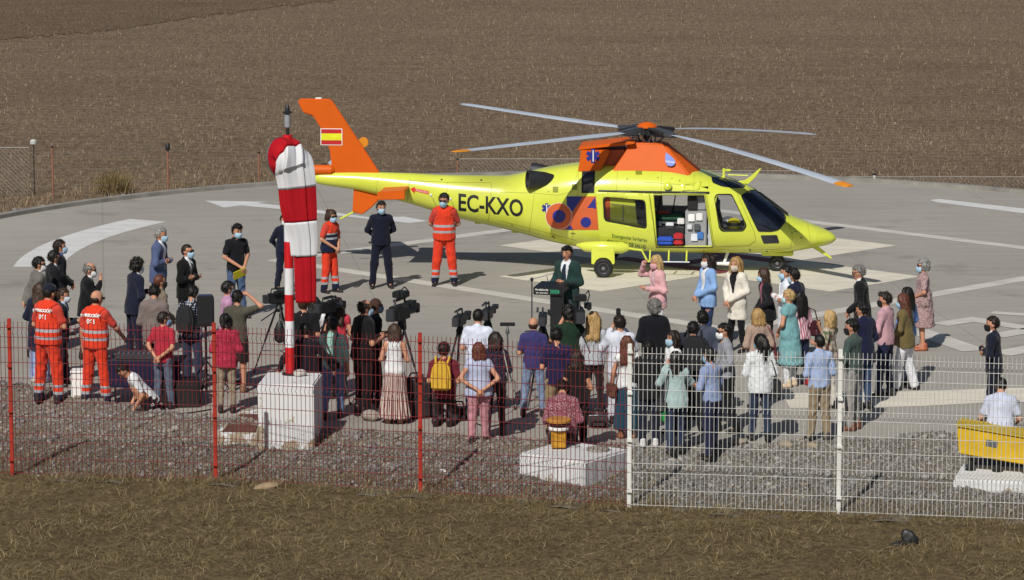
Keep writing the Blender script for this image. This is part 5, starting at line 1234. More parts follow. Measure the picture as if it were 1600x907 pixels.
    # ---- garments
    def torso(off, hem, flare=0., sleeve='long', collar=False, loose=0., sl=(.064, .056, .044), vox=.021, waist=0.):
        G = Field(lo, hi, vox)
        G.cone((0, 0, 1.08), (0, .005, 1.32), R(wst) + off + loose - waist, R(chs) + off, .06, (1, .70, 1), U)
        G.cone((0, 0, .96), (0, 0, 1.08), R(hipw) + off + loose*.6, R(wst) + off + loose - waist, .05, (1, .72, 1), U)
        if hem < .95: G.cone((0, 0, .98), (0, -.005, hem - .02), R(hipw) + off, R(hipw) + off + flare, .05, (1, .74, 1), U)
        G.cone((-sx, 0, 1.405), (sx, 0, 1.405), .062 + off, .062 + off, .06, (1, 1, 1), U).cone((0, -.008, 1.40), (0, -.005, 1.475), .095, .066 + off*.5, .04, (1, .9, 1), U)
        if collar: G.cone((0, 0, 1.47), (0, .004, 1.505), .068, .066, .015, (1, 1, 1), U)
        for (sh, e_, w_) in A:
            if sleeve == 'long': G.cone(sh, e_, sl[0], sl[1], .04, (1, 1, 1), U).cone(e_, e_ + (w_ - e_)*.97, sl[1], sl[2], .03, (1, 1, 1), U)
            elif sleeve == 'rolled': G.cone(sh, e_, sl[0], sl[1], .04, (1, 1, 1), U).cone(e_, e_ + (w_ - e_)*.25, sl[1], sl[1], .02, (1, 1, 1), U)
            elif sleeve == 'short': G.cone(sh, sh + (e_ - sh)*.68, .066, .062, .04, (1, 1, 1), U)
            elif sleeve == 'cap': G.cone(sh, sh + (e_ - sh)*.25, .062, .058, .04, (1, 1, 1), U)
        G.cut(lambda X, Y, Z: Z - hem + 0*X + 0*Y, U)
        if sleeve == 'none': 
            for s in (-1, 1): G.cut(lambda X, Y, Z, s=s: np.sqrt((X - s*.19)**2 + (Z - 1.40)**2 + Y*Y*.3) - .085, U)
        return G
    kind, col = top[0], top[1]; mt = None if kind in ('suit', 'blazer', 'coat', 'open', 'vest', 'dress') else cloth(col, *top[2:])
    if kind in ('suit', 'blazer', 'coat', 'open'):
        shirt = top[2] if len(top) > 2 else '#d5d8de'; mt = cloth(col)
        G = torso(.012, .93, 0, 'cap', True); part('shirt', G, cloth(shirt), .003, sd)
        hem = {'suit': .80, 'blazer': .80, 'coat': .62, 'open': .78}[kind]
        G = torso(.032, hem, .02, 'long', True, .012, (.070, .060, .048))
        wv = .26 if kind != 'open' else .22; zb = 1.07 if kind in ('suit', 'coat') else .95
        G.cut(lambda X, Y, Z: np.maximum(np.maximum(-Y, np.abs(X) - np.clip((Z - zb)*wv, -.02, .075)), Z - 1.6)*.8 if False else np.maximum(-Y, np.abs(X) - np.clip((Z - zb)*wv, -.02, .075)) + 0*Z, U)
        if kind in ('suit', 'blazer', 'open'): G.cut(lambda X, Y, Z: np.maximum(-Y, np.abs(X) - np.clip((zb - .12 - Z)*.28, -.02, .08)) + 0*Z, U)
        part({'suit': 'suit_jacket', 'blazer': 'blazer', 'coat': 'coat', 'open': 'jacket'}[kind], G, mt, .005, sd + 1)
        if kind == 'suit' and len(top) > 3:
            Tm = np.eye(4)
            mb = MB(); yb = R(chs)*.70 + .022
            mb.add([tuple((U @ np.array([x_, y_, z_, 1]))[:3]*k) for x_, y_, z_ in ((-.022, .072, 1.475), (.022, .072, 1.475), (.035, yb + .016, 1.36), (-.035, yb + .016, 1.36), (.04, yb + .012, 1.14), (-.04, yb + .012, 1.14), (0, yb + .012, 1.09))], [(0, 1, 2, 3), (3, 2, 4, 5), (5, 4, 6)])
            mb.build('tie', cloth(top[3]), root)
    elif kind in ('tee', 'polo'): part('t_shirt' if kind == 'tee' else 'polo_shirt', torso(.014, .86, .015, 'short', kind == 'polo', .014), mt, .007, sd)
    elif kind == 'shirt': part('shirt', torso(.014, .90, .01, 'long', True, .014), mt, .007, sd)
    elif kind == 'rolled': part('shirt', torso(.014, .90, .01, 'rolled', True, .014), mt, .007, sd)
    elif kind == 'loose': part('blouse', torso(.016, .82, .03, 'long', False, .03, (.068, .062, .05)), mt, .008, sd)
    elif kind == 'blouse': part('blouse', torso(.014, .88, .02, 'rolled', False, .02), mt, .009, sd)
    elif kind == 'sleeveless': part('top', torso(.010, .88, .01, 'none', False, .006), mt, .006, sd)
    elif kind == 'captop': part('top', torso(.014, .86, .02, 'cap', False, .012), mt, .006, sd)
    elif kind == 'dress':
        G = torso(.024, .9, 0, top[4] if len(top) > 4 else 'short', False, .03); hz = top[5] if len(top) > 5 else .50
        G.cone((0, 0, 1.05), (0, 0, hz - .05), R(wst) + .055, R(hipw) + .085, .05, (1, .95, 1), U); G.cut(lambda X, Y, Z: Z - hz + 0*X + 0*Y)
        part('dress', G, cloth(*top[1:4]) , .010, sd)
    elif kind == 'vest':   # rescue uniform: polo under a reflective vest
        part('polo_shirt', torso(.012, .95, 0, 'short', True, .01), cloth('#c63420'), .005, sd)
        part('vest', torso(.036, .88, .02, 'none', False, .03), cloth('#cf3a20', top[1]), .007, sd + 1)
    elif kind == 'jumpsuit': part('flight_suit', torso(.018, .88, .01, 'long', True, .02), mt, .008, sd)
    def leggings(rt, rk_, rh, hem=.09, mat=None, name='trousers', fold=.007, rise=1.04):
        G = Field(lo, hi, .021); G.cone((0, 0, .95), (0, 0, rise - .01), R(hipw) + .014, R(wst) + .02, .05, (1, .72, 1), U)
        for hp, kn, an in Lg:
            hp2 = hp + np.array([0, -.01, 0]); G.cone(hp2, kn, rt*min(fat, 1.2), rk_, .035)
            if hem < .45: G.cone(kn, an + (kn - an)*max(0, (hem - .09)/.41), rk_, rh, .03)
        if name == 'shorts':
            G = Field(lo, hi, .021); G.cone((0, 0, .95), (0, 0, rise - .01), R(hipw) + .014, R(wst) + .02, .05, (1, .72, 1), U)
            for hp, kn, an in Lg: G.cone(hp, kn, rt, rt*.98, .035)
            G.cut(lambda X, Y, Z: Z - .52 + 0*X + 0*Y)
        if dz > -.1: G.cut(lambda X, Y, Z: Z - (.035) + 0*X + 0*Y)
        G.cut(lambda X, Y, Z: rise - Z + 0*X + 0*Y, U)
        return part(name, G, mat, fold, sd + 3, 8)
    bk, bc = bottom[0], bottom[1]; bm_ = cloth(bc, *bottom[2:4]) if bk not in ('uniform', 'skirt', 'none') else None
    if bk == 'trousers': leggings(.098, .078, .066, mat=bm_)
    elif bk == 'jeans': leggings(.095, .070, .058, mat=bm_, name='jeans')
    elif bk == 'slim': leggings(.092, .064, .050, mat=bm_)
    elif bk == 'wide': leggings(.10, .086, .085, mat=bm_)
    elif bk == 'shorts': leggings(.105, .09, .09, mat=bm_, name='shorts')
    elif bk == 'uniform': leggings(.105, .084, .074, mat=cloth('#cf3a20', 'rescue_legs'))
    elif bk == 'skirt':
        G = Field(lo, hi, .021); hz = bottom[4] if len(bottom) > 4 else .14; fl = bottom[5] if len(bottom) > 5 else .22
        G.cone((0, 0, 1.02), (0, 0, .80), R(wst) + .018, R(hipw) + .035, .04, (1, .76, 1), U).cone((0, 0, .82), (0, -.01, hz - .12), R(hipw) + .03, fl + .03, .05, (1, .86, 1))
        G.cut(lambda X, Y, Z: Z - hz + 0*X + 0*Y); V, Q = G.mesh(); ang = np.arctan2(V[:, 0], V[:, 1]); drop = np.clip((1.0 - V[:, 2])/.8, 0, 1); n = normals(V, Q)
        V = V + n*(.016*drop*np.sin(ang*15 + 3*np.sin(V[:, 2]*4)))[:, None]
        link(bpy.data.objects.new('skirt', mesh_np('skirt', V*k, Q, cloth(*bottom[1:4]))), root)
    # ---- shoes
    for hp, kn, an in Lg:
        if 'shoe' not in MESHES:
            fS = Field((-.09, -.12, -.13), (.09, .27, .12), .014); fS.cone((0, -.035, -.05), (0, .13, -.062), .046, .036, .03, (.95, 1, 1)).cone((0, -.03, -.03), (0, -.03, .03), .046, .045, .02)
            fS.cut(lambda X, Y, Z: Z + .088 + 0*X + 0*Y); MESHES['shoe'] = fS.mesh()
        V, Q = MESHES['shoe']; so = link(bpy.data.objects.new('shoe', shared(('shoe', shoes), V, Q, plain('shoe' + shoes, shoes, .5))), root)
        so.location = Vector((an*k)); so.scale = (k*1.1, k*1.1, k*1.02); so.rotation_euler = (0 if legs != 'kneel' else -1.2, 0, radians(-8 if an[0] > 0 else 8))
    # ---- head
    Mh = Matrix([list(r) for r in Hd]); Mh.translation *= k
    def on_head(name, V, Q, mat, key, sm=True):
        o = link(bpy.data.objects.new(name, shared(key, V, Q, mat, sm)), root); o.matrix_local = Mh @ Matrix.Scale(k, 4); return o
    if hair and hair[0] != 'none':
        V, Q = hair_mesh(hair[0]); on_head('hair', V, Q, hair_mat(hair[1]), ('hair', hair[0], hair[1]))
    if mask: V, Q = mask_mesh(); on_head('face_mask', V, Q, cloth(mask), ('face_mask', mask))
    def head_mb(name, mb, mat):
        o = mb.build(name, mat, root, smooth=True); o.matrix_local = Mh @ Matrix.Scale(k, 4); return o
    if glasses:
        mb = MB()
        for s in (-1, 1): mb.box((s*.036 - .027, .088, -.005), (s*.036 + .027, .102, .032)); mb.box((s*.078 - .003, -.01, .018), (s*.078 + .003, .095, .026))
        mb.box((-.012, .094, .018), (.012, .101, .026)); head_mb('sunglasses' if glasses == 'dark' else 'glasses', mb, M_BLK)
    elif turn != 'hidden':
        for s in (-1, 1):
            head_mb('eye', MB().lathe([(.001, -.006), (.008, -.003), (.009, .002), (.001, .005)], Matrix.Translation((s*.032, .084, .014)), 8), plain('eye_dark', '#221a16', .25))
            head_mb('eyebrow', MB().box((s*.034 - .017, .08, .034), (s*.034 + .017, .0905, .039)), hair_mat(hair[1] if hair else 'dark'))
    if not mask: head_mb('mouth', MB().box((-.024, .08, -.064), (.024, .091, -.056)), plain('lips', '#8c4a42', .5))
    if hat:
        fH = Field((-.14, -.16, -.02), (.14, .24, .2), .0125); fH.cone((0, -.008, .045), (0, -.008, .045), .113, .1, .01, (.88, 1.02, .9)); fH.cone((0, .09, .055), (0, .16, .045), .055, .055, .02, (1.1, 1, .25)); fH.cut(lambda X, Y, Z: Z - .038 + 0*X + 0*Y)
        V, Q = fH.mesh(); on_head('cap', V, Q, cloth(hat), ('cap', hat))
    return dict(root=root, k=k, U=U, A=A, phi=phi, p=p, Hd=Hd, H=H)
def back_print(P, s, z, size, mat, name):
    """lettering on the back of a garment"""
    cu = bpy.data.curves.new('t', 'FONT'); cu.body = s; cu.align_x = 'CENTER'; cu.size = size; cu.offset = .004; ob = bpy.data.objects.new('t', cu); COL.objects.link(ob); dg = bpy.context.evaluated_depsgraph_get()
    me = bpy.data.meshes.new_from_object(ob.evaluated_get(dg)); bpy.data.objects.remove(ob)
    ves = [c for c in P['root'].children if c.name.split('.')[0] in ('vest', 't_shirt')][0].data
    bv = BVHTree.FromPolygons([v.co for v in ves.vertices], [tuple(q.vertices) for q in ves.polygons]); V = []
    for v in me.vertices:
        hit = bv.ray_cast(Vector((v.co.x, -1, v.co.y + z)), Vector((0, 1, 0)))
        V.append(Vector((v.co.x, (hit[0].y if hit[0] else -.15) - .016, v.co.y + z)))
    mb = MB(); mb.add(V, [tuple(q.vertices) for q in me.polygons]); mb.build(name, mat, P['root'], recalc=False)
BLUE_M, WH_M, BK_M = '#9fc4dc', '#dcdfe2', '#1a1b1e'
PEOPLE = {}
def P_(key, *a, **kw): PEOPLE[key] = person(*a, **kw)
# -- far left, in suits
P_('greysuit', (63, 403), 1.76, 20, top=('suit', '#6b6862'), bottom=('trousers', '#2b2926'), arms='back', mask=WH_M, glasses='dark', hair=('short', 'black'), label='man in a grey suit jacket with sunglasses and white mask, leftmost of the crowd')
P_('blacksuit', (86, 393), 1.74, 20, top=('suit', '#15161b'), bottom=('trousers', '#15161b'), arms='front', mask=BK_M, glasses='dark', hair=('short', 'black'), label='dark haired man in a black suit and black mask beside the grey suited man')
P_('navyblue', (94, 376), 1.78, 15, top=('suit', '#14161f', '#3a5fa8'), bottom=('trousers', '#14161f'), arms='front', mask=BLUE_M, hair=('short', 'dark'), label='tall man in a black suit with bright blue shirt and blue mask')
P_('cardigan', (63, 444), 1.62, 70, f=597, fem=True, top=('coat', '#171c33', '#20243a'), bottom=('wide', '#6f7fae', 'vstripe', '#a9b4d2'), arms='front', hair=('long', 'brown'), shoes='#b9b4ac', label='long haired woman in a navy coat and pale blue striped trousers')
P_('cap', (79, 446), 1.84, 62, f=630, top=('vest', 'rescue_top'), bottom=('uniform', '#cf3a20'), arms='cross', legs='wide', hair=('crop', 'black'), hat='#171b2c', yaw=-8, label='rescue worker in orange uniform and navy cap seen from behind')
P_('blueshirt0', (101, 452), 1.64, 0, top=('open', '#171b2b', '#a9bcd6'), bottom=('trousers', '#1c2030'), arms='chest', mask='#c7d3df', hair=('short', 'brown'), label='man with pale blue collar and dark jacket half hidden behind the capped rescue worker')
P_('bald', (153, 455), 1.84, 66, f=632, top=('vest', 'rescue_top'), bottom=('uniform', '#cf3a20'), arms=('down', 'reach'), legs='wide', hair=('bald', 'dark'), glasses='dark', yaw=-20, label='bald rescue worker in orange uniform and sunglasses seen from behind')
P_('chin', (143, 412), 1.72, 10, top=('suit', '#101114'), bottom=('trousers', '#101114'), arms=('cross', 'chin'), mask=WH_M, hair=('fringe', 'grey'), glasses='dark', label='balding man in a black suit holding a hand to his masked chin')
P_('curlynavy', (217, 406), 1.76, 28, top=('suit', '#161b31'), bottom=('trousers', '#161b31'), arms='cross', mask=WH_M, hair=('curly', 'black'), label='curly haired man in a navy suit jacket behind the taupe jacket')
P_('tan', (250, 430), 1.72, 25, top=('shirt', '#7d6f5f'), bottom=('trousers', '#26252a'), arms='front', mask=BK_M, hair=('crop', 'auburn'), label='close cropped man in a tan shirt and black mask')
P_('taupe', (243, 448), 1.74, 80, top=('suit', '#776a66', '#5b5357'), bottom=('trousers', '#1d1c20'), arms='chest', nod=28, hair=('short', 'black'), turn='hidden', label='man in a taupe jacket seen from behind with bowed head')
P_('blueblazer', (253, 357), 1.84, -12, top=('blazer', '#4a587f'), bottom=('trousers', '#1b2138'), arms='cross', mask=BLUE_M, hair=('short', 'silver'), label='tall grey haired man in a blue blazer with crossed arms')
P_('bouncer', (293, 383), 1.76, -25, top=('suit', '#0f0f11', '#d5d8de', '#111113'), bottom=('trousers', '#0f0f11'), arms='cross', mask=BLUE_M, glasses='dark', hair=('crop', 'dark'), label='man in a black suit and black tie with sunglasses and crossed arms')
P_('check', (303, 448), 1.72, 72, top=('shirt', '#1f2638', 'check', '#aeb4c2'), bottom=('jeans', '#2b3750'), arms='chest', nod=15, hair=('short', 'black'), turn='hidden', label='man in a checked shirt with a black backpack')
P_('pinkshirt', (358, 441), 1.72, 12, top=('shirt', '#b887ab'), bottom=('jeans', '#3a4f70'), arms='chest', mask='#7f97b8', hair=('short', 'black'), label='dark haired man in a lilac pink shirt beside the loudspeaker')
P_('olive', (372, 455), 1.68, 78, f=612, top=('tee', '#4d4a3f'), bottom=('shorts', '#1b1a1c'), arms=('chest', 'crown'), hair=('short', 'black'), turn='hidden', shoes='#7b5a45', label='man in an olive T-shirt and black shorts with a raised arm')
P_('reddots', (352, 492), 1.58, 92, f=645, fem=True, top=('loose', '#a82540', 'dots', '#b84a60'), bottom=('slim', '#938570'), arms='chest', hair=('bun', 'black'), turn='hidden', label='dark haired woman in a red blouse and beige trousers by the second red post')
P_('redpolo', (257, 489), 1.6, 62, f=640, top=('polo', '#b01a33'), bottom=('jeans', '#56657a'), arms='back', mask='#7fa6d6', hair=('short', 'dark'), yaw=-35, label='man in a red polo shirt with hands clasped behind his back')
P_('envelope', (372, 352), 1.78, -50, top=('polo', '#12141c'), bottom=('jeans', '#435a7c'), arms=('front', 'front'), mask=BLUE_M, hair=('quiff', 'black'), nod=14, label='young man in a black polo and jeans holding a yellow envelope')
P_('pilot2', (445, 336), 1.74, -60, f=457, top=('jumpsuit', '#141a30'), bottom=('trousers', '#141a30'), arms='back', mask=WH_M, hair=('short', 'black'), label='man in a navy flight suit half hidden by the windsock pole')
P_('medic', (519, 330), 1.66, -40, f=459, fem=True, top=('vest', 'rescue_low'), bottom=('uniform', '#cf3a20'), arms='front', mask=BLUE_M, glasses='dark', hair=('bun', 'brown'), label='woman medic in orange uniform with clasped hands beside the windsock')
P_('pilot', (596, 316), 1.76, -82, f=452, top=('jumpsuit', '#10152a'), bottom=('trousers', '#10152a'), arms='back', mask=BLUE_M, hair=('short', 'dark'), legs='wide', label='man in a dark navy flight suit standing below the tail boom')
P_('rescuer', (693, 304), 1.84, -90, f=449, top=('vest', 'rescue_top'), bottom=('uniform', '#cf3a20'), arms='back', legs='wide', mask=BLUE_M, glasses='dark', hair=('short', 'black'), label='rescue worker in orange vest facing the camera in front of the registration')
# -- the speaker
P_('speaker', (885, 386), 1.80, 238, top=('suit', '#1d3a37', '#d5d8de', '#1b2c3c'), bottom=('trousers', '#1b2a2b'), arms=('chest', 'out'), hair=('quiff', 'black'), label='speaker in a dark green suit at the lectern')
# -- officials right of the lectern
P_('pinkblazer', (1024, 401), 1.66, 205, fem=True, top=('open', '#d6a1a6', '#cfa9ae'), bottom=('slim', '#cfcfd2'), arms=('chest', 'brow'), mask='#d9a0a8', hair=('bob', 'fair'), label='blonde woman in a pink blazer shading her eyes with a hand')
P_('blueblazerw', (1104, 398), 1.68, 205, fem=True, top=('open', '#7ba3d6', '#dfe1e4'), bottom=('slim', '#24365e'), arms='front', mask=WH_M, hair=('volume', 'dark'), label='dark curly haired woman in a light blue blazer and jeans')
P_('cream', (1149, 404), 1.68, 225, fem=True, top=('coat', '#d9d3c6', '#16161a'), bottom=('slim', '#131316'), arms='front', mask='#d6c8b8', hair=('wavy', 'blonde'), label='woman with long blonde curls in a cream jacket and black trousers')
P_('blackfloral', (1191, 421), 1.62, 190, fem=True, top=('open', '#14141a', '#a04a66'), bottom=('slim', '#15151a'), arms='front', mask=BLUE_M, hair=('bob', 'brown'), label='brown haired woman in a black blazer over a bright flowered blouse')
P_('doctor', (1227, 416), 1.72, 190, top=('coat', '#d9dde6', '#c3cbdc'), bottom=('trousers', '#b9bfca'), arms='cross', mask=BLUE_M, hair=('short', 'black'), label='doctor in a white coat with crossed arms behind the navy suit')
P_('navysuit', (1239, 421), 1.72, 150, top=('suit', '#151b35'), bottom=('trousers', '#151b35'), arms='front', mask=BLUE_M, hair=('short', 'black'), label='dark haired man in a navy suit in front of the doctor')
P_('turq', (1231, 454), 1.62, 145, fem=True, top=('dress', '#6da2a7', 'plain', None, 'cap', .42), bottom=('slim', '#d9dbdd'), arms='front', mask='#a9cfd4', hair=('short', 'fair'), shoes='#c9b296', label='short haired woman in a turquoise sleeveless tunic')
P_('maroonbag', (1249, 457), 1.62, 125, f=603, fem=True, top=('blouse', '#d6c5cb', 'vstripe', '#b1536b'), bottom=('slim', '#1b2442'), arms='chest', hair=('wavy', 'black'), shoes='#93222c', turn='hidden', label='woman with long dark curls in a red and white striped top')
P_('beige', (1184, 484), 1.60, 105, fem=True, top=('loose', '#a58c7c'), bottom=('slim', '#8f7f73'), arms='chest', hair=('bob', 'blonde'), turn='hidden', label='blonde woman in a beige jacket seen from behind')
P_('whiteblouse', (1188, 524), 1.62, 95, f=690, fem=True, top=('loose', '#d6dbde'), bottom=('jeans', '#26344f'), arms=('chest', 'chest'), mask='#8fc3d8', hair=('tail', 'black'), yaw=30, label='woman in a loose white blouse with dark ponytail and black shoulder bag')
P_('beard', (1130, 507), 1.72, 192, top=('shirt', '#8a8d96'), bottom=('trousers', '#131317'), arms='front', mask=WH_M, glasses='clear', hair=('short', 'black'), label='bearded man in a grey shirt with white mask looking left')
P_('lightblue', (1107, 545), 1.64, 140, top=('shirt', '#8093bd'), bottom=('trousers', '#182040'), arms='cross', mask='#7fb5d6', hair=('short', 'black'), label='man in a mid blue shirt with crossed arms behind the white fence')
P_('cardi', (1056, 551), 1.56, 98, fem=True, top=('loose', '#9cb6b6'), bottom=('jeans', '#283550'), arms='cam', hair=('long', 'black'), turn='hidden', label='woman in a pale teal cardigan with long black hair behind the white fence')
P_('maskw', (1051, 519), 1.60, 205, fem=True, top=('shirt', '#dfe1e4'), bottom=('trousers', '#20242e'), arms='chest', mask=BLUE_M, hair=('bob', 'dark'), label='dark haired woman in a white blouse with a blue mask facing the camera')
P_('darkjacket', (1084, 504), 1.70, 92, top=('suit', '#23252f'), bottom=('trousers', '#17181c'), arms='chest', hair=('short', 'black'), turn='hidden', nod=10, label='man in a dark grey jacket with a big black backpack')
P_('greyjacket', (1098, 487), 1.72, 95, top=('suit', '#454b5e'), bottom=('trousers', '#22252d'), arms='chest', hair=('short', 'black'), turn='hidden', label='man in a slate grey jacket seen from behind below the blue blazer woman')
P_('curlyblack', (1022, 470), 1.74, 95, top=('suit', '#12141c'), bottom=('trousers', '#12141c'), arms='chest', hair=('curly', 'grey'), turn='hidden', label='man in a black jacket with curly grey hair seen from behind')
P_('greenbag', (1014, 533), 1.62, 95, top=('suit', '#17171a'), bottom=('trousers', '#1a2033'), arms='chest', hair=('short', 'black'), turn='hidden', shoes='#c9c9c9', label='person in a black jacket carrying a bright green bag')
P_('photog', (968, 494), 1.72, 95, top=('loose', '#ccd0de'), bottom=('trousers', '#c6c9d4'), arms='cam', hair=('short', 'dark'), turn='hidden', label='photographer in a long white shirt raising a camera')
P_('tealskirt', (980, 527), 1.56, 100, f=684, fem=True, top=('captop', '#d7dadb'), bottom=('skirt', '#174255', 'plain', None, .17, .20), arms=('down', 'down'), hair=('wavy', 'auburn'), turn='hidden', shoes='#8a5a40', label='auburn haired woman in a white top and long teal skirt')
P_('longblonde', (928, 489), 1.66, 88, fem=True, top=('blouse', '#a9adb4'), bottom=('slim', '#221d1f'), arms='chest', hair=('wavy', 'blonde'), turn='hidden', label='woman with long wavy blonde hair, grey blouse and dark trousers')
P_('greentee', (888, 480), 1.76, 92, top=('tee', '#16301f'), bottom=('trousers', '#181a20'), arms='cam', hair=('curly', 'black'), turn='hidden', label='cameraman in a dark green T-shirt with thick black hair')
P_('bobblack', (901, 550), 1.54, 92, fem=True, top=('captop', '#151417'), bottom=('trousers', '#1a1718'), arms='chest', hair=('bob', 'dark'), turn='hidden', label='woman with dark bob in a black top behind the patterned shirt')
P_('pattern', (880, 597), 1.74, 92, fat=1.15, top=('shirt', '#834c57', 'dots', '#b39aa0'), bottom=('trousers', '#2b2320'), arms='chest', legs='squat', lean=22, nod=20, hair=('short', 'black'), turn='hidden', label='man crouching in a red patterned shirt behind the amber lamp')
P_('navypolo', (870, 514), 1.68, 92, top=('polo', '#191c44'), bottom=('trousers', '#8d7a58'), arms='chest', hair=('short', 'black'), turn='hidden', label='man in a navy polo shirt and khaki trousers')
P_('purplepolo', (834, 497), 1.68, 86, f=650, top=('polo', '#343168'), bottom=('jeans', '#7288a6'), arms='chest', hair=('bald', 'brown'), turn='hidden', legs='wide', label='bald man in a purple blue polo shirt and faded jeans')
P_('darkfloral', (775, 521), 1.60, 88, fem=True, top=('blouse', '#1c1b2c', 'dots', '#4a4855'), bottom=('slim', '#2e2c2e'), arms='chest', hair=('bob', 'dark'), turn='hidden', label='dark haired woman in a dark dotted blouse behind the pink trousers')
P_('pinktrousers', (748, 537), 1.56, 92, fem=True, fat=1.3, top=('captop', '#a9b3d0'), bottom=('trousers', '#b97f88'), arms='back', hair=('bob', 'auburn'), turn='hidden', label='stout woman in a pale lilac top and pink trousers with hands behind her back')
P_('whitetee', (748, 484), 1.74, 82, top=('tee', '#cdd4e6'), bottom=('jeans', '#5d7aa6'), arms='chest', hair=('crop', 'black'), turn='hidden', label='man in a white printed T-shirt beside the television camera')
P_('yellowpack', (694, 536), 1.70, 82, top=('tee', '#6f1d2c'), bottom=('trousers', '#151417'), arms='chest', legs='kneel', hair=('short', 'dark'), turn='hidden', label='man kneeling in a maroon T-shirt with a yellow backpack')
P_('stripeskirt', (617, 508), 1.58, 82, f=660, fem=True, top=('sleeveless', '#d8dadb'), bottom=('skirt', '#7a3a3a', 'pleat', '#b58a62', .10, .27), arms='chest', hair=('bob', 'brown'), turn='hidden', shoes='#9a7a62', label='woman in a white vest top and long striped skirt')
P_('bigblack', (572, 470), 1.76, 32, f=648, fat=1.32, top=('tee', '#121214'), bottom=('trousers', '#121214'), arms='chest', mask=BLUE_M, hair=('fringe', 'dark'), label='heavy man in a black T-shirt looking towards the helicopter')
P_('notes', (588, 467), 1.74, 18, top=('tee', '#131316'), bottom=('trousers', '#17171b'), arms='chest', mask='#8ea9c9', glasses='clear', hair=('bald', 'brown'), label='bald man with glasses writing notes behind the heavy man')
P_('redtop', (528, 467), 1.64, 90, fem=True, top=('captop', '#c02a3c'), bottom=('slim', '#28222a'), arms='chest', hair=('wavy', 'brown'), turn='hidden', label='woman in a red top with wavy brown hair')
P_('whitetop', (492, 466), 1.64, 88, fem=True, top=('blouse', '#d5d8dd'), bottom=('slim', '#22222a'), arms='chest', hair=('long', 'black'), turn='hidden', label='woman in a white top with long black hair beside the windsock pole')
P_('behindpole', (474, 464), 1.74, 85, top=('tee', '#16161a'), bottom=('trousers', '#1b1b20'), arms='chest', hair=('crop', 'brown'), turn='hidden', label='man in a black T-shirt mostly hidden behind the windsock')
P_('blackjacket', (478, 507), 1.66, 92, top=('suit', '#14161f'), bottom=('trousers', '#16181f'), arms='wide', hair=('short', 'black'), turn='hidden', nod=18, label='man in a black jacket with elbows out behind the white block')
P_('mint', (521, 498), 1.66, 78, f=656, top=('rolled', '#8fbdb0'), bottom=('jeans', '#627aa5'), arms=('chest', 'down'), hair=('short', 'dark'), yaw=-10, turn='hidden', label='man in a mint green shirt and blue jeans with a camera on a strap')
P_('crouch', (184, 574), 1.66, 195, top=('tee', '#cfd3d8'), bottom=('trousers', '#17181c'), arms='lap', legs='ground', lean=38, nod=15, hair=('short', 'black'), label='person crouching in a white T-shirt under the sound desk')
# -- right hand group
P_('greyblack', (1339, 416), 1.78, 170, top=('suit', '#121317'), bottom=('trousers', '#121317'), arms='front', glasses='dark', hair=('short', 'grey'), label='grey haired man in a black suit standing apart on the pad')
P_('flower', (1296, 487), 1.60, 150, fem=True, top=('blouse', '#b3a594', 'floral', '#6b6258'), bottom=('slim', '#c9c3b8'), arms=('chest', 'chin'), hair=('bob', 'fair'), label='blonde woman in a flowered blouse raising a hand')
P_('blueshirt', (1280, 524), 1.66, 110, f=690, top=('shirt', '#94a8cf'), bottom=('trousers', '#8d7b5f'), arms='chest', hair=('crop', 'black'), turn='hidden', label='man in a light blue shirt and khaki trousers by the second white post')
P_('greenshirt', (1329, 500), 1.70, 150, f=672, top=('shirt', '#40514d'), bottom=('trousers', '#8d8a86'), arms='cross', mask=BK_M, hair=('short', 'black'), shoes='#6b3a22', label='man in a dark green shirt and black mask with grey trousers')
P_('navyblazer', (1345, 474), 1.72, 128, top=('blazer', '#151a3a'), bottom=('jeans', '#33466a'), arms='front', hair=('short', 'black'), yaw=20, label='man in a navy blazer and blue jeans beside the dark green shirt')
P_('pinkman', (1382, 458), 1.72, 150, f=621, top=('shirt', '#bd929c'), bottom=('jeans', '#1a2140'), arms='cross', mask=BK_M, hair=('quiff', 'dark'), label='man in a pink shirt with black mask and dark jeans')
P_('olivewoman', (1409, 461), 1.64, 152, f=612, fem=True, top=('blazer', '#6a5b34', '#6a5b34'), bottom=('wide', '#cfd0d8'), arms='front', mask=BLUE_M, hair=('long', 'auburn'), label='auburn haired woman in an olive jacket and white trousers')
P_('bluebehind', (1416, 451), 1.62, 140, fem=True, top=('shirt', '#5f86c4'), bottom=('slim', '#8f93a6'), arms='front', hair=('long', 'black'), label='black haired woman in a blue shirt behind the olive jacket')
P_('dotdress', (1442, 407), 1.60, 178, f=547, fem=True, fat=1.1, top=('dress', '#a98e8e', 'dots', '#5d3a40', 'short', .46), bottom=('none', '#000000'), arms='front', mask=BLUE_M, glasses='dark', hair=('curly', 'silver'), shoes='#a05a3c', label='grey curly haired woman in a dotted dress and sandals')
P_('loneguard', (1550, 496), 1.66, 165, top=('suit', '#13182a'), bottom=('trousers', '#13182a'), arms='cross', mask=BK_M, hair=('short', 'dark'), label='man in a navy suit standing alone at the right')
P_('seated', (1565, 592), 1.74, 82, top=('polo', '#b3bcd4', 'fine', '#c6cde0'), bottom=('jeans', '#2a3557'), arms='lap', legs='sit', lean=16, nod=14, fat=1.2, hair=('crop', 'black'), turn='hidden', label='heavy man in a pale striped polo sitting behind the yellow approach light')
for key in ('cap', 'bald'):
    Pp = PEOPLE[key]; kk = Pp['k']
    back_print(Pp, 'DIRECCIÓN', 1.375*kk, .062, M_WHT, 'back_lettering'); back_print(Pp, '061', 1.27*kk, .105, M_WHT, 'back_number')
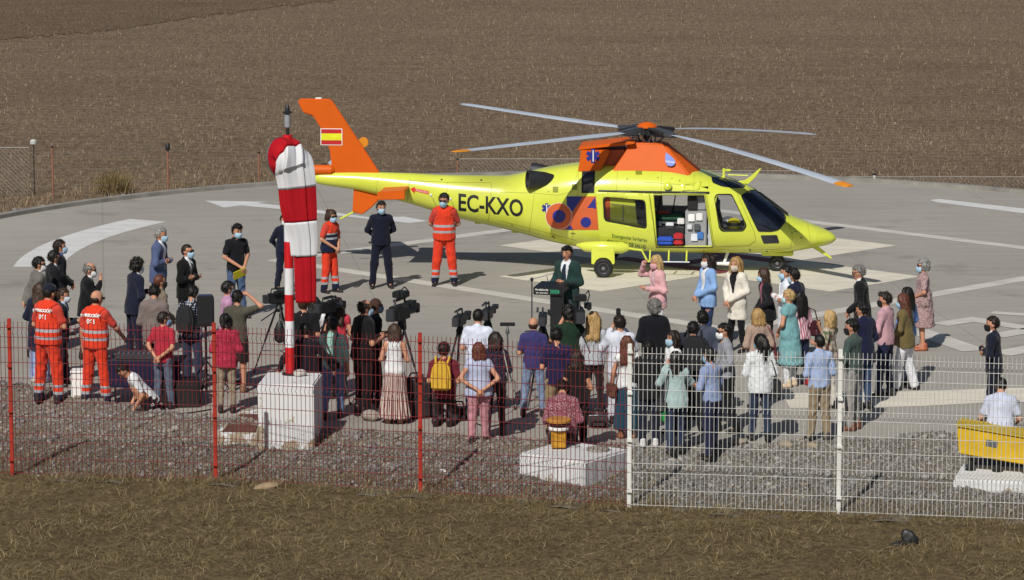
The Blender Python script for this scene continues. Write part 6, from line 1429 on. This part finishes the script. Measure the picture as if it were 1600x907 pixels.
# ------------------------------------------------------------------ equipment and things carried
def wp(key, x, y, z):
    P = PEOPLE[key]; q = (P['U'] @ np.array([x, y, z, 1]))[:3]*P['k']; a = radians(P['phi'] - 90)
    return Vector((P['p'].x + q[0]*cos(a) - q[1]*sin(a), P['p'].y + q[0]*sin(a) + q[1]*cos(a), q[2]))
M_KIT = plain('camera_black', '#17181a', .5, var=.2); M_KIT2 = plain('camera_grey', '#33353a', .5, var=.2)
LECT = at(857, 453, 1.10)
def tripod(name, loc, z, label, spread=.42, rot=0, handle=True):
    e = empty(name, (loc.x, loc.y, 0), rot); tag(e, label, 'tripod')
    for j in range(3):
        a = j*2*pi/3 + .5; f_ = Vector((cos(a)*spread, sin(a)*spread, .01)); t = Vector((cos(a)*.05, sin(a)*.05, z - .06)); mid = f_.lerp(t, .5)
        lg = MB().tube([t, mid], .019, 8).build('leg', M_KIT, e, smooth=True)
        MB().tube([mid, f_], .012, 8).build('lower_leg', M_KIT2, lg, smooth=True); MB().lathe([(.022, -.01), (.022, .015), (.012, .03)], Matrix.Translation(f_), 8).build('foot', M_KIT, lg)
        MB().tube([f_.lerp(t, .35), Vector((0, 0, f_.lerp(t, .35).z))], .007, 6).build('spreader', M_KIT2, e)
    MB().lathe([(.06, z - .10), (.07, z - .04), (.05, z), (.045, z + .05)], None, 14).build('head', M_KIT, e, smooth=True)
    if handle: MB().tube([(0, 0, z), (-.12, -.04, z - .1), (-.36, -.08, z - .22)], .011).build('pan_bar', M_KIT, e, smooth=True)
    return e
def tv_camera(u, v, z, label, s=1.0, stand=True, big=False, target=None, tl=None):
    p = at(u, v, z); d = (target or LECT) - p; a = math.atan2(d.y, d.x)
    e = empty('video_camera', p, a); tag(e, label, 'camera'); e.scale = (s, s, s)
    MB().box((-.20, -.07, -.09), (.14, .07, .09)).build('body', M_KIT, e, bevel=.012)
    MB().box((-.30, -.055, -.08), (-.205, .055, .07)).build('battery', M_KIT2, e, bevel=.008)
    X = Matrix.Rotation(pi/2, 4, 'Y')
    ln = MB().lathe([(.055, .14), (.058, .24), (.062, .26), (.062, .33), (.05, .335)], X, 20).build('lens', M_KIT2, e, smooth=True)
    MB().box((.33, -.07, -.055), (.40, .07, .065)).build('hood', M_KIT, ln, bevel=.01)
    MB().lathe([(.001, .336), (.046, .337), (.001, .338)], X, 16).build('glass', M_DGLASS, ln)
    MB().tube([(-.16, 0, .09), (-.14, 0, .17), (.10, 0, .18), (.12, 0, .09)], .014).build('handle', M_KIT, e, smooth=True)
    MB().box((-.02, -.17, .08), (.10, -.08, .15)).tube([(-.04, -.125, .115), (-.14, -.125, .115)], [.03, .038], 12).build('viewfinder', M_KIT, e)
    MB().tube([(.0, .09, .13), (.30, .09, .14)], .019, 12).build('microphone', M_KIT2, e, smooth=True)
    if big:
        MB().box((-.12, -.10, .19), (.06, .06, .27)).build('lamp_unit', M_KIT, e, bevel=.01); MB().tube([(.1, .0, -.09), (.16, .02, -.22), (.10, .04, -.36), (.02, .02, -.26)], .018).build('hanging_strap', plain('strap_tan', '#6c5f4c', .8), e)
        MB().tube([(-.2, -.1, .2), (-.26, -.12, .3), (-.12, -.12, .34), (0, -.1, .28)], .008).build('cable', M_KIT, e)
    if stand: tripod('tripod', p, z - .14*s, tl, .45, a)
    return e
tv_camera(436, 466, 1.30, 'video camera on a tripod just left of the windsock pole', .95, tl='black tripod left of the windsock pole with a bag hanging under it')
tv_camera(513, 480, 1.55, 'video camera in front of the woman in the red top', .95, tl='tripod in front of the woman in the red top')
tv_camera(626, 488, 1.52, 'large television camera above the woman in the striped skirt', 1.3, big=True, tl='tripod beside the woman in the striped skirt')
tv_camera(719, 500, 1.35, 'video camera on a tripod left of the white T-shirt', .95, tl='tripod left of the man in the white T-shirt')
tv_camera(762, 490, 1.55, 'video camera at the face of the man in the white T-shirt', .95, tl='tripod in front of the man in the white T-shirt')
tv_camera(848, 499, 1.42, 'video camera beside the bald man in the purple polo', .95, tl='tripod in front of the bald man in the purple polo')
tv_camera(904, 492, 1.62, 'large television camera beside the man in the green T-shirt', 1.2, big=True, tl='tripod in front of the man in the green T-shirt')
p = at(437, 520, .8); e = empty('tripod_bag', (p.x, p.y, .62)); tag(e, 'black bag hanging under the tripod beside the windsock pole', 'bag')
MB().lathe([(.02, 0), (.09, .05), (.10, .2), (.05, .34), (.02, .38)], Matrix.Diagonal((1, .6, 1, 1)), 14).build('body', M_KIT, e, smooth=True); MB().tube([(0, 0, .36), (0, 0, .5)], .008).build('strap', M_KIT, e)
# phone on a pole
p = at(793, 508, 1.42); e = empty('phone_stand', (p.x, p.y, 0)); tag(e, 'smartphone clamped on a slim pole between the television cameras', 'phone stand')
MB().box((-.12, -.008, 1.40), (.12, .008, 1.46)).build('phone', M_KIT, e, bevel=.006); MB().tube([(0, 0, .5), (0, 0, 1.30)], .013).build('pole', M_MGREY, e); MB().lathe([(.03, 1.28), (.035, 1.30), (.02, 1.36), (.012, 1.40)], None, 12).build('clamp', M_MGREY, e, smooth=True)
for j in range(3): a = j*2.094 + .3; MB().tube([(0, 0, .55), (cos(a)*.3, sin(a)*.3, .01)], .009).build('leg', M_KIT, e)
# lectern with its sign
e = empty('lectern', (LECT.x, LECT.y, 0), radians(-14)); tag(e, 'black lectern with a white lettered sign in front of the speaker', 'lectern')
M_LEC = plain('lectern_black', '#17181b', .45, var=.1)
MB().box((.04, -.05, .0), (.26, .06, 1.03)).build('column', M_LEC, e, bevel=.008); MB().box((-.12, -.2, 0), (.34, .22, .025)).build('foot', M_LEC, e, bevel=.006)
MB().prism([(-.25, 1.02), (.25, 1.02), (.25, 1.15), (-.25, 1.15)], -.10, -.08).build('sign_board', M_LEC, e, bevel=.004)
MB().add([(-.25, -.078, 1.02), (.25, -.078, 1.02), (.29, .34, 1.08), (-.21, .34, 1.08), (-.25, -.078, 1.15), (.25, -.078, 1.15), (.29, .34, 1.2), (-.21, .34, 1.2)], [(0, 3, 2, 1), (4, 5, 6, 7), (0, 1, 5, 4), (1, 2, 6, 5), (2, 3, 7, 6), (3, 0, 4, 7)]).build('desk', M_LEC, e, bevel=.006)
def sign_text(s, x0, x1, z, size, mat):
    cu = bpy.data.curves.new('t', 'FONT'); cu.body = s; cu.offset = .01; ob = bpy.data.objects.new('t', cu); COL.objects.link(ob); dg = bpy.context.evaluated_depsgraph_get(); me = bpy.data.meshes.new_from_object(ob.evaluated_get(dg)); bpy.data.objects.remove(ob)
    X = [v.co.x for v in me.vertices]; a, b_ = min(X), max(X); mb = MB(); mb.add([(x0 + (v.co.x - a)/(b_ - a)*(x1 - x0), -.103, z + v.co.y*size/.69) for v in me.vertices], [tuple(q.vertices) for q in me.polygons]); mb.build('sign_lettering', mat, e, recalc=False)
sign_text('Andalucía', -.22, .02, 1.095, .036, M_WHT); sign_text('en marcha', -.20, .01, 1.045, .026, M_WHT)
for j in range(6): x = .05 + j*.028; MB().add([(x, -.103, 1.05), (x + .012, -.103, 1.05), (x + .034, -.103, 1.085), (x + .012, -.103, 1.12), (x, -.103, 1.12), (x + .022, -.103, 1.085)], [(0, 1, 2, 5), (5, 2, 3, 4)]).build('chevron', plain('chevron_green', '#2fa57c', .5), e, recalc=False)
MB().tube([(.02, .05, 1.17), (-.02, .0, 1.28), (-.04, .04, 1.33)], .007).build('gooseneck_microphone', M_KIT2, e)
p = at(831, 522, 0); e = empty('microphone_stand', p); tag(e, 'grey microphone stand with boom arm beside the lectern', 'microphone stand')
hz = [z for z in np.arange(.3, 2, .01) if to_px(p.x, p.y, z)[1] <= 437][0]
MB().tube([(0, 0, 0), (0, 0, hz)], .012).build('pole', M_KIT2, e); MB().tube([(-.06, .02, hz - .02), (.40, -.1, hz + .13)], .008).build('boom', M_MGREY, e); MB().tube([(.40, -.1, hz + .13), (.52, -.13, hz + .165)], [.016, .022]).build('microphone', M_KIT, e, smooth=True)
MB().lathe([(.025, -.03), (.03, 0), (.025, .03)], Matrix.Translation((0, 0, hz)), 10).build('clutch', M_KIT, e)
for j in range(3): a = j*2.094; MB().tube([(0, 0, .06), (cos(a)*.24, sin(a)*.24, .01)], .01).build('leg', M_KIT, e)
# loudspeaker on its stand
p = at(323, 622, 0); e = empty('speaker_stand', p); tag(e, 'black tripod stand under the loudspeaker', 'speaker stand')
MB().tube([(0, 0, .1), (0, 0, 1.2)], .02).build('pole', M_KIT, e)
for j in range(3): a = j*2.094 + .4; MB().tube([(0, 0, .62), (cos(a)*.48, sin(a)*.48, .01)], .014).build('leg', M_KIT, e); MB().tube([(0, 0, .25), (cos(a)*.28, sin(a)*.28, .26)], .009).build('brace', M_MGREY, e)
e = empty('loudspeaker', (p.x, p.y, 1.2), radians(6)); tag(e, 'black loudspeaker standing high on its tripod beside the pink shirt', 'loudspeaker')
MB().prism([(-.14, 0), (.14, 0), (.14, .46), (.12, .49), (-.12, .49), (-.14, .46)], -.13, .13).build('cabinet', M_KIT, e, bevel=.015); MB().box((-.12, -.137, .03), (.12, -.132, .45)).build('grille', plain('speaker_grille', '#0e0f11', .8), e); MB().box((-.11, -.09, .492), (.11, .09, .50)).build('top_plate', plain('speaker_blue', '#27324f', .6), e)
p = at(283, 634, 0); e = empty('subwoofer', p, .1); tag(e, 'black bass speaker box on the ground behind the red polo man', 'speaker box')
MB().box((-.3, -.22, 0), (.3, .22, .44)).build('cabinet', M_KIT, e, bevel=.015); MB().box((-.26, -.228, .05), (.26, -.222, .39)).build('grille', MATS['speaker_grille'], e)
for s_ in (-1, 1): MB().box((s_*.304 - .004, -.08, .2), (s_*.304 + .004, .08, .26)).build('handle', M_KIT2, e)
# sound desk
p = at(226, 634, 0); e = empty('sound_desk', p, -.05); tag(e, 'folding table with mixing desk and dark cloth behind the bald rescue worker', 'table')
MB().box((-.62, -.05, .70), (.62, .55, .74)).build('table_top', M_KIT2, e, bevel=.006)
for sx_ in (-1, 1):
    for yy in (0, .5): MB().tube([(sx_*.56, yy, 0), (sx_*.56, yy, .7)], .016).build('leg', M_MGREY, e)
MB().box((-.60, -.065, .30), (.60, -.055, .735)).build('cloth_front', cloth('#1b1d3a'), e)
p2 = p + Vector((0, 0, .745)); e = empty('mixing_desk', (p.x - .12, p.y + .22, .745), -.05); tag(e, 'grey audio mixer lying on the sound desk', 'mixer')
MB().prism([(-.34, 0), (.34, 0), (.34, .09), (-.34, .09)], -.2, .2).build('housing', M_KIT2, e, bevel=.01)
for j in range(8): MB().box((-.3 + j*.08, -.15, .09), (-.27 + j*.08, .0, .102)).build('fader', M_MGREY, e)
p = at(128, 627, 0); e = empty('white_crate', p, .05); tag(e, 'white plastic crate standing between the two orange uniforms', 'crate')
MB().box((-.16, -.15, 0), (.16, .15, .48)).build('box', M_WHT, e, bevel=.015); MB().box((-.17, -.16, .482), (.17, .16, .52)).build('lid', M_WHT, e, bevel=.01)
# bags on the ground
def ground_bag(u, v, sx_, sy_, sz, col, label, rot=0):
    p = at(u, v, 0); e = empty('equipment_bag', p, rot); tag(e, label, 'bag'); c_ = plain('bag' + col, col, .8, var=.2, bmp=.2)
    MB().box((-sx_, -sy_, 0), (sx_, sy_, sz)).build('body', c_, e, bevel=min(sx_, sy_, sz)*.35, seg=3); MB().box((-sx_*.7, -sy_ - .03, .03), (sx_*.7, -sy_ + .01, sz*.6)).build('pocket', c_, e, bevel=.02)
    MB().tube([(-sx_*.5, 0, sz - .01), (-sx_*.3, 0, sz + .09), (sx_*.3, 0, sz + .09), (sx_*.5, 0, sz - .01)], .014).build('handle', M_KIT, e, smooth=True); MB().tube([(-sx_*.95, -sy_*.4, sz*.97), (0, -sy_*.5, sz + .005), (sx_*.95, -sy_*.4, sz*.97)], .006).build('zip', M_MGREY, e)
ground_bag(650, 652, .26, .18, .62, '#1b1b1e', 'large black camera case standing behind the third red post', .2)
ground_bag(716, 656, .20, .14, .20, '#151517', 'low black bag on the ground beside the kneeling man')
ground_bag(935, 668, .16, .12, .2, '#2b2a2b', 'black kit bag on the ground behind the teal skirt')
# backpacks worn
def backpack(key, col, label, s=1.0, z=1.0, sy_=.1, y=-.24):
    P = PEOPLE[key]; o = wp(key, 0, y, z); e = empty('backpack', o, radians(P['phi'] - 90)); tag(e, label, 'backpack'); c_ = plain('pack' + col, col, .75, var=.15, bmp=.25)
    MB().prism([(-.15*s, 0), (.15*s, 0), (.16*s, .22*s), (.13*s, .40*s), (.08*s, .45*s), (-.08*s, .45*s), (-.13*s, .40*s), (-.16*s, .22*s)], -sy_, sy_*.5).build('sack', c_, e, bevel=.035, seg=3)
    MB().prism([(-.11*s, .03), (.11*s, .03), (.11*s, .2*s), (-.11*s, .2*s)], -sy_ - .035, -sy_ + .01).build('pocket', c_, e, bevel=.018)
    for sg in (-1, 1): MB().tube([(sg*.09, 0, .42*s), (sg*.11, .12, .50*s), (sg*.13, .30, .42*s), (sg*.15, .36, .25*s)], .018, 8).build('strap', c_, e, smooth=True)
    MB().tube([(-.03, -.02, .44*s), (0, -.02, .50*s), (.03, -.02, .44*s)], .008).build('loop', c_, e)
backpack('yellowpack', '#c9a02c', 'yellow backpack worn by the kneeling man', 1.0, 1.02)
backpack('check', '#17181b', 'black backpack worn over the checked shirt', 1.0, 1.0)
backpack('darkjacket', '#141519', 'bulky black backpack on the man in the dark grey jacket', 1.25, .98, .12)
def shoulder_bag(key, side, col, label, z=.78, s=1.0, strap=True, y=-.03, name='shoulder_bag'):
    P = PEOPLE[key]; o = wp(key, side*.27, y, z); e = empty(name, o, radians(P['phi'] - 90)); tag(e, label, 'bag'); c_ = plain('sbag' + col, col, .6, var=.15, bmp=.2)
    MB().prism([(-.17*s, 0), (.17*s, 0), (.15*s, .26*s), (-.15*s, .26*s)], -.06, .06, lambda x, y_, z_: (y_, x, z_)).build('body', c_, e, bevel=.03, seg=3)
    MB().prism([(-.155*s, .13*s), (.155*s, .13*s), (.15*s, .27*s), (-.15*s, .27*s)], -.068, .068, lambda x, y_, z_: (y_, x, z_)).build('flap', c_, e, bevel=.02)
    if strap: top = (-side*.12, 0, (1.46 - z)*P['k']); MB().tube([(0, -.13*s, .25*s), (-side*.05, -.10, .45), top, (-side*.05, .12, .45), (0, .13*s, .25*s)], .011).build('strap', c_, e, smooth=True)
    else: MB().tube([(0, -.08, .26*s), (0, -.06, .36*s), (0, .06, .36*s), (0, .08, .26*s)], .01).build('handle', c_, e, smooth=True)
shoulder_bag('whiteblouse', 1, '#1a1a1f', 'black shoulder bag on the woman in the white blouse', .72)
shoulder_bag('maroonbag', 1, '#421a24', 'maroon leather bag on the woman in the striped top', .92, .95)
shoulder_bag('turq', 1, '#9a7346', 'small tan bag on the woman in the turquoise tunic', .80, .7)
shoulder_bag('tealskirt', -1, '#5a3a2a', 'brown bag on the woman in the teal skirt', .72, .8)
shoulder_bag('cardi', -1, '#2a2b31', 'dark crossbody bag on the woman in the teal cardigan', .76, .7)
shoulder_bag('bluebehind', -1, '#6b5440', 'brown bag held by the woman in the blue shirt', .74, .8)
shoulder_bag('darkfloral', 1, '#8d8a84', 'pale grey tote bag on the woman in the dotted blouse', .66, 1.0)
shoulder_bag('greenbag', 1, '#158a3f', 'bright green bag held by the person in the black jacket', .42, .95, False, .02, 'carrier_bag')
shoulder_bag('beige', 1, '#6a2f35', 'dark red purse beside the woman in the beige jacket', .84, .55)
# hand-held things
o = wp('envelope', .0, .27, .93); e = empty('yellow_envelope', o, radians(PEOPLE['envelope']['phi'] - 90)); tag(e, 'bright yellow envelope held by the young man in black', 'envelope')
R_ = Matrix.Rotation(radians(-25), 4, 'X') @ Matrix.Rotation(radians(20), 4, 'Y'); MB().box((-.02, -.004, -.12), (.24, .004, .06), R_).build('sheet', plain('envelope_yellow', '#d3c81e', .7), e); MB().box((-.02, -.0065, .0), (.24, -.0045, .06), R_).build('flap', plain('envelope_yellow2', '#c4b818', .7), e)
def still_camera(key, x, y, z, label, flash=False, rot=0):
    o = wp(key, x, y, z); e = empty('still_camera', o, radians(PEOPLE[key]['phi'] - 90 + rot)); tag(e, label, 'camera')
    MB().box((-.075, -.035, -.05), (.075, .035, .05)).box((-.03, -.03, .05), (.03, .03, .08)).build('body', M_KIT, e, bevel=.01); MB().lathe([(.035, 0), (.04, .03), (.042, .12), (.036, .13)], Matrix.Translation((0, .03, 0)) @ Matrix.Rotation(-pi/2, 4, 'X'), 16).build('lens', M_KIT2, e, smooth=True)
    if flash: MB().box((-.035, -.025, .085), (.035, .03, .19)).build('flash', M_KIT, e, bevel=.01)
still_camera('photog', 0, .20, 1.66, 'still camera with flash raised by the photographer in white', True)
still_camera('mint', .10, -.20, .98, 'still camera hanging on the back of the man in the mint shirt', rot=180)
still_camera('olive', -.05, .28, 1.2, 'still camera held by the man in the olive T-shirt')
P = PEOPLE['mint']; e = empty('camera_strap', wp('mint', 0, 0, 0), radians(P['phi'] - 90)); tag(e, 'black camera strap across the mint shirt', 'strap'); kk = P['k']
for sg in (-1, 1): MB().tube([(sg*.10*kk, .02, 1.50*kk), (sg*.09*kk, -.13*kk, 1.40*kk), (sg*.04*kk + .06, -.16*kk, 1.15*kk), (.10*kk, -.17*kk, 1.02*kk)], .011, 6).build('band', M_KIT, e, smooth=True)
o = wp('notes', .02, .34, 1.20); e = empty('notebook', o, radians(PEOPLE['notes']['phi'] - 90)); tag(e, 'small notebook held by the bald man with glasses', 'notebook'); MB().box((-.09, -.06, 0), (.09, .07, .012)).build('pages', M_WHT, e, bevel=.002); MB().box((-.092, -.062, -.006), (.092, .072, -.001)).build('cover', M_KIT, e); MB().tube([(.05, 0, .02), (.10, -.04, .17)], .006).build('pen', M_MGREY, e)
# cables on the pad
for i, (pts, lb) in enumerate(((((660, 640), (690, 660), (725, 655), (760, 668), (800, 660)), 'thin black cable on the ground by the kneeling man'), (((330, 640), (300, 645), (255, 650), (215, 640)), 'thin black cable running to the sound desk'))):
    mb = MB(); mb.tube([at(u, v, .012) for u, v in pts], .011, 6); tag(mb.build('cable', M_KIT, smooth=True), lb, 'cable')
